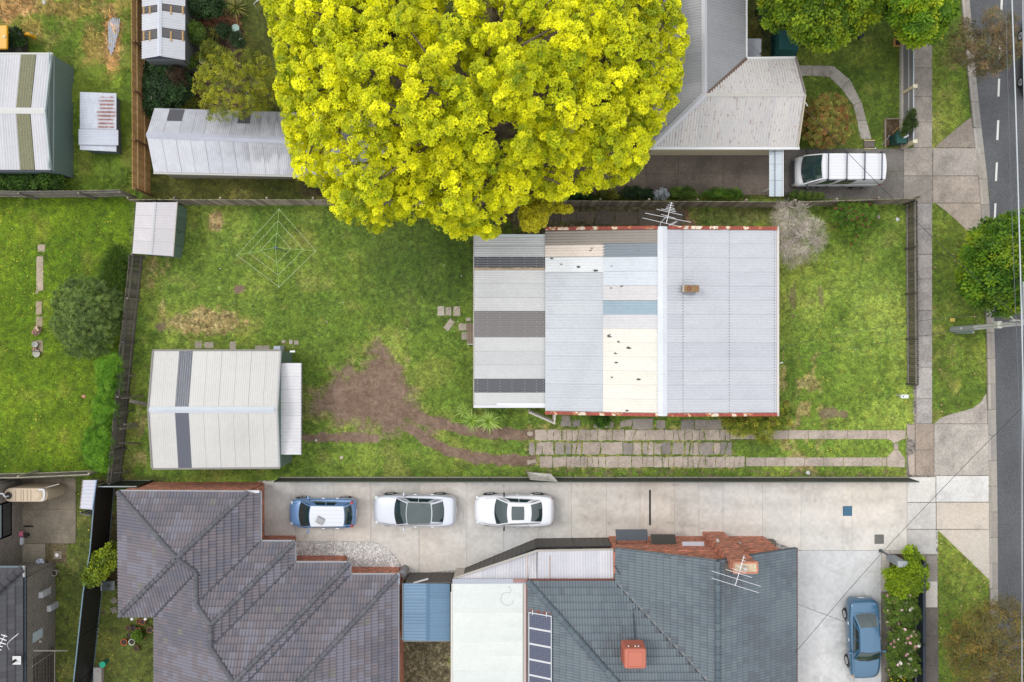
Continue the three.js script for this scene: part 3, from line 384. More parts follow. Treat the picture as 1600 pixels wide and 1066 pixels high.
// local tile axes: x across, y out of the roof, -z down the slope
function clipTri(tris, edges) { // Sutherland-Hodgman in (x, z)
  let polys = tris; for (const [nx, nz, c] of edges) { const out = []; for (const P of polys) { const Q = []; for (let i = 0; i < P.length; i++) { const a = P[i], b = P[(i + 1) % P.length], da = nx * a[0] + nz * a[2] - c, db = nx * b[0] + nz * b[2] - c; if (da >= 0) Q.push(a); if ((da > 0 && db < 0) || (da < 0 && db > 0)) { const t = da / (da - db); Q.push([lerp(a[0], b[0], t), lerp(a[1], b[1], t), lerp(a[2], b[2], t)]); } } if (Q.length > 2) out.push(Q); } polys = out; if (!polys.length) break; } return polys;
}
function tileRoof(roof, planes, opt) {
  const { w, l, geo, mats, cols, budget, under } = opt, spots = [], cutPos = [[], [], []];
  const tg = geo.index ? geo.toNonIndexed() : geo, tp = tg.attributes.position, tris = []; for (let i = 0; i < tp.count; i += 3) tris.push([0, 1, 2].map(k => [tp.getX(i + k), tp.getY(i + k), tp.getZ(i + k)]));
  planes.forEach((pl, pi) => {
    const P = pl.pts, c = P.reduce((s, p) => s.add(p), V()).multiplyScalar(1 / P.length);
    let nor = V(); for (let i = 1; i + 1 < P.length; i++) nor.add(V().crossVectors(P[i].clone().sub(P[0]), P[i + 1].clone().sub(P[0]))); nor.normalize(); if (nor.y < 0) nor.negate();
    const down = V(pl.down[0], 0, pl.down[1]); down.addScaledVector(nor, -down.dot(nor)).normalize(); const z = down.clone().negate(), x = V().crossVectors(nor, z).normalize();
    const Q = P.map(p => { const d = p.clone().sub(c); return [d.dot(x), d.dot(z)]; }); let A = 0; Q.forEach((q, i) => { const r = Q[(i + 1) % Q.length]; A += q[0] * r[1] - r[0] * q[1]; }); if (A < 0) Q.reverse();
    part(roof, 'underlay', metricUV(geoFrom(P.flatMap(p => [p.x, p.y - 0.03, p.z]), THREE.ShapeUtils.triangulateShape(Q.map(q => new THREE.Vector2(...q)), []).flatMap(t => A < 0 ? t.map(k => P.length - 1 - k) : t))), under);
    const x0 = Math.min(...Q.map(q => q[0])), x1 = Math.max(...Q.map(q => q[0])), z0 = Math.min(...Q.map(q => q[1])), z1 = Math.max(...Q.map(q => q[1]));
    const R = new THREE.Matrix4().makeBasis(x, nor, z);
    for (let r = 0, zz = z0 + l / 2; zz - l / 2 < z1; zz += l, r++) for (let xx = x0 - w + ((opt.stagger ? (r % 2) * 0.5 : 0) * w) + w / 2; xx - w / 2 < x1; xx += w) {
      const cs = [[xx - w / 2, zz - l / 2], [xx + w / 2, zz - l / 2], [xx + w / 2, zz + l / 2], [xx - w / 2, zz + l / 2]], ins = cs.filter(q => inPoly(q[0], q[1], Q)).length;
      const E = []; Q.forEach((a, i) => { const b = Q[(i + 1) % Q.length], ex = b[0] - a[0], ez = b[1] - a[1], Ln = Math.hypot(ex, ez), nx = -ez / Ln, nz = ex / Ln; const ds = cs.map(q => nx * (q[0] - a[0]) + nz * (q[1] - a[1])); if (Math.min(...ds) < -0.004 && Math.max(...ds) > 0.004) { const ts = cs.map(q => (ex * (q[0] - a[0]) + ez * (q[1] - a[1])) / Ln / Ln); if (Math.max(...ts) > 0 && Math.min(...ts) < 1) E.push([nx, nz, nx * (a[0] - xx) + nz * (a[1] - zz)]); } });
      if (!ins && !inPoly(xx, zz, Q)) { if (!E.length || ins === 0 && !cs.some((q, i) => { const b = cs[(i + 1) % 4]; return inPoly((q[0] + b[0]) / 2, (q[1] + b[1]) / 2, Q); })) continue; }
      const at = c.clone().addScaledVector(x, xx).addScaledVector(z, zz), m = R.clone().setPosition(at), k = opt.tone(at, pi);
      if (!E.length && !inPoly(xx, zz, Q)) continue;
      if (!E.length) spots.push({ m, k, d: at.x * at.x + at.z * at.z });
      else clipTri(tris, E).forEach(S => { for (let i = 1; i + 1 < S.length; i++) [S[0], S[i], S[i + 1]].forEach(q => { const v = V(...q).applyMatrix4(m); cutPos[k % 3].push(v.x, v.y, v.z); }); });
    }
  });
  spots.sort((a, b) => a.d - b.d); const own = spots.slice(0, budget), rest = spots.slice(budget);
  own.forEach(s => { const t = part(roof, 'tile', geo, mats[s.k]); t.applyMatrix4(s.m); });
  if (rest.length) { const im = new THREE.InstancedMesh(geo, opt.base, rest.length); rest.forEach((s, i) => { im.setMatrixAt(i, s.m); im.setColorAt(i, cols[s.k]); }); im.name = 'roof_tiles'; im.userData.kind = 'stuff'; im.castShadow = im.receiveShadow = true; roof.add(im); }
  cutPos.forEach((p, i) => { if (p.length) part(roof, 'cut_tiles', geoFrom(p), mats[i * 2 % mats.length], { kind: 'stuff' }); });
}
function hipCaps(roof, a, b, mats, w = 0.24, l = 0.4, name = 'ridge_tile') {
  const d = b.clone().sub(a), L = d.length(), n = Math.max(1, Math.round(L / l)); d.normalize(); const s = V().crossVectors(d, V(0, 1, 0)).normalize(), u = V().crossVectors(s, d).normalize();
  const g = new THREE.CylinderGeometry(w / 2, w / 2 * 1.22, L / n * 1.02, 10, 1, true, -Math.PI / 2 * 0.98, Math.PI * 0.98); // opens downwards
  for (let i = 0; i < n; i++) { const m = new THREE.Matrix4().makeBasis(s, d, u.clone().negate().negate()); const p = a.clone().addScaledVector(d, (i + 0.5) * L / n).addScaledVector(u, -0.02); const t = part(roof, name, g, pick(mats)); t.applyMatrix4(new THREE.Matrix4().makeBasis(s, d, V().crossVectors(s, d)).setPosition(p)); }
}

// ---------------------------------------------------------------- the weatherboard house in the middle of the lot
{
  const o = thing('weatherboard_house', 'low house with patchwork corrugated roof of white, cream, blue and grey sheets mid lot', 'house');
  const wm = flat(214, 208, 196); walls(o, [[850, 378], [1172, 378], [1172, 632], [850, 632]], [2.35, 2.95, 2.95, 2.35], wm);
  walls(o, [[746, 380], [848, 380], [848, 626], [746, 626]], [2.0, 2.28, 2.28, 2.0], flat(196, 190, 180), 'wall', [1]);
  for (const y of [378, 632]) part(o, 'gable', polyWall([G(850, y).setY(2.34), G(1172, y).setY(2.94), G(1014, y).setY(3.62)]), wm);
  for (const [x, y, s] of [[900, 632, 1], [1000, 632, 1], [1110, 632, 1], [930, 378, -1], [1090, 378, -1]]) { const p = G(x, y), w = part(o, 'window', box(1.3, 1.1, 0.06, p.x, 1.5, p.z + s * 0.04), M.white); part(w, 'pane', box(1.14, 0.94, 0.02, p.x, 1.5, p.z + s * 0.066), M.glass); }
  for (const y of [420, 580]) { const p = G(1172, y), w = part(o, 'window', box(0.06, 1.2, 1.6, p.x + 0.04, 1.6, p.z), M.white); part(w, 'pane', box(0.02, 1.04, 1.44, p.x + 0.066, 1.6, p.z), M.glass); } { const p = G(1172, 505); part(o, 'door', box(0.06, 2.05, 0.9, p.x + 0.04, 1.05, p.z), wood(120, 70, 50)); }
  const roof = new THREE.Group(); roof.name = 'roof'; o.add(roof);
  const R0 = W(1035.5, 358, 3.75), R1 = W(1035.5, 646.5, 3.75), E0 = W(1213.5, 359, 3.1), E1 = W(1213.5, 646, 3.1), B0 = W(852, 360.5, 2.5), B1 = W(852, 643, 2.5);
  const gr = [metal(206, 209, 217), metal(203, 206, 215), metal(209, 212, 219)];
  // front slope in two laps, the upper lap starting at the chimney line
  const mid = t => E0.clone().lerp(R0, t), mid2 = t => E1.clone().lerp(R1, t), up = V(0, 0.006, 0);
  bandRun(roof, mid(0.0), mid2(0), mid(0.83), mid2(0.83), [[0, 1, gr]]); bandRun(roof, mid(0.82).add(up), mid2(0.82).add(up), R0.clone().add(up), R1.clone().add(up), [[0, 1, gr]]);
  const c0 = B0.clone().lerp(R0, 0.512), c1 = B1.clone().lerp(R1, 0.512), f = y => (y - 360) / 285;
  const pl = metal(209, 214, 222), cream = metal(247, 243, 233), blueg = metal(142, 152, 162, { roughness: 0.5 }), tau = metal(160, 152, 144), pink = metal(240, 226, 214), wht = metal(238, 242, 246), sky = metal(164, 186, 200), pal2 = metal(224, 231, 240), pal3 = metal(224, 222, 224);
  bandRun(roof, B0, B1, c0, c1, [[0, f(382.5), tau], [f(382.5), f(401.5), pink], [f(401.5), f(426), wht], [f(426), 1, [pl, metal(206, 211, 219), metal(212, 217, 224)]]]);
  const b0 = B0.clone().lerp(R0, 0.5).add(V(0, 0.016, 0)), b1 = B1.clone().lerp(R1, 0.5).add(V(0, 0.016, 0));
  bandRun(roof, b0, b1, R0, R1, [[0, f(381), tau], [f(381), f(402), blueg], [f(402), f(447), [pal2]], [f(447), f(470), pal3], [f(470), f(492), sky], [f(492), f(514), metal(223, 222, 226)], [f(514), 1, [cream, metal(245, 241, 230), metal(248, 244, 236)]]]);
  ridgeCap(roof, W(1035.5, 353.5, 3.8), W(1035.5, 650.5, 3.8), 0.52, metal(226, 231, 240), 0.06);
  { const q = []; for (const [t, z0, z1] of [[0.825, 0, 1], [0.02, 0, 1], [0.42, 0, 1]]) for (let i = 0; i < 66; i++) { const p = mid(t).lerp(mid2(t), (i + .5) / 66); q.push(cyl(0.022, 0.022, 0.02, 6).translate(p.x, p.y + 0.03, p.z)); } part(roof, 'screws', merge(q), flat(120, 116, 118), { kind: 'stuff' }); }
  // blistered holes and bolts on the old cream sheets
  const hole = flat(92, 90, 88); for (const [x, y, s] of [[953, 525, 5], [967, 534, 3], [983, 543.5, 4.5], [962, 552, 3], [963, 567, 3], [957, 590, 3], [998, 593, 3.5], [980, 642, 3], [904, 417, 3.5], [931, 423, 4], [925, 388, 2], [923, 391.5, 2], [956, 416, 2], [862, 404, 3], [877, 413, 2], [972, 447.5, 3], [955, 450, 2]]) { const t = (x - 852) / 183.5, h = lerp(2.5, 3.75, t) + 0.034; part(roof, 'dent', cyl(s * 0.022, s * 0.022, 0.012, 8).scale(1.5, 1, 0.7), hole, { pos: W(x, y, h) }); }
  // rusty barge boards, north and south, in flaking red paint
  const redT = tex(512, 7, (u, v) => { const k = pfbm(u, v, 22, 4, 3), q = 0.8 + 0.5 * pfbm(u, v, 90, 3, 9); return k > 0.66 ? [186 * q, 172 * q, 156 * q] : k > 0.6 ? [150 * q, 100 * q, 66 * q] : [128 * q, 60 * q, 48 * q]; });
  const red = std(new THREE.Color(1, 1, 1), { map: redT, roughness: 0.8 });
  const barge = (a, b) => part(roof, 'barge_board', metricUV(bar(a, b, 0.17, 0.12)), red);
  barge(W(852, 357.6, 2.54), W(1028, 355.6, 3.72)); barge(W(1044, 355.6, 3.74), W(1214, 357, 3.13)); barge(W(852, 645.2, 2.54), W(1028, 648.5, 3.72)); barge(W(1044, 648.5, 3.74), W(1214, 648, 3.13));
  gutter(roof, W(1216, 354, 3.1), W(1216, 650.5, 3.1), flat(226, 218, 212), 0.13);
  // rear patio roof
  const p0 = W(740.5, 367, 2.1), p1 = W(740.5, 635.5, 2.1), q0 = W(853, 367, 2.4), q1 = W(853, 635.5, 2.4), g = y => (y - 367) / 268.5;
  const pm = [metal(206, 208, 210), metal(202, 204, 206), metal(210, 211, 212)], dk = new THREE.MeshPhysicalMaterial({ color: C(78, 79, 86), roughness: 0.35, clearcoat: 0.4 }), dk2 = new THREE.MeshPhysicalMaterial({ color: C(122, 116, 116), roughness: 0.4, clearcoat: 0.3 });
  const patio = new THREE.Group(); patio.name = 'patio_roof'; o.add(patio);
  bandRun(patio, p0, p1, q0, q1, [[0, g(401.5), pm], [g(401.5), g(418), dk, 'clear_sheet'], [g(422), g(486), pm], [g(486), g(527), dk2, 'clear_sheet'], [g(527), g(592), pm], [g(592), g(613.5), dk, 'clear_sheet'], [g(613.5), 1, pm]], 0.13, 0.014);
  part(patio, 'beam', bar(W(741, 420.2, 2.04), W(853, 420.2, 2.33), 0.14, 0.1), wood(176, 160, 138));
  part(patio, 'flashing', bar(W(740, 635.4, 2.12), W(852, 635.4, 2.41), 0.14, 0.03), flat(228, 230, 234)); part(patio, 'flashing', bar(W(776, 632.5, 2.21), W(852, 633, 2.42), 0.2, 0.03), flat(238, 239, 242)); part(patio, 'flashing', bar(W(742, 368.2, 2.13), W(852, 368.2, 2.42), 0.14, 0.03), flat(218, 228, 230));
  part(patio, 'edge_trim', bar(W(740.2, 367, 2.08), W(740.2, 635.5, 2.08), 0.05, 0.08), flat(188, 182, 176));
  const screw = flat(206, 204, 198, { roughness: 0.4 }), sc = []; for (const [ya, yb, n] of [[402, 418, 4], [488, 526, 6], [594, 613, 5]]) for (const x of [746, 762, 781, 800, 820, 838, 849]) for (let i = 0; i < n; i++) { const y = lerp(ya + 1, yb - 1, i / (n - 1)), h = lerp(2.1, 2.4, (x - 740.5) / 112.5) + 0.02; sc.push(cyl(0.018, 0.018, 0.014, 6).translate(...W(x, y, h).toArray())); } part(patio, 'screws', merge(sc), screw, { kind: 'stuff' });
  // chimney
  const ch = new THREE.Group(); ch.name = 'chimney'; o.add(ch); const cp = W(1079.5, 451, 4.25); part(ch, 'stack', box(0.76, 0.9, 0.36, cp.x, 3.8, cp.z), flat(168, 160, 150)); part(ch, 'flashing', box(1.04, 0.05, 0.5, cp.x - 0.1, 3.63, cp.z), metal(170, 176, 184)); part(ch, 'cap', box(0.78, 0.06, 0.32, cp.x + 0.04, 4.27, cp.z), oldc(150, 120, 84)); part(ch, 'pot', new THREE.TorusGeometry(0.09, 0.03, 8, 16).rotateX(Math.PI / 2).translate(cp.x - 0.1, 4.31, cp.z), flat(150, 92, 74)); part(ch, 'mortar_edge', box(0.16, 0.08, 0.36, cp.x - 0.35, 4.24, cp.z), flat(190, 184, 176));
  part(o, 'vent_pipe', tube([W(1046, 352, 3.7), W(1058.5, 345.5, 4.9)], 0.045, 10), M.white); part(o, 'wall_bracket', tube([W(1216, 568, 2.9), W(1223.5, 566.5, 3.0)], 0.03, 6), M.white);
  // step at the patio
  const st = thing('timber_step', 'weathered timber step box with a white end beside the rear patio roof', 'step', G(735.5, 521)); const wb = wood(150, 134, 118); for (let i = 0; i < 3; i++) part(st, 'plank', rbox(0.12, 0.05, 1.2, 0.01, -0.14 + i * 0.13, 0.3, 0), wb); part(st, 'side_board', box(0.03, 0.28, 1.2, -0.2, 0.15, 0), wood(120, 108, 98)); part(st, 'end_board', box(0.42, 0.3, 0.05, 0.02, 0.17, 0.63), flat(226, 220, 212));
}
// TV aerials: boom with crossing rods
function aerial(label, base, top, boom, rods, h, tube0 = 0.012) { const o = thing('tv_aerial', label, 'aerial', base); const L = p => p.clone().sub(base); const m = std(new THREE.Color(0.62, 0.62, 0.64), { roughness: 0.35, metalness: 0.3 });
  part(o, 'mast', tube(top.map(L), 0.022, 8), m); part(o, 'boom', tube(boom.map(([x, y]) => L(W(x, y, h))), 0.018, 6), m); rods.forEach(([x0, y0, x1, y1, dh = 0]) => part(o, 'rod', tube([L(W(x0, y0, h + dh)), L(W(x1, y1, h + dh))], tube0, 6), m)); return o; }
aerial('television aerial with bent mast at the north end of the corrugated house roof ridge', W(1031, 353, 3.7), [W(1031.5, 353, 3.7), W(1032.5, 348, 4.3), W(1037, 343, 5.0), W(1043.5, 336, 5.7)], [[1041, 349], [1049.5, 316]], [[1004, 340.5, 1064, 354.5], [1008, 333, 1080, 347.5], [1026, 327, 1066, 336.2], [1033, 335, 1056, 341.5, 0.05], [1033.5, 326.5, 1056, 331, 0.03], [1040, 325.5, 1055, 328.5, 0], [1041, 323, 1054, 326], [1043, 320, 1053, 322], [1046, 317, 1052, 318.2]], 5.7);

// ---------------------------------------------------------------- garage at the rear
{
  const o = thing('garage', 'green walled garage with pale corrugated gable roof, dark skylight strips and front awning', 'garage'); const gw = metal(112, 136, 124, { roughness: 0.6 });
  const base = [[271.5, 549], [456.5, 549], [456.5, 721], [271.5, 721]], P = base.map(p => G(...p));
  ribWall(o, P[1], P[0], 2.12, gw); ribWall(o, P[2], P[1], 2.12, gw); ribWall(o, P[3], P[2], 2.12, gw); ribWall(o, P[0], P[3], 2.12, gw); hard.push(base);
  part(o, 'gable', polyWall([P[1].clone().setY(2.1), P[2].clone().setY(2.1), V(P[1].x, 2.7, (P[1].z + P[2].z) / 2)]), gw); part(o, 'gable', polyWall([P[3].clone().setY(2.1), P[0].clone().setY(2.1), V(P[0].x, 2.7, (P[1].z + P[2].z) / 2)]), gw);
  const roof = new THREE.Group(); roof.name = 'roof'; o.add(roof);
  const N0 = W(239, 549, 2.15), N1 = W(438.8, 549, 2.15), S0 = W(237.5, 731.5, 2.15), S1 = W(437, 730, 2.15), R0 = W(231.5, 640.5, 2.78), R1 = W(433.5, 640.5, 2.78);
  const m = [metal(213, 212, 209), metal(211, 210, 207), metal(214, 213, 210)], dk = new THREE.MeshPhysicalMaterial({ color: C(84, 88, 102), roughness: 0.35, clearcoat: 0.3 });
  bandRun(roof, N0, N1, R0, R1, [[0, 0.205, m], [0.205, 0.31, dk, 'clear_sheet'], [0.31, 1, m]], 0.12, 0.01); bandRun(roof, S0, S1, R0, R1, [[0, 0.205, m], [0.205, 0.31, dk, 'clear_sheet'], [0.31, 1, m]], 0.12, 0.01);
  ridgeCap(roof, R0.clone().setY(2.8), R1.clone().setY(2.8).add(V(-0.15, 0, 0)), 0.34, metal(208, 215, 224), 0.035);
  const tr = flat(150, 146, 140); part(roof, 'barge', bar(N0, R0, 0.08, 0.1), tr); part(roof, 'barge', bar(R0, S0, 0.08, 0.1), tr); part(roof, 'barge', bar(N1, R1, 0.08, 0.1), flat(170, 172, 174)); part(roof, 'barge', bar(R1, S1, 0.08, 0.1), flat(170, 172, 174)); gutter(roof, W(238, 547.6, 2.15), W(439, 547.6, 2.15), tr, 0.1); gutter(roof, W(237, 732.8, 2.15), W(437, 731.6, 2.15), tr, 0.1);
  const aw = new THREE.Group(); aw.name = 'awning'; o.add(aw); const am = [metal(226, 226, 230), metal(222, 222, 226), metal(229, 229, 233)];
  sheetRun(aw, W(470.5, 567.5, 1.95), W(470.5, 710.5, 1.95), W(438, 567.5, 2.02), W(438, 710.5, 2.02), am, 0.76, 0.19, 0.016); part(aw, 'fascia', bar(W(471, 567, 1.9), W(470.6, 711, 1.9), 0.04, 0.12), flat(150, 150, 158));
  part(o, 'garage_door', box(0.05, 1.85, 4.6, P[1].x + 0.04, 0.93, (P[1].z + P[2].z) / 2), metal(120, 120, 116)); part(o, 'corner_light', box(0.28, 0.06, 0.1, W(457, 549, 2.0).x, 2.0, W(457, 549.3, 2.0).z), M.white);
  part(o, 'service_box', rbox(0.38, 0.75, 0.32, 0.02, G(440, 544).x, 0.5, G(440, 545).z), flat(204, 210, 226));
}
function polyWall(P) { const g = geoFrom(P.flatMap(p => [p.x, p.y, p.z]), P.length === 3 ? [0, 1, 2] : [0, 1, 2, 0, 2, 3]); return metricUV(g); }

// ---------------------------------------------------------------- sheds
{ // small shed in the lot's north-west corner
  const o = thing('garden_shed', 'small green metal garden shed with pale gable roof in the north-west corner of the lot', 'shed'), gw = metal(118, 146, 134, { roughness: 0.55 });
  const P = [[234, 326], [292.6, 325.5], [284.5, 404], [229, 399]].map(p => G(...p)); for (let i = 0; i < 4; i++) ribWall(o, P[(i + 1) % 4], P[i], 1.62, gw, 0.16); hard.push([[230, 325], [292, 325], [284, 404], [226, 399]]);
  const d = P[2].clone().lerp(P[1], 0.22), e = P[2].clone().lerp(P[1], 0.5); part(o, 'door', bar(d.clone().setY(0.8).add(V(0.03, 0, 0)), e.clone().setY(0.8).add(V(0.03, 0, 0)), 0.03, 1.45), metal(110, 138, 126)); part(o, 'door', bar(e.clone().setY(0.8).add(V(0.045, 0, -0.03)), e.clone().lerp(P[1], 0.5).setY(0.8).add(V(0.045, 0, 0)), 0.03, 1.45), metal(104, 130, 120)); part(o, 'handle', box(0.03, 0.14, 0.03, e.x + 0.09, 0.9, e.z + 0.1), M.dark);
  const m = [metal(212, 208, 212), metal(207, 204, 208)]; const R0 = W(242, 316, 1.86), R1 = W(235.5, 398, 1.86);
  sheetRun(o, W(276, 316, 1.66), W(269.5, 400.5, 1.66), R0, R1, m, 0.76, 0.15, 0.014); sheetRun(o, W(212.6, 316, 1.66), W(206.6, 396, 1.66), R0, R1, m, 0.76, 0.15, 0.014); ridgeCap(o, R0.clone().setY(1.88), R1.clone().setY(1.88), 0.17, metal(214, 214, 220), 0.01); part(o, 'fascia', bar(W(277, 315.5, 1.62), W(270.4, 401, 1.62), 0.04, 0.08), metal(200, 194, 186));
}
{ // long shed under the elm
  const o = thing('long_shed', 'long low shed with weathered silver gable roof running in under the yellow tree', 'shed'), wl = metal(176, 172, 160, { roughness: 0.7 });
  const base = [[271, 189], [604, 195], [604, 282], [271, 279]], P = base.map(p => G(...p)); for (let i = 0; i < 4; i++) ribWall(o, P[(i + 1) % 4], P[i], 1.95, wl, 0.14); hard.push(base);
  part(o, 'gable', polyWall([P[0].clone().setY(1.93), P[3].clone().setY(1.93), V(P[0].x, 2.75, (P[0].z + P[3].z) / 2)].reverse()), wl);
  const m = [scuffed(214, 216, 224), scuffed(209, 211, 220), scuffed(218, 220, 227)], m2 = [scuffed(194, 196, 204), scuffed(189, 191, 200), scuffed(199, 201, 209)];
  const R0 = W(228.5, 210, 2.85), R1 = W(612, 226, 2.85); const sk = new THREE.MeshPhysicalMaterial({ color: C(84, 84, 90), roughness: 0.4 });
  const n0 = W(241, 169, 2), n1 = W(612, 180, 2); bandRun(o, n0, n1, R0, R1, [[0, 0.066, m2], [0.066, 0.128, m2], [0.128, 0.335, m2], [0.335, 0.395, m2], [0.395, 1, m2]], 0.12, 0.011);
  bandRun(o, W(240, 268.7, 2), W(612, 277, 2), R0, R1, [[0, 1, m]], 0.12, 0.011); ridgeCap(o, R0.clone().setY(2.87), R1.clone().setY(2.87), 0.36, metal(196, 200, 214), 0.08); gutter(o, W(239, 270, 2), W(610, 278, 2), flat(206, 204, 200), 0.1);
  for (const [a, b] of [[0.066, 0.128], [0.36, 0.41]]) { const f = (t, k) => n0.clone().lerp(n1, t).lerp(R0.clone().lerp(R1, t), k).add(V(0, 0.03, 0)); part(o, 'skylight_sheet', corrQuad(f(a, 0.02), f(b, 0.02), f(a, 0.46), f(b, 0.46), 0.115, 0.011), sk); }
  part(o, 'side_box', box(1.0, 1.5, 0.7, G(503, 285).x, 0.75, G(503, 285).z), metal(160, 178, 188)); part(o, 'side_trim', bar(W(494, 281, 1.56), W(515, 281.5, 1.56), 0.2, 0.06), M.white);
}
{ // greenhouse-like shed along the brown fence
  const o = thing('potting_shed', 'narrow potting shed with white and smoky striped gable roof beside the new brown fence', 'shed'); const wl = metal(120, 124, 126);
  const base = [[254, -60], [308, -60], [308, 112], [254, 112]], P = base.map(p => G(...p)); walls(o, base, 1.9, wl); part(o, 'end_frame', bar(P[2].clone().setY(1.0), P[3].clone().setY(1.0), 0.06, 0.06), M.white); part(o, 'gable', polyWall([P[3].clone().setY(1.9), P[2].clone().setY(1.9), V((P[2].x + P[3].x) / 2, 2.4, P[2].z)]), metal(90, 100, 120));
  const m = [metal(214, 216, 224), metal(210, 212, 220)], sm = new THREE.MeshPhysicalMaterial({ color: C(96, 92, 94), roughness: 0.4 }); const tan = wood(190, 158, 112);
  const A0 = W(222, -90, 2.05), A1 = W(221.3, 92, 2.05), R0 = W(249, -94, 2.5), R1 = W(248.8, 87.6, 2.5), B0 = W(289.5, -90, 2.05), B1 = W(289, 94, 2.05), f = y => (y + 90) / 184, q = y => f(y);
  const bands = k => [[0, f(12 - k), m], [f(12 - k), f(23 - k), sm, 'clear_sheet'], [f(23 - k), f(50 - k), m], [f(50 - k), f(65 - k), sm, 'clear_sheet'], [f(65 - k), 1, m]];
  bandRun(o, A0, A1, R0, R1, bands(0)); bandRun(o, B0, B1, R0, R1, bands(2)); ridgeCap(o, R0.clone().setY(2.53), R1.clone().setY(2.53), 0.24, metal(226, 230, 242), 0.05);
  for (const [x, h] of [[234, 2.29], [267, 2.31], [285.5, 2.12], [224.5, 2.12]]) for (const [y0, y1] of [[10, 22], [49, 64]]) part(o, 'rafter', bar(W(x, y0, h), W(x, y1, h), 0.09, 0.04), tan);
}
{ // the big silver shed at the west edge
  const o = thing('farm_shed', 'large pale shed with mossy skylight strips and grey green wall at the west edge', 'shed'), wl = metal(112, 136, 132, { roughness: 0.65 });
  const P = [[-140, 107], [116.5, 107], [115.5, 279], [-140, 279]].map(p => G(...p)); for (let i = 0; i < 4; i++) { ribWall(o, P[(i + 1) % 4], P[i], 2.15, wl, 0.3); } hard.push([[-140, 100], [117, 100], [117, 280], [-140, 280]]);
  part(o, 'gable', polyWall([P[2].clone().setY(2.15), P[1].clone().setY(2.15), V(P[1].x - 0.02, 2.78, (P[1].z + P[2].z) / 2)]), metal(120, 142, 140)); for (const z of [-0.5, 0.35]) part(o, 'wall_rail', bar(P[1].clone().setY(2.2 + z * 0.5).add(V(0.03, 0, 0)), P[2].clone().setY(2.2 + z * 0.5).add(V(0.03, 0, 0)), 0.05, 0.05), metal(170, 188, 190));
  const m = [metal(216, 216, 222), metal(211, 212, 218), metal(220, 219, 224)], mossT = tex(512, 2.4, (u, v) => { const k = 1 + 0.3 * pfbm(u, v, 60, 3, 4), w = pfbm(u, v, 60, 3, 14) > 0.7 ? 26 : 0; return [150 * k + w, 149 * k + w, 136 * k + w]; }), moss = std(tint(150, 150, 130, 190), { map: mossT });
  const N0 = W(-140, 86, 2.2), N1 = W(80.5, 85, 2.2), S0 = W(-140, 265, 2.2), S1 = W(79, 265.5, 2.2), R0 = W(-140, 171.5, 2.85), R1 = W(70.5, 173, 2.85), f = x => (x + 140) / 220.5, g = x => (x + 140) / 219;
  bandRun(o, N0, N1, R0, R1, [[0, f(32), m], [f(32), f(56), moss, 'skylight_sheet'], [f(56), 1, m]]); bandRun(o, S0, S1, R0, R1, [[0, g(31), m], [g(31), g(54), moss, 'skylight_sheet'], [g(54), 1, m]]);
  ridgeCap(o, R0.clone().setY(2.88), R1.clone().setY(2.88), 0.34, metal(222, 222, 220), 0.05); const tr = flat(218, 218, 212); gutter(o, W(-140, 83.5, 2.2), W(81, 83.2, 2.2), tr, 0.1); gutter(o, W(-140, 267, 2.2), W(79, 267, 2.2), flat(70, 76, 84), 0.1); part(o, 'barge', bar(N1, R1, 0.07, 0.14), metal(186, 200, 206)); part(o, 'barge', bar(R1, S1, 0.07, 0.14), metal(186, 200, 206));
}
{ // low hutch with rust
  const o = thing('hutch', 'low grey hutch with a rust stained corrugated roof standing in long grass', 'hutch'), wl = metal(108, 120, 130);
  const base = [[146, 157], [191.5, 158], [191, 242], [146, 240]], P = base.map(p => G(...p)); for (let i = 0; i < 4; i++) ribWall(o, P[(i + 1) % 4], P[i], 0.98, wl, 0.16); hard.push(base);
  const rustT = tex(512, 2.3, (u, v) => { const d = Math.hypot((u - 0.74) / 0.3, (v - 0.36) / 0.34), r = sm(1.1, 0.5, d + (pfbm(u, v, 8, 4, 3) - 0.5) * 0.9) * (Math.sin(v * 2.3 / 0.15 * 6.283) > -0.1 ? 0.95 : 0.15) * (0.55 + 0.9 * pfbm(u, v, 24, 3, 5)), k = 0.94 + 0.12 * pfbm(u, v, 12, 3, 7); return [lerp(206, 150, r) * k, lerp(212, 104, r) * k, lerp(224, 100, r) * k]; });
  const a = W(124.6, 143.5, 1.12), b = W(181.6, 145.6, 1.02), c = W(181.6, 237, 1.02), d = W(124.6, 234, 1.12); const g = corrQuad(d, a, c, b, 0.15, 0.014, 0, 8), uv = g.attributes.uv, w = a.distanceTo(d), l = a.distanceTo(b); const p = g.attributes.position; for (let i = 0; i < p.count; i++) uv.setXY(i, (p.getX(i) - a.x) / l * 2.3, (p.getZ(i) - a.z) / w * 2.3); part(o, 'roof_sheet', g, std(C(255, 255, 255).multiplyScalar(1), { map: rustT, roughness: 0.5 }));
  const x = thing('loose_roof_sheet', 'loose galvanised corrugated sheet laid across the rusty hutch roof', 'roof sheet'); part(x, 'sheet', corrQuad(W(122.6, 201.5, 1.2), W(122.6, 226, 1.2), W(184.6, 203, 1.14), W(184.6, 227, 1.14), 0.15, 0.018), metal(200, 206, 220, { roughness: 0.4 }));
  const y = thing('corrugated_offcut', 'piece of galvanised corrugated iron lying on bare earth in the north-west yard', 'roof sheet'); part(y, 'sheet', corrPoly([[168.5, 36], [176, 27], [187.5, 29], [186, 48], [180, 70], [174, 87], [169, 74]].map(([u, v]) => W(u, v, 0.08)), V(0.06, 0, 1), 0.105, 0.03).g, metal(186, 198, 214, { roughness: 0.4 }));
}
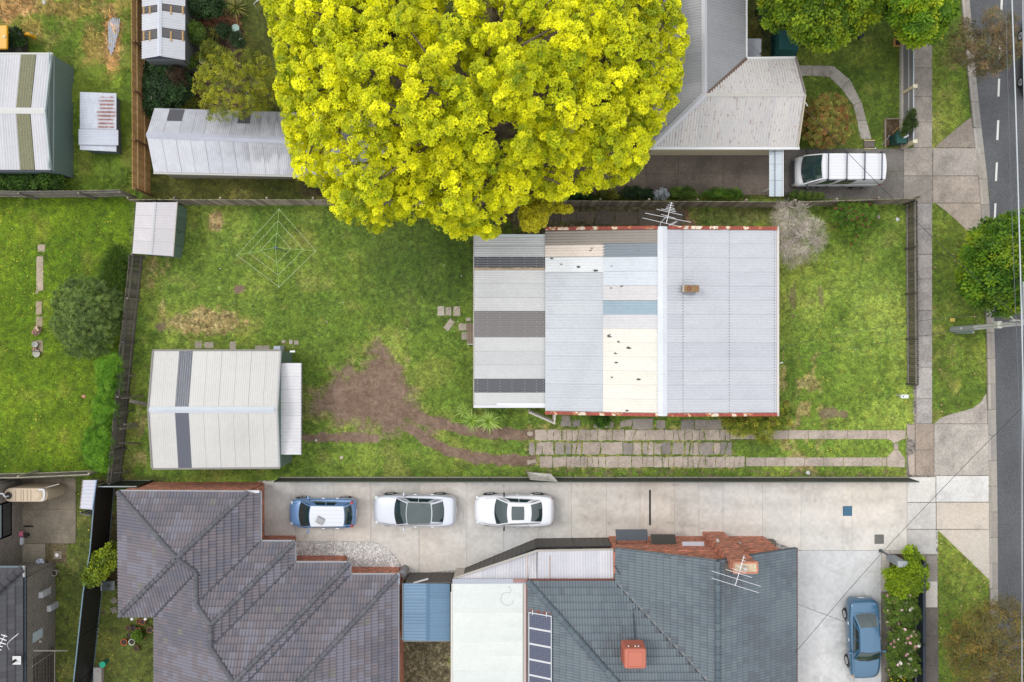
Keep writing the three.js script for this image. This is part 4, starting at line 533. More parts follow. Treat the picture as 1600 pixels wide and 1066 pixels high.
{ // corner of a yellow machine
  const o = thing('yellow_loader', 'yellow digger canopy and boom cut off by the west edge of the photo', 'digger', V(-28.1, 0, -16.9)); const ye = flat(236, 172, 28, { roughness: 0.45 }), p = W(2, 60, 1.6);
  part(o, 'canopy', rbox(1.7, 0.16, 1.35, 0.07, -0.82, 1.6, 0, 3), ye); part(o, 'cab_post', bar(V(-0.1, 0.4, 0.55), V(-0.1, 1.55, 0.55), 0.07), M.dark); part(o, 'cab_post', bar(V(-0.1, 0.4, -0.55), V(-0.1, 1.55, -0.55), 0.07), M.dark); part(o, 'body', rbox(1.7, 0.7, 1.2, 0.1, -0.6, 0.55, 0), flat(60, 58, 52)); part(o, 'boom', tube([V(0.3, 0.5, -0.62), V(0.62, 0.75, -0.55), V(0.75, 0.4, -0.5)], 0.1, 8), ye); part(o, 'boom', tube([V(-0.2, 0.35, 0.75), V(0.3, 0.5, 0.8), V(0.7, 0.3, 0.9)], 0.08, 8), ye); part(o, 'beacon', cyl(0.05, 0.06, 0.08, 10, -0.08, 1.72, 0), M.white);
}
// ---------------------------------------------------------------- north neighbour's house
{
  const o = thing('north_house', 'house with grey corrugated main roof and cream paint-worn front wing behind the white van', 'house'); const cream = flat(222, 208, 176);
  const he = 2.8, hr = 4.05; walls(o, [[880, -120], [1130, -120], [1130, 132], [1206, 132], [1206, 240], [1012, 240], [1012, 206], [880, 206]], 2.75, cream);
  const roof = new THREE.Group(); roof.name = 'roof'; o.add(roof);
  const X = W(1101, 148, hr), T0 = W(1100.5, -130, hr), grey = [metal(176, 177, 180), metal(171, 172, 176), metal(180, 181, 184)], grey2 = [metal(164, 166, 170), metal(160, 162, 167), metal(168, 170, 174)];
  const pt = tex(1024, 5, (u, v) => { const st = pfbm(u * 1, v, 5, 4, 5), w = pfbm(u, v * 0.2, 90, 3, 9), r = sm(0.69, 0.78, pfbm(u, v * 0.4, 64, 3, 15)); const k = 0.92 + 0.16 * w; const b = sm(0.5, 0.62, w) * 0.25; return [lerp(lerp(224, 180, b * 1.6), 140, r * 0.45) * k, lerp(lerp(221, 180, b * 1.6), 104, r * 0.45) * k, lerp(lerp(217, 188, b * 1.6), 98, r * 0.45) * k]; });
  const worn = [std(tint(208, 206, 206, 212), { map: pt, roughness: 0.7 }), std(tint(203, 202, 202, 212), { map: pt, roughness: 0.7 }), std(tint(212, 210, 209, 212), { map: pt, roughness: 0.7 })];
  const SW = W(1018, 229, he), SE = W(1246.5, 229, he), R1 = W(1258, 147.5, hr), NE = W(1243.5, 91, he), IN = W(1165.5, 91.5, he);
  const hipA = W(1101, 148, hr);
  corrPolySheets(roof, [W(1018, -130, he), T0, X, SW], V(1, 0, 0), grey); // west slope, ribs east-west
  corrPolySheets(roof, [T0, W(1165, -130, he), IN, X], V(1, 0, 0), grey2);
  corrPolySheets(roof, [SW, SE, R1, X], V(0, 0, 1), worn); corrPolySheets(roof, [X, R1, NE, IN], V(0, 0, 1), worn);
  ridgeCap(roof, T0.clone().add(V(0, .03, 0)), X.clone().add(V(0, .03, 0)), 0.3, metal(206, 206, 214), 0.07); ridgeCap(roof, X.clone().add(V(0, .03, 0)), R1.clone().add(V(0, .03, 0)), 0.2, metal(214, 210, 205), 0.05); ridgeCap(roof, X.clone().add(V(0, .04, 0)), SW.clone().add(V(0, .06, 0)), 0.34, metal(206, 207, 214), 0.05, 'hip_capping');
  part(roof, 'valley_gutter', bar(X.clone().add(V(0.1, .0, 0)), IN.clone().add(V(0.05, 0.03, 0)), 0.16, 0.03), oldc(112, 92, 80)); gutter(roof, W(1015, 231, he), W(1250, 231, he), M.white, 0.16); gutter(roof, W(1167, 91, he + 0.04), W(1244, 90, he + 0.04), M.white, 0.16); gutter(roof, W(1166.5, -130, he), W(1166.5, 90, he), M.white, 0.13); part(roof, 'barge', bar(SE, R1, 0.06, 0.2), flat(206, 196, 176)); part(roof, 'barge', bar(R1, NE, 0.06, 0.2), flat(150, 142, 134)); const rg = new THREE.Group();
  part(o, 'gable', polyWall([G(1206, 240).setY(2.7), G(1206, 132).setY(2.7), G(1206, 186).setY(3.85)].map(p => p.add(V(0.02, 0, 0)))), cream); part(o, 'wall_pipe', bar(W(1258, 160, 2.4), W(1262, 166, 2.4), 0.06, 0.06), M.white); part(o, 'wall_vent', box(1.0, 0.06, 0.05, W(1055, 234, 2.4).x, 2.4, G(1055, 240).z + 0.13), M.dark);
  const cl = thing('side_gate_roof', 'narrow strip of pale ribbed metal roof between the dark driveway and the white van', 'awning'); const wm = [metal(206, 216, 224), metal(200, 211, 220)]; sheetRun(cl, W(1202, 231, 2.35), W(1202, 307, 2.35), W(1223, 231, 2.45), W(1223, 307, 2.45), wm, 0.8, 0.16, 0.012); part(cl, 'edge_trim', bar(W(1211, 231, 2.44), W(1211, 307, 2.44), 0.03, 0.05), flat(150, 160, 172)); part(cl, 'edge_trim', bar(W(1223.5, 231, 2.47), W(1223.5, 307, 2.47), 0.05, 0.08), flat(232, 234, 238)); for (const y of [240, 300]) part(cl, 'post', cyl(0.04, 0.04, 2.35, 8).translate(G(1193, y).x, 1.17, G(1193, y).z), M.white);
  const ac = thing('cooler_unit', 'pale grey metal box standing against the north house wall near the green cover', 'cooler', G(1167, 88)); part(ac, 'cabinet', rbox(0.85, 1.1, 1.05, 0.03, 0, 0.55, 0), metal(196, 204, 216)); part(ac, 'lid', rbox(0.92, 0.05, 1.12, 0.02, 0, 1.12, 0), metal(206, 212, 222)); part(ac, 'lid_seam', bar(V(-0.3, 1.15, -0.3), V(0.3, 1.15, 0.25), 0.015, 0.01), flat(170, 176, 186));
  const tk = thing('covered_grill', 'dark green fabric cover over a barbecue in the corner of the north house lawn', 'cover', G(1221, 75)); const tg = flat(22, 92, 92, { roughness: 0.8 }); { const g = new THREE.BoxGeometry(1, 1, 1, 8, 6, 8), p = g.attributes.position; for (let i = 0; i < p.count; i++) { const y = p.getY(i) + 0.5, f = lerp(1.25, 0.92, y), wv = 1 + 0.05 * Math.sin(p.getX(i) * 17 + p.getZ(i) * 11) * (1 - y); p.setXYZ(i, p.getX(i) * 1.15 * f * wv, y * 1.15, p.getZ(i) * 1.15 * f * wv); } g.computeVertexNormals(); part(tk, 'cover', g, tg); part(tk, 'hem', new THREE.TorusGeometry(0.74, 0.02, 6, 4).rotateX(Math.PI / 2).rotateY(Math.PI / 4).translate(0, 1.14, 0), flat(44, 126, 122)); }
}
// ---------------------------------------------------------------- brown tiled brick house
{
  const he = 2.5, E = (x, y, h = he) => V((x - 800) * (H - he) / F, h, (y - 533) * (H - he) / F);
  const o = thing('tiled_brick_house', 'red brick house with purple brown concrete tile roof stepping along the shared driveway', 'house');
  const foot = [[190, 770], [386, 770], [386, 859], [439, 859], [439, 892], [524, 892], [524, 911], [617.5, 911], [617.5, 1195], [243.5, 1195], [246, 955], [190, 955]].map(([x, y]) => { const p = E(x, y); return [800 + p.x * 27, 533 + p.z * 27]; }); walls(o, foot, 2.42, M.brick);
  const roof = new THREE.Group(); roof.name = 'roof'; o.add(roof);
  const A = E(300, 857, 4.27), NW = E(186, 768, 2.57), NEh = E(389, 768, 2.78), NEc = E(406, 768), v1 = E(406, 847), B = E(324, 881, 3.87), Cc = E(324, 929, 3.87), D = E(351, 956, 4.32), Ee = E(351, 989, 4.32), Fp = E(394, 1032, 5.04), Gp = E(394, 1051, 5.04), Hh = E(431.5, 1088.5, 5.67), SWc = E(186, 963, 2.45), Sv = E(242, 963), n2 = E(460, 847), v2 = E(460, 880), n3 = E(546, 880), v3 = E(546, 899), n4 = E(621, 899), e4 = E(621, 1200), r4 = E(431.5, 1200, 5.67), w2 = E(242, 1200);
  const planes = [{ pts: [NW, A, SWc], down: [-1, 0] }, { pts: [NW, NEh, A], down: [0, -1] }, { pts: [A, NEh, NEc, v1, Cc, B], down: [1, 0] }, { pts: [A, B, Sv, SWc], down: [0, 1] }, { pts: [Sv, B, Cc, D, Ee, Fp, Gp, Hh, r4, w2], down: [-1, 0] }, { pts: [v1, n2, D, Cc], down: [0, -1] }, { pts: [n2, v2, Ee, D], down: [1, 0] }, { pts: [v2, n3, Fp, Ee], down: [0, -1] }, { pts: [n3, v3, Gp, Fp], down: [1, 0] }, { pts: [v3, n4, Hh, Gp], down: [0, -1] }, { pts: [n4, e4, r4, Hh], down: [1, 0] }];
  const base = [[118, 113, 122], [111, 107, 116], [124, 117, 123], [110, 109, 121], [130, 127, 138], [126, 123, 119]], cols = base.map(c => C(...c)), mats = base.map(c => flat(...c, { roughness: 0.8 }));
  tileRoof(roof, planes, { w: 0.345, l: 0.372, geo: tileGeo(0.345, 0.372, 2, 0.045, 0.07), mats, cols, base: std(new THREE.Color(1, 1, 1), { roughness: 0.8 }), budget: 298, under: flat(52, 50, 54), tone: (p, pi) => { const n = noise(p.x / 2.2, p.z / 1.4, 5) + rr(-.25, .25); return rnd() < 0.012 ? 5 : n > 0.78 ? 4 : n > 0.55 ? 2 : n > 0.4 ? 0 : n > 0.25 ? 1 : 3; } });
  const rm = [flat(98, 98, 106, { roughness: 0.75 }), flat(92, 92, 100, { roughness: 0.75 }), flat(104, 104, 111, { roughness: 0.75 })], up = V(0, 0.06, 0), q = p => p.clone().add(up);
  [[NW, A], [NEh, A], [A, SWc], [A, B], [B, Cc], [Cc, D], [D, Ee], [Ee, Fp], [Fp, Gp], [Gp, Hh], [Hh, r4], [n2, D], [n3, Fp], [n4, Hh]].forEach(([a, b]) => hipCaps(roof, q(a), q(b), rm));
  const vm = flat(58, 60, 74, { roughness: 0.4 }); [[v1, Cc], [v2, Ee], [v3, Gp], [Sv, B]].forEach(([a, b]) => part(roof, 'valley_gutter', bar(a.clone().add(V(0, 0.125, 0)), b.clone().add(V(0, 0.125, 0)), 0.085, 0.012), vm));
  const gm = flat(196, 198, 204, { roughness: 0.5 }); [[NW, NEh], [NEc, v1], [v1, n2], [n2, v2], [v2, n3], [n3, v3], [v3, n4], [n4, e4], [NW, SWc], [SWc, Sv], [Sv, w2]].forEach(([a, b]) => { const d = b.clone().sub(a).normalize(), s = V(d.z, 0, -d.x).multiplyScalar(0.04); gutter(roof, a.clone().add(s).setY(a.y + 0.02), b.clone().add(s).setY(b.y + 0.02), gm, 0.1); });
  part(roof, 'gutter_box', rbox(0.75, 0.14, 0.14, 0.02, E(396, 767).x, 2.62, E(396, 767.5).z), flat(226, 226, 230)); part(roof, 'rain_head', rbox(0.12, 0.2, 0.62, 0.03, E(622.5, 905).x, 2.45, E(622, 905).z), flat(190, 198, 208));
  for (const [x, y] of [[204, 966], [225, 966]]) part(o, 'wall_light', new THREE.SphereGeometry(0.09, 12, 8).translate(E(x, y).x, 2.35, E(x, y).z + 0.1), M.white);
  part(o, 'downpipe', tube([E(624.5, 1001, 2.3), E(624.5, 1001, 0.2)], 0.04, 8), M.white); 
}
// ---------------------------------------------------------------- grey-blue tiled house with the brick gable
{
  const he = 2.9, E = (x, y, h = he) => V((x - 800) * (H - he) / F, h, (y - 533) * (H - he) / F);
  const o = thing('gabled_brick_house', 'red brick house with slate blue tile roof and brick chimney by the pale car pad', 'house');
  const wy = G(0, 840.5).z, gp = [G(951, 840.5), G(1082, 840.5), G(1192, 840.5)];
  walls(o, [[951, 840.5], [1192, 840.5], [1192, 1180], [820, 1180], [820, 884], [951, 884]], 2.8, M.brick);
  part(o, 'gable_wall', polyWall([gp[2].clone().setY(2.75), gp[0].clone().setY(2.75), gp[1].clone().setY(4.95)].map(p => p.add(V(0, 0, -0.02)))), M.brick);
  const roof = new THREE.Group(); roof.name = 'roof'; o.add(roof);
  const hr = 5.1, p = { w0: E(962, 857), w1: E(962, 908), r0: E(1103, 857, hr), r1: E(1103, 1049, hr), rE: E(1103, 1200, hr), e0: E(1243, 857), e1: E(1243, 1200), n0: E(825, 908), hp: E(1025, 1108, 6.02), t1: E(1103, 1108, 6.02), h2: E(1025, 1200, 6.02), s0: E(825, 1200) };
  const planes = [{ pts: [p.w0, p.r0, p.r1, p.w1], down: [-1, 0] }, { pts: [p.e0, p.e1, p.rE, p.r0], down: [1, 0] }, { pts: [p.n0, p.w1, p.r1, p.t1, p.hp], down: [0, -1] }, { pts: [p.n0, p.hp, p.h2, p.s0], down: [-1, 0] }];
  const base = [[112, 123, 131], [107, 118, 126], [116, 127, 134], [109, 119, 127], [103, 111, 118]], cols = base.map(c => C(...c)), mats = base.map(c => flat(...c, { roughness: 0.75 }));
  tileRoof(roof, planes, { w: 0.3, l: 0.375, stagger: true, geo: tileGeo(0.3, 0.375, 2, 0.036, 0.07), mats, cols, base: std(new THREE.Color(1, 1, 1), { roughness: 0.75 }), budget: 298, under: flat(44, 50, 56), tone: q => { const n = noise(q.x / 1.8, q.z / 1.8, 15) + rr(-.3, .3); return n > 0.7 ? 2 : n > 0.5 ? 0 : n > 0.32 ? 1 : n > 0.2 ? 3 : 4; } });
  const rm = [flat(98, 112, 120), flat(104, 117, 124), flat(93, 106, 115)], q = v => v.clone().add(V(0, 0.06, 0));
  hipCaps(roof, q(p.r0), q(p.rE), rm, 0.26); hipCaps(roof, q(p.n0), q(p.hp), rm, 0.3); part(roof, 'valley_gutter', bar(q(p.w1), q(p.r1), 0.2, 0.03), metal(128, 132, 136)); part(roof, 'valley_gutter', bar(q(p.w1).add(V(-0.12, 0.005, 0)), q(p.r1).add(V(-0.12, 0.005, 0)), 0.05, 0.03), M.dark);
  const rg = flat(142, 84, 74), mar = flat(96, 52, 52); gutter(roof, E(824, 907), E(960, 907), rg, 0.1); gutter(roof, E(823.5, 908), E(823.5, 1200), rg, 0.1); gutter(roof, E(1245, 857), E(1245, 1200), mar, 0.13); part(roof, 'verge', bar(p.w0.clone().add(V(0, 0, -0.03)), p.r0.clone().add(V(0, 0, -0.03)), 0.05, 0.1), flat(112, 120, 124)); part(roof, 'verge', bar(p.r0.clone().add(V(0, 0, -0.03)), p.e0.clone().add(V(0, 0, -0.03)), 0.05, 0.1), flat(84, 92, 98)); part(roof, 'lead_flashing', box(0.8, 0.08, 0.5, E(1126, 861).x, 5.0, E(0, 868).z), oldc(104, 96, 92));
  // chimney breast and stack
  const ch = new THREE.Group(); ch.name = 'chimney'; o.add(ch); const c0 = G(1097.5, 830.5), c1 = G(1129.5, 844); part(ch, 'stack', metricUV(box(c1.x - c0.x, 5.9, c1.z - c0.z, (c0.x + c1.x) / 2, 2.95, (c0.z + c1.z) / 2)), M.brick); part(ch, 'cap', metricUV(box(c1.x - c0.x - 0.1, 0.05, c1.z - c0.z - 0.1, (c0.x + c1.x) / 2, 5.92, (c0.z + c1.z) / 2)), oldc(214, 196, 168)); part(ch, 'brick_rim', merge([box(c1.x - c0.x + 0.04, 0.09, 0.1, (c0.x + c1.x) / 2, 5.9, c0.z), box(c1.x - c0.x + 0.04, 0.09, 0.1, (c0.x + c1.x) / 2, 5.9, c1.z), box(0.08, 0.084, c1.z - c0.z - 0.11, c0.x, 5.9, (c0.z + c1.z) / 2), box(0.08, 0.084, c1.z - c0.z - 0.11, c1.x, 5.9, (c0.z + c1.z) / 2)]), M.brick); part(ch, 'pot', cyl(0.1, 0.12, 0.2, 12, (c0.x + c1.x) / 2 - 0.05, 6.02, (c0.z + c1.z) / 2 + 0.02), flat(206, 200, 190));
  // windows, hoods and fittings on the gable wall
  const zf = wy - 0.03, hood = (x0, x1, h, z0, z1, m, nm, drop = 0.1) => { const a = W(x0, 0, h).x, b = W(x1, 0, h).x, g = new THREE.Group(); g.name = nm; o.add(g); const P = [V(a - 0.04, h - drop, z0), V(b - 0.04, h - drop, z0), V(b, h, z1), V(a, h, z1)]; const geo = new THREE.BoxGeometry(1, 0.05, 1); const pos = geo.attributes.position; for (let i = 0; i < pos.count; i++) { const u = pos.getX(i) + .5, v = pos.getZ(i) + .5, y = pos.getY(i); const q = P[0].clone().lerp(P[1], u).lerp(P[3].clone().lerp(P[2], u), v); pos.setXYZ(i, q.x, q.y + y, q.z); } geo.computeVertexNormals(); part(g, 'panel', geo, m); for (const x of [a + 0.05, b - 0.05]) part(g, 'arm', bar(V(x, h - drop - 0.05, z0 + 0.05), V(x, h - 0.3, wy - 0.02), 0.03), M.dark); return g; };
  const wz = (y, h) => (y - 533) * (H - h) / F, dkb = flat(78, 84, 94, { roughness: 0.6 });
  hood(963, 1013, 1.95, wz(827.5, 1.85), wz(844.5, 1.95), dkb, 'window_hood'); const h2_ = hood(1018, 1056, 1.75, wz(835, 1.65), wz(850.5, 1.75), flat(96, 92, 84), 'window_hood'); for (let i = 0; i < 22; i++) { const a = W(1018, 0, 1.75).x, b = W(1056, 0, 1.75).x, x = lerp(a, b, (i + .5) / 22); part(h2_, 'slat', bar(V(x, 1.69, wz(835.5, 1.65)), V(x + 0.04, 1.785, wz(850, 1.75)), 0.03, 0.015), flat(72, 68, 62)); }
  const wh = hood(1067, 1101, 2.0, wz(847, 2.0), wz(856.5, 2.0), flat(214, 216, 228), 'window_hood', 0.04); part(wh, 'valance', box(0.98, 0.26, 0.05, W(1090, 0, 2.0).x, 1.93, wz(859, 2.0)), flat(240, 232, 222));
  const win = (x0, x1, h0, h1) => { const a = W(x0, 0, h1).x, b = W(x1, 0, h1).x, g = part(o, 'window', box(b - a, h1 - h0, 0.06, (a + b) / 2, (h0 + h1) / 2, zf), M.dark); part(g, 'pane', box(b - a - 0.1, h1 - h0 - 0.1, 0.02, (a + b) / 2, (h0 + h1) / 2, zf - 0.036), M.glass); }; win(968, 1010, 0.9, 2.2); win(1019, 1041, 1.5, 2.45); win(1070, 1102, 0.9, 2.0);
  part(o, 'wall_light', merge([cyl(0.06, 0.09, 0.12, 10, W(1122, 0, 2.3).x, 2.3, c0.z - 0.08), box(0.04, 0.04, 0.12, W(1122, 0, 2.3).x, 2.34, c0.z - 0.02)]), M.white); part(o, 'wall_pipe', tube([V(W(1155, 0, 1.5).x, 1.3, zf - 0.05), V(W(1155, 0, 1.5).x, 1.6, zf - 0.1), V(W(1158, 0, 1.5).x, 1.5, zf - 0.06)], 0.03, 8), M.white); part(o, 'wall_conduit', tube([V(W(1122, 0, 2.2).x, 2.2, c0.z - 0.03), V(W(1122.4, 0, 1.6).x, 1.5, c0.z - 0.03)], 0.015, 6), M.white);
  const gm = thing('gas_meter', 'small gas meter cage at the driveway corner of the brick gable wall', 'meter', G(1202, 846)); part(gm, 'cage', box(0.42, 0.5, 0.3, 0, 0.3, 0), flat(150, 142, 130)); for (let i = 0; i < 4; i++) part(gm, 'bar', box(0.02, 0.52, 0.32, -0.18 + i * 0.12, 0.31, 0), flat(96, 90, 84)); part(gm, 'pipe', tube([V(0.2, 0.1, 0), V(0.5, 0.12, 0.3)], 0.03, 8), flat(206, 196, 176));
  // flat white roof and verandah
  const fr = new THREE.Group(); fr.name = 'flat_roof'; o.add(fr); const wm = [metal(226, 232, 228), metal(229, 234, 231), metal(224, 230, 227)];
  sheetRun(fr, W(707, 912, 2.75), W(707, 1160, 2.75), W(817, 912, 2.85), W(817, 1160, 2.85), wm, 0.8, 0.1, 0.008); part(fr, 'box_gutter', bar(W(707, 908.5, 2.74), W(824, 908.5, 2.84), 0.26, 0.04), metal(178, 184, 196)); part(fr, 'box_gutter', bar(W(802, 907.5, 2.87), W(824, 907.5, 2.87), 0.2, 0.05), flat(170, 132, 126)); part(fr, 'box_gutter', bar(W(820.5, 912, 2.8), W(820.5, 1160, 2.8), 0.2, 0.04), metal(208, 196, 192)); part(fr, 'fascia', bar(W(706.3, 912, 2.7), W(706.3, 1160, 2.7), 0.05, 0.16), flat(232, 226, 216)); part(fr, 'downpipe', tube([W(705.5, 925, 2.6), W(705.5, 1160, 2.6)], 0.05, 8), flat(236, 230, 222));
  walls(o, [[714, 890], [820, 890], [820, 1160], [714, 1160]], 2.6, flat(210, 200, 188), 'wall', [1]);
  part(fr, 'cable_loop', tube([[794, 916], [798, 921], [797, 927], [793, 926], [785, 929], [782.5, 938], [787, 945], [796, 946], [800, 943], [802, 938]].map(([x, y]) => W(x, y, 2.86)), 0.007, 5, 60), flat(200, 208, 206));
  const ve = new THREE.Group(); ve.name = 'verandah_roof'; o.add(ve); const vm = [metal(212, 211, 219), metal(206, 206, 215), metal(217, 216, 222)]; const V1 = W(710, 903.5, 2.62), V2 = W(839.5, 860.5, 2.62), V3 = W(959, 858.5, 2.62), V4 = W(959.5, 905.5, 2.72), V5 = W(710, 907, 2.66), V6 = W(839.5, 906, 2.7);
  corrPolySheets(ve, [V6, V5, V1, V2], V(0, 0, 1), vm, 0.8, 0.15, 0.015); corrPolySheets(ve, [V4, V6, V2, V3], V(0, 0, 1), vm, 0.8, 0.15, 0.015); part(ve, 'gutter', bar(V1, V2, 0.1, 0.07), flat(190, 184, 176)); part(ve, 'gutter', bar(V2, V3, 0.1, 0.07), flat(184, 176, 168)); part(ve, 'flashing', bar(V6.clone().add(V(0.3, .03, 0)), V4.clone().add(V(0, .03, 0)), 0.1, 0.03), flat(160, 84, 70)); part(ve, 'flashing', bar(V3.clone().add(V(0.03, 0.05, 0)), V4.clone().add(V(0.03, 0.08, 0)), 0.1, 0.06), oldc(128, 122, 114)); for (const [x, y] of [[720, 892], [838, 850], [950, 850]]) part(ve, 'post', cyl(0.045, 0.045, 2.6, 8).translate(G(x, y).x, 1.3, G(x, y).z), flat(160, 150, 140));
  for (const x of [824, 859]) part(ve, 'joint_stain', bar(W(x, 868, 2.655), W(x, 904, 2.735), 0.05, 0.008), flat(196, 172, 160));
  // solar panels, each standing off the west slope
  const cell = document.createElement('canvas'); cell.width = 384; cell.height = 240; const cx = cell.getContext('2d'); cx.fillStyle = '#8f96a8'; cx.fillRect(0, 0, 384, 240); for (let i = 0; i < 10; i++) for (let j = 0; j < 6; j++) { cx.fillStyle = ['#2b3454', '#2e3759', '#283150', '#323b5e'][(i * 7 + j * 5) % 4]; cx.fillRect(2 + i * 38.3, 2 + j * 39.6, 36.4, 37.6); cx.fillStyle = '#5a6280'; cx.fillRect(2 + i * 38.3 + 12, 2 + j * 39.6, 0.8, 37.6); cx.fillRect(2 + i * 38.3 + 24, 2 + j * 39.6, 0.8, 37.6); } const ct = new THREE.CanvasTexture(cell); ct.colorSpace = THREE.SRGBColorSpace; const pv = new THREE.MeshPhysicalMaterial({ map: ct, color: new THREE.Color(0.62, 0.62, 0.62), roughness: 0.12, clearcoat: 0.8 });
  const slope = (x, y) => { const t = (x - 825); return E(x, y, he + 0.4527 * t / 29 + 0.17); };
  const uX = slope(860, 960).sub(slope(825, 960)).normalize(), uN = V().crossVectors(V(0, 0, 1), uX).normalize(); const ar = uN.y < 0 ? uN.negate() : uN; const yb = [958, 982.3, 1006.6, 1030.9, 1055.2, 1079.5];
  const solar = thing('solar_panel', 'top solar panel of the blue row on the slate roof, below the red flashing', 'solar panel'); const lab = ['topmost solar panel of the column on the slate blue roof, nearest the red flashing', 'second solar panel down from the red flashing on the slate blue roof', 'third solar panel down, level with the terracotta roof cooler', 'fourth solar panel down, cut by the bottom edge of the photo', 'lowest solar panel of the column, out past the bottom edge']; solar.userData.label = lab[0];
  { const pw = slope(826, 0).distanceTo(slope(861, 0)), ph = (24.1) * (H - he) / F; part(solar, 'glass', box(pw - 0.05, 0.03, ph - 0.05), pv); const fm = flat(226, 228, 232, { roughness: 0.35 }); for (const s of [-1, 1]) { part(solar, 'frame', box(pw, 0.045, 0.045, 0, 0.004, s * (ph / 2 - 0.022)), fm); part(solar, 'frame', box(0.04, 0.045, ph - 0.09, s * (pw / 2 - 0.02), 0.004, 0), fm); } solar.userData.group = 'solar panels on the slate blue roof';
    const g = solar.children[0].geometry, u = g.attributes.uv, nn = g.attributes.normal, pp = g.attributes.position; for (let i = 0; i < u.count; i++) u.setXY(i, pp.getX(i) / (pw - 0.05) + .5, pp.getZ(i) / (ph - 0.05) + .5);
    for (let i = 0; i < 5; i++) { const s = i ? solar.clone() : solar; if (i) { s.name = numbered('solar_panel'); scene.add(s); s.userData = { ...solar.userData, label: lab[i] }; } const c = slope(826, (yb[i] + yb[i + 1]) / 2 - 3.5).add(slope(861, (yb[i] + yb[i + 1]) / 2 - 3.5)).multiplyScalar(0.5); s.quaternion.setFromRotationMatrix(new THREE.Matrix4().makeBasis(uX, ar, V().crossVectors(uX, ar))); s.position.copy(c); } }
  part(roof, 'panel_rail', bar(slope(832, 950), slope(832, 958), 0.04), M.steel); part(roof, 'panel_rail', bar(slope(853, 950), slope(853, 958), 0.04), M.steel); part(roof, 'panel_flashing', bar(slope(826, 953.5).add(V(0, -0.1, 0)), slope(860, 953.5).add(V(0, -0.1, 0)), 0.2, 0.02), flat(150, 88, 80));
  // evaporative cooler
  const ec = thing('roof_cooler', 'terracotta coloured plastic evaporative cooler box on the slate blue roof', 'roof cooler'), tc = flat(206, 118, 96, { roughness: 0.6 }), cc = W(993, 1030, 5.75); ec.position.set(cc.x, 0, cc.z); { const g = new RoundedBoxGeometry(1, 1, 1, 4, 0.12), q2 = g.attributes.position; for (let i = 0; i < q2.count; i++) { const y = q2.getY(i) + 0.5; const f = lerp(1.06, 0.98, y); q2.setXYZ(i, q2.getX(i) * 1.12 * f, 4.65 + y * 1.12, q2.getZ(i) * 1.04 * f); } g.computeVertexNormals(); part(ec, 'cabinet', g, tc); part(ec, 'lid_groove', new THREE.TorusGeometry(0.52, 0.012, 6, 4).rotateX(Math.PI / 2).rotateY(Math.PI / 4).translate(0, 5.77, 0), flat(178, 96, 78)); for (const x of [-0.32, 0.02, 0.18]) part(ec, 'clip', box(0.06, 0.06, 0.06, x, 5.55, -0.56), M.white); for (const s of [-1, 1]) for (let i = 0; i < 5; i++) part(ec, 'louvre', box(0.03, 0.05, 0.7, s * 0.575, 4.85 + i * 0.14, 0), flat(176, 96, 78)); }
  const cd = flat(70, 82, 92); part(o, 'conduit', tube([W(993, 1008, 4.4), W(990, 958, 3.62), W(989, 955, 3.58), W(998, 945, 3.42)], 0.03, 6, 20), cd); part(o, 'wall_cable', tube([W(961, 884, 3.1), W(968, 898, 3.15)], 0.02, 6), M.dark);
  aerial('television aerial standing beside the brick chimney on the slate blue roof', W(1155, 893, 4.6), [W(1150, 887, 4.6), W(1155, 893, 6.5)], [[1163, 868], [1149, 915]], [[1112, 892.5, 1189, 916.5], [1112, 903.5, 1186, 926.5], [1134, 890, 1175, 902.5], [1144, 888.5, 1166, 896], [1150, 884, 1164, 889], [1157, 880, 1165, 883], [1159, 875, 1165, 877], [1160.5, 871, 1165, 872.5]], 6.4, 0.013);
}
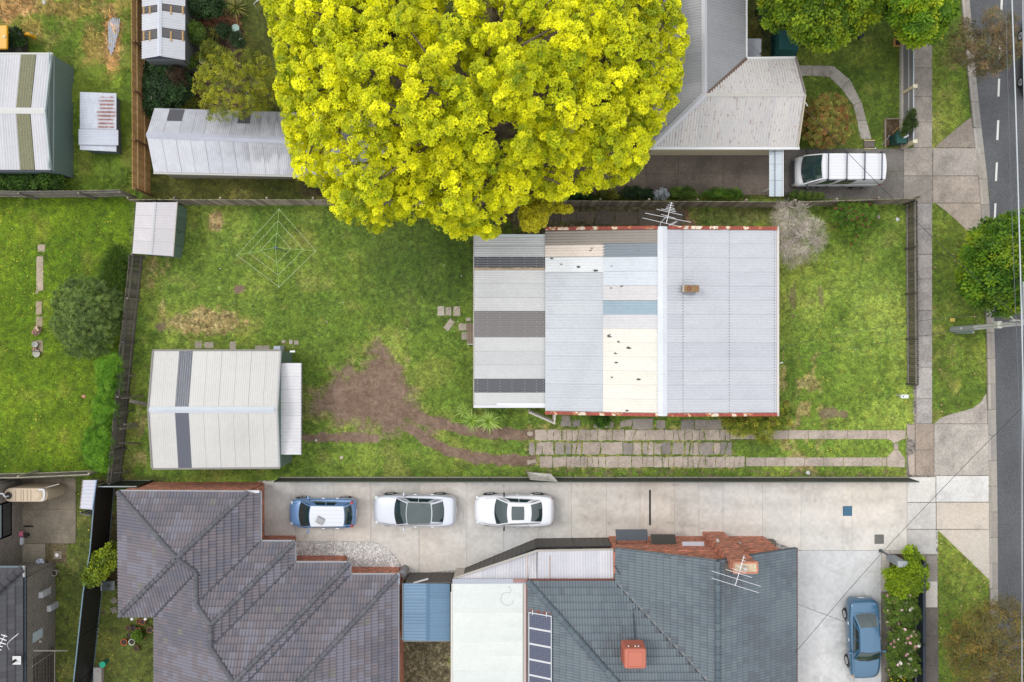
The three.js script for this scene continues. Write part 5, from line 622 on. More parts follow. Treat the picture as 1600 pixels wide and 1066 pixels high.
// ---------------------------------------------------------------- the blue carport between the two brick houses
{
  const o = thing('blue_shelter', 'small blue corrugated gable shelter squeezed between the two brick houses', 'shelter'), b = [metal(104, 138, 168), metal(99, 133, 163), metal(108, 142, 172)];
  const L0 = W(630.5, 912, 2.3), L1 = W(630.5, 1000, 2.3), R0 = W(703, 912.5, 2.3), R1 = W(703, 1001, 2.3), T0 = W(668, 912, 2.52), T1 = W(668, 1001, 2.52); bandRun(o, L0, L1, T0, T1, [[0, 1, b]], 0.17, 0.016); bandRun(o, R0, R1, T0, T1, [[0, 1, b]], 0.17, 0.016); ridgeCap(o, T0.clone().setY(2.55), T1.clone().setY(2.55), 0.17, metal(96, 132, 164), 0.02); gutter(o, W(629, 912, 2.27), W(629, 1001, 2.27), flat(160, 168, 172), 0.06); gutter(o, W(630, 1002, 2.27), W(703, 1002, 2.27), flat(142, 150, 156), 0.07); part(o, 'gable', polyWall([W(632, 913, 2.25), W(702, 913, 2.25), W(668, 913, 2.5)]), metal(72, 96, 118));
  for (const [x, y] of [[642, 908], [704, 908], [642, 972], [704, 972]]) part(o, 'post', cyl(0.04, 0.04, 2.3, 8).translate(G(x, y).x, 1.15, G(x, y).z), flat(90, 110, 130)); part(o, 'loose_board', bar(W(646, 911, 2.2), W(669, 904.5, 2.2), 0.06, 0.12), flat(226, 222, 224));
  const hw = thing('hot_water_tank', 'grey upright cylinder tank at the corner of the brick house by the driveway end', 'tank', G(633, 889)); part(hw, 'barrel', cyl(0.24, 0.24, 1.0, 24, 0, 0.5, 0), metal(140, 140, 146)); part(hw, 'dome', new THREE.SphereGeometry(0.24, 20, 8, 0, 6.3, 0, 1.57).scale(1, 0.35, 1).translate(0, 1.0, 0), metal(146, 146, 152)); part(hw, 'pipe', tube([V(0.05, 1.05, 0.1), V(0.1, 1.25, 0.2), V(-0.1, 1.4, 0.45)], 0.02, 6), flat(190, 150, 120)); part(hw, 'pipe', tube([V(-0.2, 0.9, -0.2), V(-0.25, 0.2, -0.3)], 0.02, 6), M.dark);
}
// ---------------------------------------------------------------- dark brick house in the south-west corner
{
  const he = 2.75, o = thing('dark_brick_house', 'charcoal brick house with dark tile roof in the bottom left corner of the photo', 'house'); const E = (x, y, h = he) => V((x - 800) * (H - he) / F, h, (y - 533) * (H - he) / F);
  walls(o, [[-120, 747], [33, 747], [33, 881], [-120, 881]], 2.7, M.darkbrick, 'wall', [3]); walls(o, [[-120, 881], [84, 881], [84, 1200], [-120, 1200]], 2.7, M.darkbrick);
  const roof = new THREE.Group(); roof.name = 'roof'; o.add(roof); const s = 0.45; const pNE = E(36, 888), pSE = E(36, 1200), pNW = E(-170, 888), hipT = E(-64, 988, 2.75 + 1.55), rS = E(-64, 1200, 4.3), pW = E(-170, 1200);
  const base = [[76, 76, 80], [70, 70, 75], [82, 82, 86]], cols = base.map(c => C(...c)), mats = base.map(c => flat(...c, { roughness: 0.8 }));
  tileRoof(roof, [{ pts: [pNE, pSE, rS, hipT], down: [1, 0] }, { pts: [pNW, pNE, hipT], down: [0, -1] }], { w: 0.32, l: 0.37, geo: tileGeo(0.32, 0.37, 1, 0.03, 0.045), mats, cols, base: std(new THREE.Color(1, 1, 1), { roughness: 0.8 }), budget: 260, under: flat(36, 36, 40), tone: () => Math.floor(rr(0, 3)) });
  hipCaps(roof, pNE.clone().add(V(0, .06, 0)), hipT.clone().add(V(0, .06, 0)), [flat(64, 64, 70), flat(70, 70, 75)], 0.36); const gm = flat(60, 72, 84, { roughness: 0.4 }); gutter(roof, E(37.5, 888), E(37.5, 1200), gm, 0.12); gutter(roof, E(-170, 886.5), E(34, 886.5), flat(126, 140, 150), 0.1); part(roof, 'gutter_corner', rbox(0.14, 0.1, 0.6, 0.02, E(37, 893).x, 2.76, E(37, 893).z), flat(206, 206, 204));
  // window and vents on the east wall of the north wing, x = wall plane
  const xw = G(33, 0).x, z = (y, h) => (y - 533) * (H - h) / F; const win = part(o, 'window', box(0.08, 1.6, 2.0, xw + 0.06, 1.75, z(812, 1.4)), flat(196, 202, 204)); part(win, 'pane', box(0.02, 0.66, 1.8, xw + 0.1, 2.12, z(812, 1.4)), std(new THREE.Color(0.25, 0.3, 0.32), { roughness: 0.2 })); part(win, 'pane', box(0.02, 0.62, 1.8, xw + 0.1, 1.36, z(812, 1.4)), M.glass);
  const xe = G(84, 0).x; const win2 = part(o, 'window', box(0.08, 0.95, 0.62, xe + 0.05, 1.6, z(992, 1.5)), flat(206, 212, 214)); part(win2, 'pane', box(0.02, 0.85, 0.52, xe + 0.092, 1.6, z(992, 1.5)), std(new THREE.Color(0.36, 0.42, 0.45), { roughness: 0.25 })); part(o, 'window_pipe', tube([V(xe + 0.05, 1.4, z(1003, 1.5)), V(xe + 0.2, 1.45, z(1004, 1.5))], 0.05, 8), M.white);
  const vent = flat(196, 196, 200), V_ = (x, h, y, a, b, c) => { const g = part(o, 'wall_unit', rbox(a, b, c, 0.03, xe + a / 2, h, z(y, h)), vent); for (let i = 0; i < 3; i++) part(g, 'fin', box(0.03, 0.02, c * 0.9, xe + a + 0.01, h - 0.14 + i * 0.14, z(y, h)), flat(150, 150, 156)); }; V_(0, 1.15, 927, 0.32, 0.75, 0.34); V_(0, 0.42, 948, 0.32, 0.75, 0.34); part(o, 'wall_light', new THREE.SphereGeometry(0.07, 10, 8).translate(xe + 0.08, 0.5, z(918, 0.5)), flat(226, 206, 168));
  const pg = new THREE.Group(); pg.name = 'pergola_screen'; o.add(pg); const sl = wood(78, 70, 64); part(pg, 'rail', bar(V(xe + 0.05, 2.0, z(1017, 2)), V(xe + 0.9, 0.2, z(1017, .2)), 0.05), flat(214, 206, 192)); 
  part(pg, 'end_post', box(0.06, 2.1, 0.06, xe + 0.08, 1.05, z(1018, 0.1)), flat(214, 206, 192)); part(pg, 'end_rail', bar(V(xe + 0.1, 0.12, z(1017, 0.1)), V(xe + 0.1, 0.12, z(1140, 0.1)), 0.06), flat(222, 214, 202)); for (let i = 0; i < 14; i++) part(pg, 'slat', bar(V(xe + 0.1, 0.2 + i * 0.135, z(1018, 1)), V(xe + 0.1, 0.2 + i * 0.135, z(1140, 1)), 0.03, 0.07), sl);
  const ve = flat(232, 232, 232), fl = E(12.5, 1036, 3.3).y; const flue = part(roof, 'roof_flue', box(0.45, 0.02, 0.45, W(23, 1034, 3.2).x, 3.05, W(23, 1034, 3.2).z), ve); part(flue, 'flue_pipe', cyl(0.07, 0.07, 0.3, 12, W(21, 1034, 3.2).x, 3.18, W(21, 1034, 3.2).z), M.black); part(o, 'wall_conduit', tube([V(xe + 0.02, 2.0, z(940, 2)), V(xe + 0.02, 2.0, z(985, 2))], 0.015, 5), flat(90, 88, 84));
  aerial('television aerial with many short rods on the charcoal tile roof at the left edge', W(14, 1010, 3.2), [W(14, 1015, 3.2), W(12, 1005, 4.2), W(29, 990, 4.6)], [[-6, 1018], [8, 992]], [[-4, 1003, 9, 1007], [-6, 1008, 4, 1011], [-2, 997, 10, 1001], [2, 992, 11, 995], [-8, 1013, 2, 1016]], 4.6, 0.025);
  // condenser by the patio
  const ac = thing('air_conditioner', 'white air conditioner outdoor unit by the charcoal brick wall at the left edge', 'air conditioner', G(6, 872)); part(ac, 'casing', rbox(0.4, 0.7, 0.9, 0.03, 0, 0.7, 0), flat(214, 220, 226)); part(ac, 'fan_grille', new THREE.TorusGeometry(0.22, 0.02, 8, 20).rotateY(Math.PI / 2).translate(0.21, 0.72, 0.1), M.dark); part(ac, 'fan', cyl(0.2, 0.2, 0.02, 16).rotateZ(Math.PI / 2).translate(0.2, 0.72, 0.1), flat(110, 116, 122)); part(ac, 'foot', box(0.3, 0.35, 0.06, 0, 0.18, 0.3), M.dark); part(ac, 'foot', box(0.3, 0.35, 0.06, 0, 0.18, -0.3), M.dark);
}

// ---------------------------------------------------------------- fences
function palingFence(o, base, h, mats, { pw = 0.15, side = 1, rails = [0.35, 1.35], every = 2.7, postH = h, railMat, postMat, thick = 0.02, gap = 0.004, max = 299, railW = 0.09, jag = 0.02 } = {}) {
  const P = base.map(p => G(...p)); let cnt = 0; const extra = []; const geos = [0, 1, 2].map(() => new THREE.BoxGeometry(pw - gap, 1, thick));
  for (let i = 0; i + 1 < P.length; i++) { const a = P[i], b = P[i + 1], L = a.distanceTo(b), d = b.clone().sub(a).normalize(), s = V(-d.z, 0, d.x).multiplyScalar(side), n = Math.round(L / pw), ang = Math.atan2(-d.z, d.x);
    for (let k = 0; k < n; k++) { const hh = h + rr(-jag, jag), p = a.clone().addScaledVector(d, (k + .5) * L / n).addScaledVector(s, (k % 2 ? -1 : 1) * thick * 0.3); p.y = hh / 2; if (cnt < max) { const m = part(o, 'paling', geos[0], pick(mats), { pos: p, rot: [0, ang, rr(-1, 1) * 0.012] }); m.scale.y = hh; cnt++; } else { const g = geos[0].clone(); g.scale(1, hh, 1).rotateY(ang).translate(p.x, p.y, p.z); extra.push(g); } }
    for (const y of rails) { const m = Math.max(1, Math.round(L / (every * 1.0))); for (let k = 0; k < m; k++) part(o, 'rail', bar(a.clone().addScaledVector(d, k * L / m + .005).addScaledVector(s, 0.045).setY(y), a.clone().addScaledVector(d, (k + 1) * L / m - .005).addScaledVector(s, 0.045).setY(y), 0.045, railW), railMat || pick(mats)); }
    const m = Math.max(1, Math.round(L / every)); for (let k = 0; k <= m; k++) { if (k === m && i + 2 < P.length) continue; const p = a.clone().addScaledVector(d, k * L / m).addScaledVector(s, 0.115); part(o, 'post', box(0.1, postH, 0.09).rotateY(ang).translate(p.x, postH / 2, p.z), postMat || railMat || pick(mats)); } }
  if (extra.length) part(o, 'palings', merge(extra), mats[0], { kind: 'stuff' });
  hard.push(...base.slice(0, -1).map((p, i) => { const q = base[i + 1], dx = q[0] - p[0], dy = q[1] - p[1], l = Math.hypot(dx, dy), nx = -dy / l * 2, ny = dx / l * 2; return [[p[0] + nx, p[1] + ny], [q[0] + nx, q[1] + ny], [q[0] - nx, q[1] - ny], [p[0] - nx, p[1] - ny]]; }));
}
function metalFence(o, base, h, mat, { pitch = 0.19, every = 2.4, postMat = mat, capMat = mat, amp = 0.02 } = {}) {
  const P = base.map(p => G(...p)); for (let i = 0; i + 1 < P.length; i++) { const a = P[i], b = P[i + 1], L = a.distanceTo(b), n = Math.max(1, Math.round(L / every)), at = k => a.clone().lerp(b, k / n);
    for (let k = 0; k < n; k++) { const sub = new THREE.Group(); ribWall({ add: m => { m.name = 'panel'; o.add(m); } }, at(k), at(k + 1), h, mat, pitch, 'panel', h, amp); part(o, 'top_rail', bar(at(k).setY(h + 0.01), at(k + 1).setY(h + 0.01), 0.05, 0.05), capMat); part(o, 'bottom_rail', bar(at(k).setY(0.05), at(k + 1).setY(0.05), 0.05, 0.06), capMat); part(o, 'post', box(0.065, h + 0.04, 0.065).translate(at(k).x, h / 2, at(k).z), postMat); }
    if (i + 2 === P.length) part(o, 'post', box(0.065, h + 0.04, 0.065).translate(b.x, h / 2, b.z), postMat); }
}
{
  const gw = [wood(172, 160, 146), wood(152, 142, 130), wood(188, 176, 162), wood(140, 131, 120)], dkw = [wood(122, 117, 110), wood(106, 102, 96), wood(138, 132, 123)], nw = [wood(216, 170, 112), wood(206, 160, 104), wood(224, 180, 124)];
  const f1 = thing('paling_fence', 'long weathered grey paling fence along the north boundary of the lot', 'fence'); palingFence(f1, [[222, 320.5], [640, 321], [1226, 324], [1414, 318.5]], 1.62, gw, { pw: 0.155, side: -1, rails: [0.4, 1.3] });
  const f2 = thing('paling_fence', 'old dark leaning paling fence along the west boundary behind the garage', 'fence'); palingFence(f2, [[223.5, 402], [209.5, 534], [194.5, 700], [189.5, 748]], 1.5, dkw, { pw: 0.135, side: -1, rails: [0.3, 1.2], jag: 0.05 });
  const f3 = thing('paling_fence', 'low dark paling fence with rails facing the front lawn of the lot', 'fence'); palingFence(f3, [[1416.5, 319], [1418.5, 600]], 1.15, [wood(112, 104, 92), wood(98, 92, 82), wood(124, 114, 102)], { pw: 0.12, side: 1, gap: 0.02, rails: [0.12, 0.95], every: 2.72, railMat: wood(150, 146, 142), postMat: wood(92, 86, 80), railW: 0.1 });
  const f4 = thing('paling_fence', 'new brown paling fence with two rails between the long grass yard and garden beds', 'fence'); palingFence(f4, [[235, 306], [233, -60]], 2.0, nw, { pw: 0.11, side: 1, rails: [0.7, 1.5], railMat: wood(226, 190, 138), every: 2.5, postMat: wood(132, 96, 66), max: 150 });
  const f5 = thing('paling_fence', 'bowed grey paling fence below the big silver shed at the west edge', 'fence'); palingFence(f5, [[-90, 306], [60, 308.5], [150, 308], [212, 306.5]], 1.75, [wood(158, 152, 146), wood(146, 140, 134), wood(168, 161, 154)], { pw: 0.13, side: 1, rails: [0.4, 1.4], postMat: wood(136, 130, 122) });
  const f6 = thing('paling_fence', 'grey paling fence behind the beige water tank in the south-west corner', 'fence'); palingFence(f6, [[-90, 741], [60, 739], [166, 734.5]], 1.75, [wood(124, 122, 112), wood(112, 110, 100)], { pw: 0.13, side: -1, rails: [0.4, 1.66], railMat: wood(176, 168, 152) });
  const ms = flat(80, 86, 80, { roughness: 0.6 }); const f7 = thing('metal_fence', 'long low dark metal panel fence between the lot and the shared concrete driveway', 'fence'); metalFence(f7, [[438, 747.5], [1419, 747.5]], 1.1, ms, { capMat: flat(96, 100, 96) }); { const a = G(438, 745.6), b = G(1419, 745.6), n = 15; for (let i = 0; i < n; i++) part(f7, 'plinth', bar(a.clone().lerp(b, i / n).setY(0.07), a.clone().lerp(b, (i + .985) / n).setY(0.07), 0.05, 0.14), oldc(168, 164, 154)); }
  const bk = flat(34, 35, 38, { roughness: 0.5 }); const f8 = thing('metal_fence', 'tall black ribbed metal fence beside the tiled brick house in the south-west', 'fence'); metalFence(f8, [[179, 752], [171, 848], [161, 908], [146, 1048], [134, 1160]], 1.95, bk, { pitch: 0.16, capMat: flat(120, 146, 162) }); const f8b = thing('metal_fence', 'short black metal fence return with pale rail north of the tiled brick house', 'fence'); metalFence(f8b, [[180, 751], [238, 751]], 1.75, bk, { capMat: flat(176, 184, 188) });
  const gm = flat(96, 92, 88, { roughness: 0.6 }); const f9 = thing('metal_fence', 'angled grey ribbed metal fence below the white roofed verandah', 'fence'); metalFence(f9, [[710, 895], [838, 842], [953, 840.5]], 1.75, gm, { pitch: 0.3, capMat: flat(58, 58, 62), amp: 0.03 });
  const f10 = thing('metal_fence', 'short grey brown metal fence panel in front of the small blue shelter', 'fence'); metalFence(f10, [[641, 895], [709, 895]], 1.75, flat(98, 92, 88, { roughness: 0.6 }), { pitch: 0.12, every: 1.3, capMat: flat(150, 142, 132) });
  const f11 = thing('front_fence', 'dark blue black panel fence behind the rose bushes at the street', 'fence'); const nv = flat(38, 44, 54, { roughness: 0.45 }); const Q = [[1420.5, 866], [1420.5, 990], [1420.5, 1060], [1420.5, 1140]].map(p => G(...p)); for (let i = 0; i < 3; i++) { part(f11, 'panel', bar(Q[i].clone().setY(0.77), Q[i + 1].clone().setY(0.77), 0.05, 1.5), nv); part(f11, 'top_rail', bar(Q[i].clone().setY(1.55), Q[i + 1].clone().setY(1.55).add(V(0, 0, -0.03)), 0.12, 0.06), flat(52, 60, 74)); part(f11, 'mid_rail', bar(Q[i].clone().setY(0.8).add(V(-0.05, 0, 0)), Q[i + 1].clone().setY(0.8).add(V(-0.05, 0, -0.03)), 0.04, 0.05), flat(112, 122, 134)); part(f11, 'post', box(0.12, 1.64, 0.12, Q[i].x, 0.82, Q[i].z), nv); }
  const f12 = thing('front_fence', 'low grey panel fence with cream piers along the north house front lawn', 'fence'); { const pan = metal(150, 150, 154), rl = flat(214, 214, 214), cr = flat(228, 214, 178); const y0 = 58, y1 = 231, cs = [58, 146, 231]; for (let i = 0; i + 1 < cs.length; i++) { const a = G(1410, cs[i]), b = G(1410, cs[i + 1]); part(f12, 'panel', bar(a.clone().setY(0.62), b.clone().setY(0.62), 0.03, 1.05), pan); part(f12, 'rail', bar(a.clone().setY(0.75).add(V(-0.04, 0, 0)), b.clone().setY(0.75).add(V(-0.04, 0, -0.04)), 0.03, 0.05), rl); part(f12, 'top_rail', bar(a.clone().setY(1.18), b.clone().setY(1.18).add(V(0, 0, -0.04)), 0.05, 0.05), flat(206, 214, 222)); part(f12, 'plinth', bar(a.clone().setY(0.1).add(V(-0.1, 0, 0)), b.clone().setY(0.1).add(V(-0.1, 0, -0.03)), 0.14, 0.2), oldc(190, 186, 180)); } for (const y of [60, 147.5, 231]) { const p = G(1409.5, y); part(f12, 'pier', rbox(0.22, 1.35, 0.16, 0.015, p.x, 0.68, p.z), cr); part(f12, 'pier_cap', rbox(0.25, 0.05, 0.2, 0.01, p.x, 1.38, p.z), flat(236, 226, 196)); } hard.push([[1404, 56], [1413, 56], [1413, 233], [1404, 233]]); }
  // timber props leaning on the old west fence
  const pw = [wood(150, 142, 134), wood(128, 118, 108), wood(112, 102, 92)]; [['broad grey plank bracing the old west fence against the garage', [231, 632.5, 0.1], [203, 626.5, 1.0], 0.2], ['thin upper pole leaning on the old west fence above the broad plank', [223, 619, 0.1], [189, 623, 1.2], 0.08], ['short pole leaning on the old west fence just below the broad plank', [209, 641, 0.1], [189, 645, 1.2], 0.09], ['short stub of grey timber propped in the middle of the old west fence', [213, 662.5, 0.1], [193.5, 663.5, 1.0], 0.1], ['long pole propped directly under the grey stub on the old west fence', [216, 666, 0.1], [187.5, 670.5, 1.2], 0.1], ['straight thin pole propped low on the old west fence', [218, 693, 0.1], [186, 692, 1.2], 0.08], ['brown stub post lying near the dry strip by the old west fence', [210, 587, 0.1], [202, 587, 0.5], 0.1], ['grey pole at the south end of the old west fence', [202, 737, 0.1], [178, 739, 1.1], 0.09]].forEach(([l, a, b, w], i) => { const o = thing('timber_prop', l, 'timber', W(...a)); part(o, 'pole', bar(V(0, 0, 0), W(...b).sub(W(...a)), w, 0.06), pw[i % 3]); part(o, 'end_grain', bar(V(0, -0.02, 0), W(...b).sub(W(...a)).multiplyScalar(0.03), w * 1.04, 0.064), wood(170, 150, 120)); });
}
{ // leaning panel, side gate, letterbox, meter pillar
  const lp = thing('leaning_panel', 'pale weathered sheet panel leaning over the low metal fence by the wheel strips', 'panel'); { const P = [W(823.5, 738, 0.2), W(861, 741, 0.9), W(871, 752.5, 1.5), W(828.5, 749.5, 1.3)], g = polyGeo(P); const pm = oldc(208, 206, 202); part(lp, 'sheet', g, pm); part(lp, 'back_sheet', polyGeo(P.map(p => p.clone().add(V(0, -0.03, 0)))), pm); const ed = flat(176, 172, 164); for (let i = 0; i < 4; i++) part(lp, 'edge', bar(P[i].clone().add(V(0, -.015, 0)), P[(i + 1) % 4].clone().add(V(0, -.015, 0)), 0.03, 0.04), ed); part(lp, 'batten', bar(P[0].clone().lerp(P[3], .5), P[1].clone().lerp(P[2], .5), 0.02, 0.02), flat(190, 190, 190)); }
  const sg = thing('side_gate', 'white timber side gate standing open at the south-west corner of the corrugated house', 'gate'); { const a = W(826, 644, 1.5), b = W(866, 661.5, 1.5), c = W(867.5, 647, 1.5), wh = flat(224, 218, 206); for (const y of [1.5, 0.3]) { part(sg, 'rail', bar(a.clone().setY(y), b.clone().setY(y), 0.1, 0.09), wh); part(sg, 'rail', bar(b.clone().setY(y - 0.005), c.clone().setY(y - 0.005), 0.09, 0.09), wh); } for (let i = 0; i < 15; i++) { const p = a.clone().lerp(b, (i + .5) / 15); part(sg, 'slat', box(0.07, 1.25, 0.015).rotateY(-0.41).translate(p.x, 0.82, p.z), wood(150, 142, 132)); } part(sg, 'post', box(0.1, 1.6, 0.1, b.x, 0.8, b.z), wh); part(sg, 'groove', bar(a.clone().setY(1.548), b.clone().setY(1.548), 0.03, 0.008), flat(150, 144, 134)); }
  const lb = thing('letterbox', 'white letterbox on a thin post at the front edge of the lawn', 'letterbox', G(1400, 617.3)); { const w = flat(240, 240, 242, { roughness: 0.4 }), t = W(1413, 617.3, 1.05).sub(G(1400, 617.3)); part(lb, 'post', tube([V(0, 0, 0), V(t.x - 0.1, 0.95, 0)], 0.03, 8), w); part(lb, 'case', rbox(0.43, 0.2, 0.22, 0.04, t.x, 1.05, 0, 3), w); part(lb, 'latch', cyl(0.035, 0.035, 0.02, 6, t.x - 0.1, 1.155, 0), M.dark); }
  const mp = thing('meter_pillar', 'pale grey meter box on a pedestal poking out of the bright green street bush', 'meter box', G(1390, 870)); { const m = metal(168, 176, 182), t = W(1410.5, 881.5, 1.35).sub(G(1390, 870)); part(mp, 'pedestal', rbox(0.5, 1.25, 0.32, 0.03, 0.05, 0.62, 0.03), m); part(mp, 'hood', rbox(0.56, 0.14, 0.36, 0.03, 0.06, 1.3, 0.03), metal(182, 190, 196)); part(mp, 'door_panel', box(0.02, 0.8, 0.26, -0.205, 0.75, 0.03), metal(152, 160, 166)); }
  const bo = thing('bollard', 'slim dark grey steel bollard at the corner of the car pad', 'bollard', G(1375.5, 860.5)); part(bo, 'tube', cyl(0.05, 0.05, 1.0, 12, 0, 0.5, 0), flat(100, 106, 116)); part(bo, 'base_plate', rbox(0.2, 0.03, 0.2, 0.01, 0, 0.04, 0), flat(90, 96, 106)); part(bo, 'cap', cyl(0.055, 0.055, 0.03, 12, 0, 1.01, 0), flat(120, 126, 136));
}
{ // rotary clothesline
  const hub = W(430.5, 387, 1.85), o = thing('clothes_hoist', 'rotary clothes hoist with four green arms and pale square lines on the back lawn', 'clothesline', V(hub.x, 0, hub.z)), gr = flat(150, 186, 96, { roughness: 0.5 }), li = flat(214, 228, 180); const L = p => p.sub(V(hub.x, 0, hub.z));
  part(o, 'mast', cyl(0.035, 0.04, 1.9, 12, 0, 0.95, 0), flat(120, 150, 110)); part(o, 'crank_head', rbox(0.14, 0.2, 0.14, 0.02, 0, 1.82, 0), flat(96, 116, 132));
  const tips = [[436, 327], [493, 392], [436, 448.5], [370, 399]].map(([x, y]) => L(W(x, y, 2.15))), c = V(0, 1.88, 0);
  tips.forEach((t, i) => { const n = tips[(i + 1) % 4]; part(o, 'arm', tube([c, t], 0.016, 6), gr); part(o, 'tip', new THREE.SphereGeometry(0.03, 8, 6).translate(t.x, t.y, t.z), flat(230, 236, 220)); part(o, 'brace', tube([V(0, 1.5, 0), c.clone().lerp(t, 0.3)], 0.01, 5), flat(90, 120, 80)); for (const k of [0.39, 0.7, 1]) { const a = c.clone().lerp(t, k), b = c.clone().lerp(n, k), m = a.clone().add(b).multiplyScalar(.5).add(V(0, -0.02, 0)); part(o, 'line', tube([a, m, b], 0.0085, 4, 6), li); const pg = a.clone().lerp(b, 0.45 + 0.1 * k); part(o, 'peg', box(0.03, 0.05, 0.03, pg.x, pg.y, pg.z), flat(236, 240, 220)); } });
  const rf = W(480, 382, 2); 
}
// ---------------------------------------------------------------- patio of the dark brick house and what stands on it
{
  const d = structGroup('patio_slab'), m = [oldc(128, 118, 104), oldc(132, 123, 110)]; slabs(d, [[rect(33.5, 746, 119, 796, 0.1), m[0]], [rect(33.5, 796, 119, 849, 0.1), m[1]], [rect(33.5, 849.5, 71, 882, 0.1), oldc(154, 146, 132)]], 0.05);
  const t = thing('water_tank', 'slim beige plastic rainwater tank lying along the fence beside the charcoal house', 'water tank', G(72, 764)); const be = flat(206, 186, 160, { roughness: 0.6 }), L = 2.35, R = 0.33; const sh = new THREE.Shape(); sh.absarc(L / 2 - R, 0, R, -Math.PI / 2, Math.PI / 2); sh.absarc(-L / 2 + R, 0, R, Math.PI / 2, Math.PI * 1.5); part(t, 'tank_body', new THREE.ExtrudeGeometry(sh, { depth: 1.6, bevelEnabled: true, bevelSize: 0.05, bevelThickness: 0.06, bevelSegments: 4, curveSegments: 18 }).rotateX(-Math.PI / 2).translate(-0.05, 0.06, 0), be); for (const x of [-0.55, -0.25, -0.12, 0.1, 0.3]) part(t, 'rib', rbox(0.035, 0.035, 0.62, 0.012, x - .05, 1.72, 0), flat(176, 158, 136)); part(t, 'dome', cyl(0.24, 0.27, 0.05, 28, 0.62, 1.73, 0), be); part(t, 'dome', cyl(0.17, 0.19, 0.03, 28, 0.62, 1.765, 0), flat(212, 192, 166)); part(t, 'strainer', new THREE.TorusGeometry(0.16, 0.045, 8, 20).rotateX(Math.PI / 2).translate(-0.98, 1.74, 0.02), flat(74, 62, 52)); part(t, 'strainer_mesh', cyl(0.13, 0.13, 0.02, 18, -0.98, 1.73, 0.02), M.black);
  const wp = flat(236, 238, 244, { roughness: 0.35 }); part(t, 'inlet_pipe', tube([V(-0.98, 1.75, 0.05), V(-1.0, 2.0, 0.02), V(-1.06, 2.1, -0.16), V(-1.4, 2.15, -0.1)], 0.045, 8, 20), wp); part(t, 'overflow_pipe', tube([V(0.74, 1.78, -0.3), V(1.0, 1.78, -0.3), V(1.02, 1.76, 0.12), V(0.86, 1.7, 0.3)], 0.05, 8, 30), wp); part(t, 'outlet_pipe', tube([V(0.9, 1.5, -0.36), V(1.5, 1.2, -0.52)], 0.03, 8), flat(206, 200, 190));
  const ls = thing('lean_to_shed', 'small lean-to with pale ribbed roof against the black metal fence by the patio', 'shed'); sheetRun(ls, W(130, 750.5, 1.95), W(125.5, 795, 1.95), W(150, 750.5, 2.05), W(143.5, 796.5, 2.05), [metal(206, 208, 220), metal(200, 203, 216)], 0.8, 0.2, 0.014); part(ls, 'trim', bar(W(150.5, 750, 2.07), W(144, 797, 2.07), 0.05, 0.06), flat(150, 176, 206)); part(ls, 'trim', bar(W(129.5, 750, 1.94), W(125, 795, 1.94), 0.04, 0.05), flat(170, 150, 146)); for (const [x, y] of [[161, 752], [157, 790]]) part(ls, 'post', box(0.07, 1.95, 0.07).translate(G(x, y).x, 0.97, G(x, y).z), flat(110, 112, 118)); part(ls, 'back_panel', bar(G(160, 792).setY(1), G(170, 793).setY(1), 0.03, 1.8), flat(120, 124, 130));
  const pk = thing('folding_chair', 'small pink folding chair on the patio by the charcoal wall', 'chair', G(38, 832)), pm = flat(214, 112, 142); part(pk, 'seat', rbox(0.3, 0.03, 0.3, 0.01, 0, 0.35, 0), pm); part(pk, 'backrest', rbox(0.04, 0.3, 0.3, 0.01, -0.16, 0.52, 0), pm); for (const [x, z] of [[-.13, -.13], [.13, -.13], [-.13, .13], [.13, .13]]) part(pk, 'leg', cyl(0.012, 0.012, 0.34, 6, x, 0.17, z), M.steel);
  const potm = (l, x, y, r, h, m, soil = true, nm = 'plant_pot') => { const o = thing(nm, l, 'pot', G(x, y)); part(o, 'shell', new THREE.LatheGeometry([[r * 0.7, 0], [r * 0.85, h * .5], [r, h * .85], [r * 1.1, h * .86], [r * 1.1, h], [r * 0.9, h], [r * 0.86, h * .7], [0.001, h * .7]].map(p => new THREE.Vector2(...p)), 22), m); if (soil) part(o, 'soil', cyl(r * .86, r * .86, 0.02, 18, 0, h * .78, 0), flat(58, 46, 38)); return o; };
  potm('black pot on the patio just right of the pink chair', 45, 835, 0.12, 0.3, M.dark); potm('round grey pot on the grass at the charcoal house wall corner', 89.5, 893, 0.17, 0.35, flat(168, 162, 152)); 
  const wb = thing('plastic_tub', 'white plastic tub on the patio below the pink chair', 'tub', G(35, 844)); part(wb, 'tub', rbox(0.3, 0.18, 0.4, 0.03, 0, 0.14, 0), M.white); part(wb, 'lid', rbox(0.33, 0.03, 0.44, 0.015, 0, 0.25, 0), flat(214, 222, 236)); part(wb, 'handle', tube([V(-0.15, 0.2, -0.1), V(-0.2, 0.22, 0), V(-0.15, 0.2, 0.1)], 0.012, 6), M.dark);
  const sc = thing('scooter', 'small black scooter lying near the middle of the patio', 'scooter', G(46, 822)); part(sc, 'deck', rbox(0.35, 0.04, 0.1, 0.02, 0, 0.1, 0), M.black); part(sc, 'wheel', new THREE.TorusGeometry(0.06, 0.025, 8, 14).translate(-0.2, 0.1, 0), M.rubber); part(sc, 'wheel', new THREE.TorusGeometry(0.06, 0.025, 8, 14).translate(0.2, 0.1, 0), M.rubber); part(sc, 'stem', tube([V(0.18, 0.12, 0), V(0.05, 0.13, -0.25)], 0.015, 6), flat(150, 120, 80));
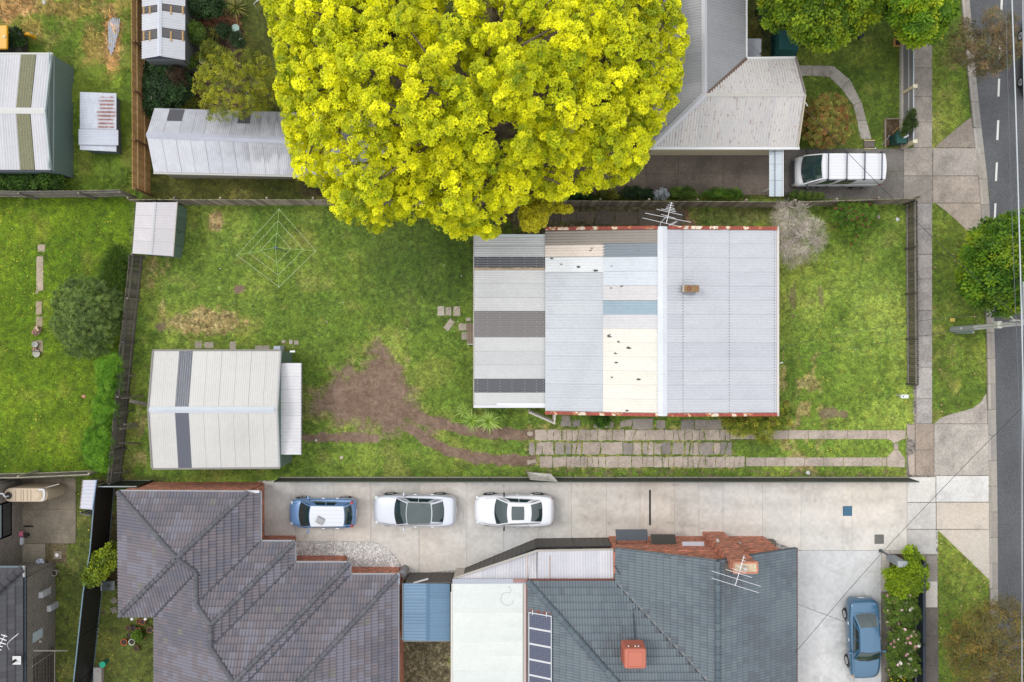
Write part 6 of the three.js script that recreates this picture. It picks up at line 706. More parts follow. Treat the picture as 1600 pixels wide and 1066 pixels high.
  const lw = thing('laundry_rack', 'heap of pale laundry on a small rack beside the charcoal brick corner', 'laundry', G(67, 876)); part(lw, 'cloth', (() => { const g = new THREE.PlaneGeometry(0.42, 0.36, 12, 12).rotateX(-Math.PI / 2), p = g.attributes.position; for (let i = 0; i < p.count; i++) p.setY(i, 0.3 + 0.06 * Math.sin(p.getX(i) * 23) * Math.cos(p.getZ(i) * 19) - 0.6 * (p.getX(i) ** 2 + p.getZ(i) ** 2)); g.computeVertexNormals(); return g; })(), flat(206, 214, 230)); for (const [x, z] of [[-.17, -.14], [.17, -.14], [-.17, .14], [.17, .14]]) part(lw, 'leg', cyl(0.01, 0.01, 0.24, 6, x, 0.14, z), M.steel); part(lw, 'bucket', cyl(0.09, 0.07, 0.16, 14, 0.28, 0.1, 0.12), flat(56, 58, 74));
  const iv = thing('inspection_pit', 'square concrete inspection pit with white cap beside the patio', 'pit', G(91, 867)); part(iv, 'surround', rbox(0.46, 0.06, 0.46, 0.015, 0, 0.03, 0), oldc(142, 132, 118)); part(iv, 'cap', cyl(0.1, 0.1, 0.05, 18, -0.03, 0.08, 0), M.white); part(iv, 'rim', new THREE.TorusGeometry(0.1, 0.015, 6, 18).rotateX(Math.PI / 2).translate(-0.03, 0.09, 0), flat(206, 206, 206));
  // back garden of the tiled house
  const gt = thing('garden_table', 'dark glass topped garden table near the black fence by the tiled house', 'table', G(176, 911)); part(gt, 'tabletop', rbox(0.78, 0.03, 0.55, 0.01, 0, 0.5, 0), flat(84, 94, 98, { roughness: 0.15 })); part(gt, 'inset', cyl(0.12, 0.12, 0.01, 5, 0.02, 0.52, 0), flat(60, 62, 52)); for (const [x, z] of [[-.35, -.23], [.35, -.23], [-.35, .23], [.35, .23]]) part(gt, 'leg', cyl(0.02, 0.02, 0.5, 8, x, 0.25, z), M.steel); part(gt, 'frame', rbox(0.05, 0.05, 0.56, 0.01, -0.37, 0.52, 0), flat(176, 184, 188));
  paverRow(['grey square paver below the dark garden table', 'grey square paver nearer the terracotta pots by the tiled house'], [[178, 938.5, 9, 9, 0.7], [178, 953.5, 9, 10, 0.4]], [oldc(134, 128, 118)]);
  const gd = thing('green_lid', 'round turquoise lid on a bin near the bottom edge of the lawn', 'bin', G(167, 1033)); part(gd, 'bin_body', cyl(0.15, 0.13, 0.45, 20, 0, 0.23, 0), flat(30, 120, 100)); part(gd, 'lid', cyl(0.17, 0.17, 0.04, 24, 0, 0.47, 0), flat(44, 196, 152)); part(gd, 'knob', cyl(0.03, 0.03, 0.03, 10, 0, 0.5, 0), flat(36, 178, 138));
  const cb = thing('concrete_block', 'grey concrete plinth against the black fence at the bottom edge', 'plinth', G(157, 1052)); part(cb, 'block', rbox(0.42, 0.3, 0.9, 0.03, 0, 0.15, 0), oldc(172, 170, 168)); part(cb, 'top_slab', rbox(0.46, 0.05, 0.94, 0.015, 0, 0.32, 0), oldc(184, 182, 180));
  const tc = flat(172, 98, 62), br = flat(120, 84, 60); [['left terracotta pot of the pair by the tiled house wall', 219, 969, 0.13, tc], ['right terracotta pot of the pair by the tiled house wall', 225.5, 970, 0.16, tc], ['brown pot with a white tag, left of the dark pots on the small lawn', 203.5, 979.5, 0.15, br], ['dark pot between the brown pot and the tilted terracotta pot', 212, 980, 0.14, M.dark], ['tilted terracotta pot below the pair on the small lawn', 219, 983, 0.16, tc], ['empty pale pot nearest the tiled wall', 237, 982, 0.17, flat(150, 116, 88)], ['small copper pot right of the leafy weeds', 226, 994, 0.12, flat(180, 120, 90)], ['bright orange terracotta pot at the left end of the small lawn group', 197, 1001, 0.18, flat(186, 96, 50)], ['white pot with dark soil beside the orange terracotta pot', 209, 1001, 0.17, flat(216, 226, 206)], ['brown pot alone at the bottom of the small lawn group', 215.5, 1011, 0.15, br], ['black pot with a seedling at the left of the leafy weeds', 204, 991, 0.12, M.dark]].forEach(([l, x, y, r, m]) => potm(l, x, y, r, r * 1.5, m));
}
{ // garden ornaments and loose stones
  const bp = thing('brick_pile', 'small pile of broken bricks at the end of the west lawn path', 'brick pile', G(57, 517)); const bm = [flat(150, 112, 100), flat(172, 132, 112), flat(128, 92, 84), flat(206, 184, 152)]; for (let i = 0; i < 13; i++) part(bp, 'brick', rbox(0.23, 0.08, 0.11, 0.012), bm[i % 4], { pos: V(rr(-.2, .22), 0.05 + 0.08 * (i > 6) + 0.08 * (i > 10), rr(-.18, .18)), rot: [rr(-.1, .1), rr(0, 3), rr(-.1, .1)] });
  const or = thing('stone_ornament', 'weathered stone garden ornament with bricks on the last slab of the west path', 'ornament', G(58, 545)); part(or, 'bowl', new THREE.LatheGeometry([[0, .02], [.12, .03], [.16, .12], [.18, .2], [.15, .2], [.1, .14], [0, .12]].map(p => new THREE.Vector2(...p)), 20), oldc(176, 180, 176), { pos: V(0, 0.03, -0.25) }); part(or, 'bowl', new THREE.LatheGeometry([[0, .02], [.14, .03], [.2, .1], [.22, .14], [.18, .14], [0, .1]].map(p => new THREE.Vector2(...p)), 20), oldc(182, 182, 172), { pos: V(0.05, 0.03, 0.28) }); for (let i = 0; i < 6; i++) part(or, 'brick', rbox(0.2, 0.09, 0.1, 0.012), bm[i % 4], { pos: V(rr(-.2, .1), 0.07 + .08 * (i > 3), rr(-.1, .12)), rot: [0, rr(0, 3), 0] }); part(or, 'stick', bar(V(-0.25, 0.2, 0.12), V(0.25, 0.22, 0.18), 0.03), M.dark);
  const stone = (l, x, y, s, m, nm = 'garden_stone') => { const o = thing(nm, l, 'stone', G(x, y)); const g = new THREE.IcosahedronGeometry(s, 2), p = g.attributes.position; for (let i = 0; i < p.count; i++) { const k = 1 + (noise(p.getX(i) / s * 2 + x, p.getZ(i) / s * 2 + p.getY(i) / s, 3) - .5) * 0.5; p.setXYZ(i, p.getX(i) * k, Math.max(-0.03, p.getY(i) * k * 0.6), p.getZ(i) * k); } g.computeVertexNormals(); part(o, 'rock', g.translate(0, 0.05, 0), m); return o; };
  stone('white rock on the front lawn near the north-east corner', 1402, 343, 0.11, flat(232, 232, 230)); stone('grey rock beside the red rose bush', 1371, 339, 0.12, flat(182, 182, 178)); stone('broken terracotta lump on the west lawn', 131.5, 620, 0.12, flat(206, 150, 118)); stone('white stone on the grass strip beside the wheel strip', 1262, 739, 0.12, flat(226, 226, 228)); stone('pale chip of stone on the lawn below the garage awning', 534, 715, 0.1, flat(206, 196, 176)); stone('pale rubble on the bare earth in the north-west yard', 70, 4, 0.14, flat(206, 200, 190)); stone('flat pale stone in the grass beside the yellow digger', 50, 55, 0.16, flat(176, 176, 140)); stone('tiny pale pebble lying on the bare earth patch', 494, 688, 0.09, flat(200, 192, 182));
  const wood_ = thing('planter_box', 'small empty timber planter frame against the low grey fence', 'planter', G(1401, 68)); const pm = wood(206, 160, 96); for (const s of [-1, 1]) { part(wood_, 'side', box(0.42, 0.2, 0.04, 0, 0.1, s * 0.19), pm); part(wood_, 'end', box(0.04, 0.2, 0.34, s * 0.19, 0.1, 0), pm); } part(wood_, 'soil', box(0.34, 0.06, 0.34, 0, 0.05, 0), flat(70, 56, 42));
  const be = thing('bed_edging', 'thin concrete edging round the bare garden bed beside the green bin', 'edging', G(1394, 209)); part(be, 'edge', box(0.07, 0.1, 1.62, -0.42, 0.05, 0), oldc(160, 146, 132)); part(be, 'edge', box(0.8, 0.1, 0.07, 0.02, 0.05, -0.84), oldc(150, 136, 122));
  const bin = thing('wheelie_bin', 'dark green wheelie bin with a white box on its lid beside the low grey fence', 'bin', G(1395, 222)), bg = flat(22, 74, 70, { roughness: 0.5 }); { const g = new THREE.BoxGeometry(1, 1, 1, 1, 1, 1), p = g.attributes.position; for (let i = 0; i < p.count; i++) { const y = p.getY(i) + .5, f = lerp(0.78, 1, y); p.setXYZ(i, p.getX(i) * 0.56 * f, 0.06 + y * 0.9, p.getZ(i) * 0.6 * f); } g.computeVertexNormals(); part(bin, 'tub', g, bg); part(bin, 'lid', rbox(0.6, 0.06, 0.66, 0.025, 0, 0.99, 0), flat(28, 86, 80)); for (const s of [-1, 1]) part(bin, 'wheel', cyl(0.1, 0.1, 0.05, 16).rotateX(Math.PI / 2).translate(-0.24, 0.1, s * 0.26), M.rubber); part(bin, 'handle', bar(V(-0.32, 0.95, -0.22), V(-0.32, 0.95, 0.22), 0.03), bg); }
  const bx = thing('white_box', 'white box resting on the lid of the green wheelie bin', 'box', V(bin.position.x + 0.12, 1.02, bin.position.z - 0.08), 0.5); part(bx, 'carton', rbox(0.26, 0.16, 0.28, 0.01, 0, 0.08, 0), M.white); part(bx, 'flap', box(0.12, 0.006, 0.27, 0.07, 0.164, 0), flat(216, 216, 216));
  const hs = thing('garden_fork', 'yellow handled garden tool standing in the bare bed beside the fence', 'garden tool', G(1396, 204)); part(hs, 'shaft', tube([V(0, 0.05, 0.1), V(0.12, 0.8, -0.15)], 0.02, 6), flat(216, 190, 90)); part(hs, 'grip', new THREE.TorusGeometry(0.06, 0.018, 6, 14).rotateX(1.2).translate(0.13, 0.84, -0.18), flat(216, 190, 90));
  const sk = thing('garden_stake', 'thin bent metal stake standing in the grass beside the garden path', 'stake', G(1379, 226)); part(sk, 'rod', tube([V(0, 0, 0), V(-0.05, 0.5, -0.1), V(-0.05, 0.9, -0.28), V(-0.14, 0.95, -0.26)], 0.018, 6, 16), flat(190, 196, 200)); part(sk, 'foot', cyl(0.03, 0.03, 0.04, 8, 0, 0.02, 0), flat(190, 196, 200));
  const gp = thing('garden_pot', 'dark green pot with a yellow flower under the street side tree', 'pot', G(1340, 58)); part(gp, 'shell', cyl(0.24, 0.17, 0.35, 5, 0, 0.18, 0), flat(18, 62, 58)); part(gp, 'soil', cyl(0.2, 0.2, 0.02, 5, 0, 0.355, 0), M.dark); part(gp, 'flower', new THREE.SphereGeometry(0.05, 8, 6).translate(0.02, 0.42, -0.05), flat(226, 206, 130));
  const bb = thing('bird_bath', 'pale green glass bird bath beside the white flowering bush', 'bird bath', G(375, 52)); part(bb, 'pedestal', cyl(0.06, 0.1, 0.6, 14, 0, 0.3, 0), oldc(140, 140, 130)); part(bb, 'bowl', new THREE.LatheGeometry([[0, .6], [.1, .6], [.2, .66], [.23, .72], [.2, .71], [.1, .64], [0, .63]].map(p => new THREE.Vector2(...p)), 24), flat(170, 196, 180)); part(bb, 'water', cyl(0.19, 0.19, 0.01, 20, 0, 0.69, 0), std(new THREE.Color(0.2, 0.3, 0.27), { roughness: 0.1 }));
  const rd = thing('garden_drum', 'round pale drum with a patterned lid among the garden plants', 'drum', G(326, 103)); part(rd, 'barrel', cyl(0.2, 0.2, 0.8, 22, 0, 0.4, 0), flat(120, 108, 92)); part(rd, 'lid', cyl(0.22, 0.22, 0.04, 24, 0, 0.82, 0), flat(206, 200, 176)); part(rd, 'ring', new THREE.TorusGeometry(0.13, 0.012, 6, 20).rotateX(Math.PI / 2).translate(0, 0.845, 0), flat(130, 126, 100)); part(rd, 'handle', box(0.16, 0.02, 0.03, 0, 0.85, 0), flat(130, 126, 100));
  const rk = thing('drying_rack', 'white wire drying rack on the lawn beside the yellow tree', 'drying rack', G(418, 8)); for (let i = 0; i < 6; i++) part(rk, 'wire', tube([V(-0.5 + i * 0.08, 0.9, 0.35 - i * 0.05), V(0.3 + i * 0.08, 0.9, -0.45 - i * 0.05)], 0.008, 4), M.white); part(rk, 'frame', tube([V(-0.5, 0.9, 0.36), V(0.32, 0.9, -0.46)], 0.018, 6), M.white); for (const [x, z] of [[-.5, .36], [.32, -.46]]) part(rk, 'leg', cyl(0.012, 0.012, 0.9, 6, x, 0.45, z), M.white);
}
// ---------------------------------------------------------------- vehicles: x runs from nose (-) to tail (+)
const paint = (r, g, b, o = {}) => new THREE.MeshPhysicalMaterial({ color: C(r, g, b), roughness: 0.32, metalness: 0.0, clearcoat: 1, clearcoatRoughness: 0.04, ...o });
M.carglass = new THREE.MeshPhysicalMaterial({ color: new THREE.Color(0.012, 0.028, 0.03), roughness: 0.08, clearcoat: 1, clearcoatRoughness: 0.02 }); M.chrome = std(new THREE.Color(0.75, 0.76, 0.78), { roughness: 0.15, metalness: 1 }); M.red = paint(176, 24, 36); M.lamp = new THREE.MeshPhysicalMaterial({ color: C(206, 212, 216), roughness: 0.12, clearcoat: 1 }); M.amber = paint(214, 150, 60); M.trim = flat(40, 42, 44, { roughness: 0.6 });
function carBody(K, n = 44, low = 0.2) { // K: [x, half width, shoulder, top]
  const key = i => x => { let k = 0; while (k + 2 < K.length && x > K[k + 1][0]) k++; const p0 = K[Math.max(0, k - 1)], p1 = K[k], p2 = K[k + 1], p3 = K[Math.min(K.length - 1, k + 2)], t = (x - p1[0]) / (p2[0] - p1[0]), m1 = (p2[i] - p0[i]) / (p2[0] - p0[0] || 1) * (p2[0] - p1[0]), m2 = (p3[i] - p1[i]) / (p3[0] - p1[0] || 1) * (p2[0] - p1[0]); const a = t * t * t, b = t * t; return (2 * a - 3 * b + 1) * p1[i] + (a - 2 * b + t) * m1 + (3 * b - 2 * a) * p2[i] + (a - b) * m2; };
  const w = key(1), s = key(2), t = key(3), x0 = K[0][0], x1 = K[K.length - 1][0], pos = [], idx = []; let rows = 0, per = 0;
  for (let i = 0; i <= n; i++) { const q = i / n, x = x0 + (x1 - x0) * (0.5 - 0.5 * Math.cos(Math.PI * q)) * 0.55 + (x1 - x0) * q * 0.45, W_ = w(x), S = s(x), T_ = t(x); const half = [[0.86, low], [0.95, low + 0.1], [1, lerp(low, S, 0.5)], [1.0, S - 0.16], [0.985, S - 0.06], [0.95, S], [0.88, lerp(S, T_, 0.55)], [0.72, lerp(S, T_, 0.85)], [0.4, T_], [0, T_ + 0.015]]; const sec = [...half.map(([a, y]) => [-a * W_, y]), ...half.slice(0, -1).reverse().map(([a, y]) => [a * W_, y])]; per = sec.length; sec.forEach(([z, y]) => pos.push(x, y, z)); rows++; }
  for (let i = 0; i + 1 < rows; i++) for (let j = 0; j + 1 < per; j++) { const a = i * per + j, b = a + per; idx.push(a, a + 1, b, b, a + 1, b + 1); }
  for (const r of [0, rows - 1]) { const o = pos.length / 3; let cy = 0; for (let j = 0; j < per; j++) cy += pos[(r * per + j) * 3 + 1] / per; pos.push(pos[r * per * 3] + (r ? 0.03 : -0.03), cy, 0); for (let j = 0; j + 1 < per; j++) r ? idx.push(r * per + j, r * per + j + 1, o) : idx.push(j + 1, j, o); }
  for (let k = 0; k < idx.length; k += 3) { const q = idx[k + 1]; idx[k + 1] = idx[k + 2]; idx[k + 2] = q; }
  return toCreasedNormals(geoFrom(pos, idx), 0.75);
}
function patchGeo(f, u0, u1, v0, v1, off, n = 10, m = 8, out = null) { const pos = [], idx = [], e = 1e-3; for (let j = 0; j <= m; j++) for (let i = 0; i <= n; i++) { const u = lerp(u0, u1, i / n), v = lerp(v0, v1, j / m), p = f(u, v); const nn = V().crossVectors(f(u + e, v).sub(p), f(u, v + e).sub(p)).normalize(); if (out && nn.dot(out) < 0) nn.negate(); p.addScaledVector(nn, off); pos.push(p.x, p.y, p.z); } const k = n + 1; for (let j = 0; j < m; j++) for (let i = 0; i < n; i++) { const a = j * k + i; idx.push(a, a + 1, a + k, a + 1, a + k + 1, a + k); } return geoFrom(pos, idx); }
function makeCar(name, label, pos, turn, group, S) {
  const o = thing(name, label, S.cat || 'car', pos, turn, group), P = S.paint, C_ = S.cab, wb = C_.wb, wr = C_.wr, hb = C_.hb, hr = C_.hr;
  part(o, 'body', carBody(S.keys, 44, S.low || 0.2), P);
  const bl = (a, b, c, d) => (u, v) => a.clone().lerp(b, u).lerp(c.clone().lerp(d, u), v);
  const q = (t) => 4 * t * (1 - t); const FB = V(C_.fb, hb[0], 0), FR = C_.fr, RR = C_.rrf, RB = C_.rb, wf = C_.wrf || wr, wbr = C_.wbr || wb;
  const c = { fl: V(C_.fb, hb[0], -wb), fR: V(C_.fb, hb[0], wb), tl: V(FR, hr, -wf), tr: V(FR, hr, wf), kl: V(RR, hr - (C_.drop || 0.03), -wr), kr: V(RR, hr - (C_.drop || 0.03), wr), bl: V(RB, hb[1], -wbr), br: V(RB, hb[1], wbr) };
  const ws = (u, v) => bl(c.fl, c.fR, c.tl, c.tr)(u, v).add(V(-lerp(C_.bulge || 0.16, 0.07, v) * q(u), 0.05 * q(v) + 0.03 * q(u) * v, 0)), rs = (u, v) => bl(c.bl, c.br, c.kl, c.kr)(u, v).add(V(lerp(C_.rbulge || 0.12, 0.06, v) * q(u), 0.05 * q(v) + 0.03 * q(u) * v, 0)), sd = z => (u, v) => bl(z < 0 ? c.fl : c.fR, z < 0 ? c.bl : c.br, z < 0 ? c.tl : c.tr, z < 0 ? c.kl : c.kr)(u, v).add(V(0, 0.035 * q(u) * v, z * 0.05 * q(v))), rf = (u, v) => bl(c.tl, c.tr, c.kl, c.kr)(u, v).add(V((-0.07 * (1 - v) + 0.06 * v) * q(u), 0.03 * q(u) * (1 - q(v)) + 0.035 * (1 - q(u)) * q(v) + 0.075 * q(u) * q(v), 0));
  const UP = V(0, 1, 0), shell = [patchGeo(ws, 0, 1, 0, 1, 0, 12, 8, V(-1, 1, 0)), patchGeo(rs, 0, 1, 0, 1, 0, 12, 8, V(1, 1, 0)), patchGeo(sd(-1), 0, 1, 0, 1, 0, 14, 6, V(0, 0.3, -1)), patchGeo(sd(1), 0, 1, 0, 1, 0, 14, 6, V(0, 0.3, 1))];
  part(o, 'cabin', merge(shell), S.pillar || P); part(o, 'roof_panel', patchGeo(rf, 0, 1, 0, 1, 0.002, 14, 10, UP), S.roofMat || P);
  part(o, 'windscreen', patchGeo(ws, 0.045, 0.955, 0.04, 0.95, 0.008, 12, 8, V(-1, 1, 0)), M.carglass); part(o, 'rear_window', patchGeo(rs, 0.08, 0.92, C_.rv || 0.12, 0.93, 0.008, 12, 8, V(1, 1, 0)), M.carglass);
  for (const z of [-1, 1]) (S.sideWin || [[0.2, 0.46], [0.49, 0.78]]).forEach(([a, b]) => part(o, 'side_window', patchGeo(sd(z), a, b, 0.1, 0.86, 0.008, 8, 5, V(0, 0.3, z)), M.carglass));
  if (S.sunroof) part(o, 'sunroof', patchGeo(rf, ...S.sunroof, 0.009, 8, 8, UP), M.carglass);
  (S.seams || []).forEach(([u0, u1, v0, v1]) => part(o, 'roof_seam', patchGeo(rf, u0, u1, v0, v1, 0.008, 8, 8, UP), S.seamMat || M.trim));
  // wheels
  const r = S.r || 0.32, tw = 0.21, hw = S.track; for (const x of S.axles) for (const z of [-1, 1]) { const w = part(o, 'wheel', new THREE.LatheGeometry([[0.2, -tw / 2], [r - 0.04, -tw / 2], [r - 0.01, -tw / 2 + 0.03], [r, -tw / 2 + 0.06], [r, tw / 2 - 0.06], [r - 0.01, tw / 2 - 0.03], [r - 0.04, tw / 2], [0.2, tw / 2]].map(p => new THREE.Vector2(...p)), 26).rotateX(Math.PI / 2), M.rubber, { pos: V(x, r, z * (hw - tw / 2)) }); part(w, 'rim', merge([cyl(0.215, 0.2, 0.03, 22).rotateX(Math.PI / 2 * z).translate(0, 0, z * (tw / 2 - 0.03)), ...[0, 1, 2, 3, 4].map(i => box(0.05, 0.4, 0.03).rotateZ(i * Math.PI / 5).translate(0, 0, z * (tw / 2 - 0.012)))]), M.steel); part(o, 'wheel_arch', new THREE.TorusGeometry(r + 0.035, 0.03, 6, 20, Math.PI).translate(x, r, z * (hw - 0.035)), M.trim); }
  // lamps, mirrors, handles, plates: laid on the flanks
  const hx = S.nose, tx = S.tail; for (const z of [-1, 1]) { part(o, 'headlight', new THREE.SphereGeometry(1, 16, 10).scale(S.hl?.[0] || 0.2, S.hl?.[1] || 0.07, S.hl?.[2] || 0.13).rotateY(z * 0.7).translate(hx[0], hx[1], z * hx[2]), S.hlMat || M.lamp); part(o, 'tail_light', new THREE.SphereGeometry(1, 16, 10).scale(S.tl?.[0] || 0.16, S.tl?.[1] || 0.1, S.tl?.[2] || 0.09).rotateY(-z * 0.6).translate(tx[0], tx[1], z * tx[2]), M.red);
    const mx = C_.fb + (S.mirX ?? 0.42); part(o, 'mirror', merge([rbox(0.11, 0.13, 0.2, 0.045, mx, hb[0] + 0.1, z * (wb + 0.2)), bar(V(mx, hb[0] + 0.03, z * (wb + 0.02)), V(mx, hb[0] + 0.07, z * (wb + 0.14)), 0.05)]), S.mirMat || P); for (const x of S.handles) part(o, 'door_handle', rbox(0.17, 0.03, 0.04, 0.012, x, hb[0] - 0.13, z * (hw + 0.015)), S.handleMat || M.chrome); }
  part(o, 'number_plate', box(0.02, 0.11, 0.36, S.keys[S.keys.length - 1][0] + 0.035, 0.55, 0), M.white); part(o, 'wiper', merge([bar(ws(0.2, 0.06).add(V(-.015, .02, 0)), ws(0.55, 0.13).add(V(-.015, .02, 0)), 0.02, 0.015), bar(ws(0.52, 0.06).add(V(-.015, .02, 0)), ws(0.85, 0.13).add(V(-.015, .02, 0)), 0.02, 0.015)]), M.trim);
  // shut lines of bonnet and boot
  const sl = (S.lines || []); if (sl.length) part(o, 'shut_line', merge(sl.map(L => tube(L.map(p => V(...p)), 0.006, 4, 12))), M.trim);
  return { o, ws, rs, rf, sd };
}
const sedanKeys = (L, w, o = {}) => { const h = L / 2, b = o.boot ?? 1.03; return [[-h, w * 0.5, 0.46, 0.52], [-h + 0.06, w * 0.68, 0.55, 0.63], [-h + 0.22, w * 0.86, 0.65, 0.74], [-h + 0.6, w * 0.965, 0.75, 0.86], [-h + 1.3, w, 0.86, 0.96], [0, w, 0.92, 0.97], [h - 1.1, w, 0.95, 1.0], [h - 0.75, w * 0.985, 0.96, b], [h - 0.3, w * 0.93, 0.95, b], [h - 0.1, w * 0.84, 0.88, b - 0.08], [h, w * 0.66, 0.68, 0.76]]; };
{
  const g = 'cars parked along the shared driveway';
  const s1 = { paint: paint(222, 226, 236, { metalness: 0.25, roughness: 0.3 }), keys: sedanKeys(4.72, 0.9), cab: { wb: 0.8, wr: 0.56, wrf: 0.6, wbr: 0.7, hb: [0.93, 0.99], hr: 1.43, fb: -0.98, fr: -0.28, rrf: 0.98, rb: 1.66, rv: 0.08 }, track: 0.91, axles: [-1.42, 1.4], nose: [-2.1, 0.66, 0.66], tail: [2.12, 0.86, 0.62], handles: [0.05, 1.02], sunroof: [0.05, 0.95, 0.02, 0.98], roofMat: M.carglass, r: 0.335, lines: [[[-2.2, 0.69, -0.55], [-1.6, 0.88, -0.72], [-1.05, 0.965, -0.76]], [[-2.2, 0.69, 0.55], [-1.6, 0.88, 0.72], [-1.05, 0.965, 0.76]]], sideWin: [[0.14, 0.46], [0.49, 0.84]] };
  makeCar('parked_car', 'silver sedan with dark panoramic glass roof, middle of the three cars on the shared driveway', W(648, 797, 0.62).setY(0.03), 0, g, s1);
  const s2 = { paint: paint(240, 241, 246), keys: sedanKeys(4.5, 0.89), cab: { wb: 0.79, wr: 0.54, wrf: 0.57, wbr: 0.66, hb: [0.93, 0.99], hr: 1.38, fb: -0.98, fr: -0.28, rrf: 0.88, rb: 1.55, rv: 0.05 }, track: 0.9, axles: [-1.38, 1.34], nose: [-2.0, 0.66, 0.66], tail: [2.04, 0.88, 0.63], handles: [0.2, 1.0], sunroof: [0.16, 0.84, 0.16, 0.72], r: 0.335, tl: [0.2, 0.05, 0.06], mirMat: flat(70, 70, 76), handleMat: paint(228, 230, 236), lines: [[[-2.1, 0.69, -0.55], [-1.55, 0.88, -0.72], [-1.0, 0.965, -0.76]], [[-2.1, 0.69, 0.55], [-1.55, 0.88, 0.72], [-1.0, 0.965, 0.76]]], sideWin: [[0.14, 0.48], [0.5, 0.82]] };
  makeCar('parked_car', 'white coupe with small square sunroof, rightmost of the three cars on the shared driveway', W(803, 797, 0.62).setY(0.03), 0, g, s2);
  const hk = [[-1.92, 0.45, 0.48, 0.54], [-1.86, 0.6, 0.58, 0.66], [-1.72, 0.72, 0.68, 0.78], [-1.4, 0.8, 0.8, 0.9], [-0.95, 0.83, 0.88, 0.98], [0, 0.84, 0.92, 0.98], [1.0, 0.84, 0.94, 0.99], [1.55, 0.82, 0.94, 0.98], [1.8, 0.76, 0.88, 0.92], [1.9, 0.62, 0.7, 0.76]];
  const bl = paint(118, 158, 208, { metalness: 0.15 }); const s3 = { paint: bl, keys: hk, cab: { wb: 0.76, wr: 0.55, wrf: 0.57, wbr: 0.68, hb: [0.94, 0.96], hr: 1.5, fb: -1.12, fr: -0.42, rrf: 1.38, rb: 1.78, rv: 0.2, drop: 0.02 }, track: 0.84, axles: [-1.22, 1.24], nose: [-1.66, 0.72, 0.55], tail: [1.72, 1.02, 0.63], handles: [0.1, 0.9], r: 0.295, sideWin: [[0.2, 0.46], [0.49, 0.72]], roofMat: paint(226, 229, 236), hl: [0.17, 0.07, 0.12], seams: [0.2, 0.4, 0.6, 0.8].map(u => [u, u + 0.006, 0.06, 0.94]), seamMat: flat(196, 200, 206), lines: [[[-1.82, 0.68, -0.45], [-1.4, 0.91, -0.6], [-1.15, 0.97, -0.66]], [[-1.82, 0.68, 0.45], [-1.4, 0.91, 0.6], [-1.15, 0.97, 0.66]]] };
  const hb = makeCar('parked_car', 'small blue hatchback with sun bleached white roof, leftmost on the shared driveway', W(504, 801, 0.62).setY(0.03), 0, g, s3);
  const p = hb.o.position, bx = thing('roof_box', 'small grey case lying askew on the white roof of the blue hatchback', 'case', V(p.x + 0.12, 1.6, p.z + 0.22), -0.5); part(bx, 'case_body', rbox(0.42, 0.09, 0.36, 0.03, 0, 0.035, 0), flat(176, 174, 176)); part(bx, 'lid_edge', rbox(0.43, 0.03, 0.08, 0.012, 0, 0.06, -0.15), flat(112, 114, 126)); part(bx, 'handle', tube([V(-0.08, 0.07, 0.1), V(0, 0.1, 0.13), V(0.08, 0.07, 0.1)], 0.012, 6), flat(150, 150, 150));
  const s4 = { paint: paint(62, 114, 150, { metalness: 0.2 }), keys: sedanKeys(4.6, 0.87, { boot: 1.02 }), cab: { wb: 0.77, wr: 0.54, wrf: 0.57, wbr: 0.68, hb: [0.93, 0.99], hr: 1.44, fb: -1.0, fr: -0.35, rrf: 0.85, rb: 1.52, rv: 0.06 }, track: 0.88, axles: [-1.32, 1.34], nose: [-1.98, 0.68, 0.62], tail: [2.08, 0.86, 0.58], handles: [0.05, 1.0], r: 0.32, hlMat: M.amber, hl: [0.15, 0.05, 0.09], sideWin: [[0.14, 0.47], [0.5, 0.84]], lines: [[[-2.15, 0.69, -0.52], [-1.55, 0.88, -0.7], [-1.05, 0.965, -0.74]], [[-2.15, 0.69, 0.52], [-1.55, 0.88, 0.7], [-1.05, 0.965, 0.74]], [[1.62, 1.03, -0.66], [1.66, 1.04, 0], [1.62, 1.03, 0.66]]] };
  makeCar('parked_car', 'steel blue sedan parked alone on the pale car pad beside the roses', W(1348.5, 998, 0.62).setY(0.03), Math.PI / 2 + 0.045, undefined, s4);
  const s5 = { ...s4, paint: paint(34, 40, 46), keys: sedanKeys(4.5, 0.9) }; makeCar('moving_car', 'dark car on the road, cut off by the right edge of the photo', G(1612, 96).setY(0.02), Math.PI / 2, undefined, s5);
  // the van
  const wp = paint(238, 239, 244); const vk = [[-2.32, 0.6, 0.55, 0.7], [-2.26, 0.76, 0.75, 0.9], [-2.12, 0.83, 0.9, 1.05], [-1.8, 0.85, 1.05, 1.18], [-1.3, 0.85, 1.12, 1.2], [1.0, 0.85, 1.14, 1.2], [2.1, 0.85, 1.14, 1.2], [2.3, 0.8, 1.1, 1.16], [2.36, 0.7, 0.95, 1.0]];
  const sv = { cat: 'van', paint: wp, keys: vk, low: 0.22, cab: { wb: 0.83, wr: 0.7, wrf: 0.7, wbr: 0.8, hb: [1.1, 1.12], hr: 2.02, fb: -1.98, fr: -1.22, rrf: 2.18, rb: 2.3, rv: 0.3, bulge: 0.18, drop: 0.0 }, track: 0.86, axles: [-1.2, 1.35], nose: [-2.12, 0.72, 0.66], tail: [2.3, 1.0, 0.72], handles: [-0.6, 0.3], handleMat: M.trim, mirMat: M.trim, r: 0.33, sideWin: [[0.1, 0.27], [0.34, 0.56]], hl: [0.14, 0.1, 0.16], seams: [0.14, 0.26, 0.38, 0.5, 0.62, 0.74, 0.86].map(u => [u, u + 0.008, 0.06, 0.96]), seamMat: flat(204, 206, 214), mirX: 0.2 };
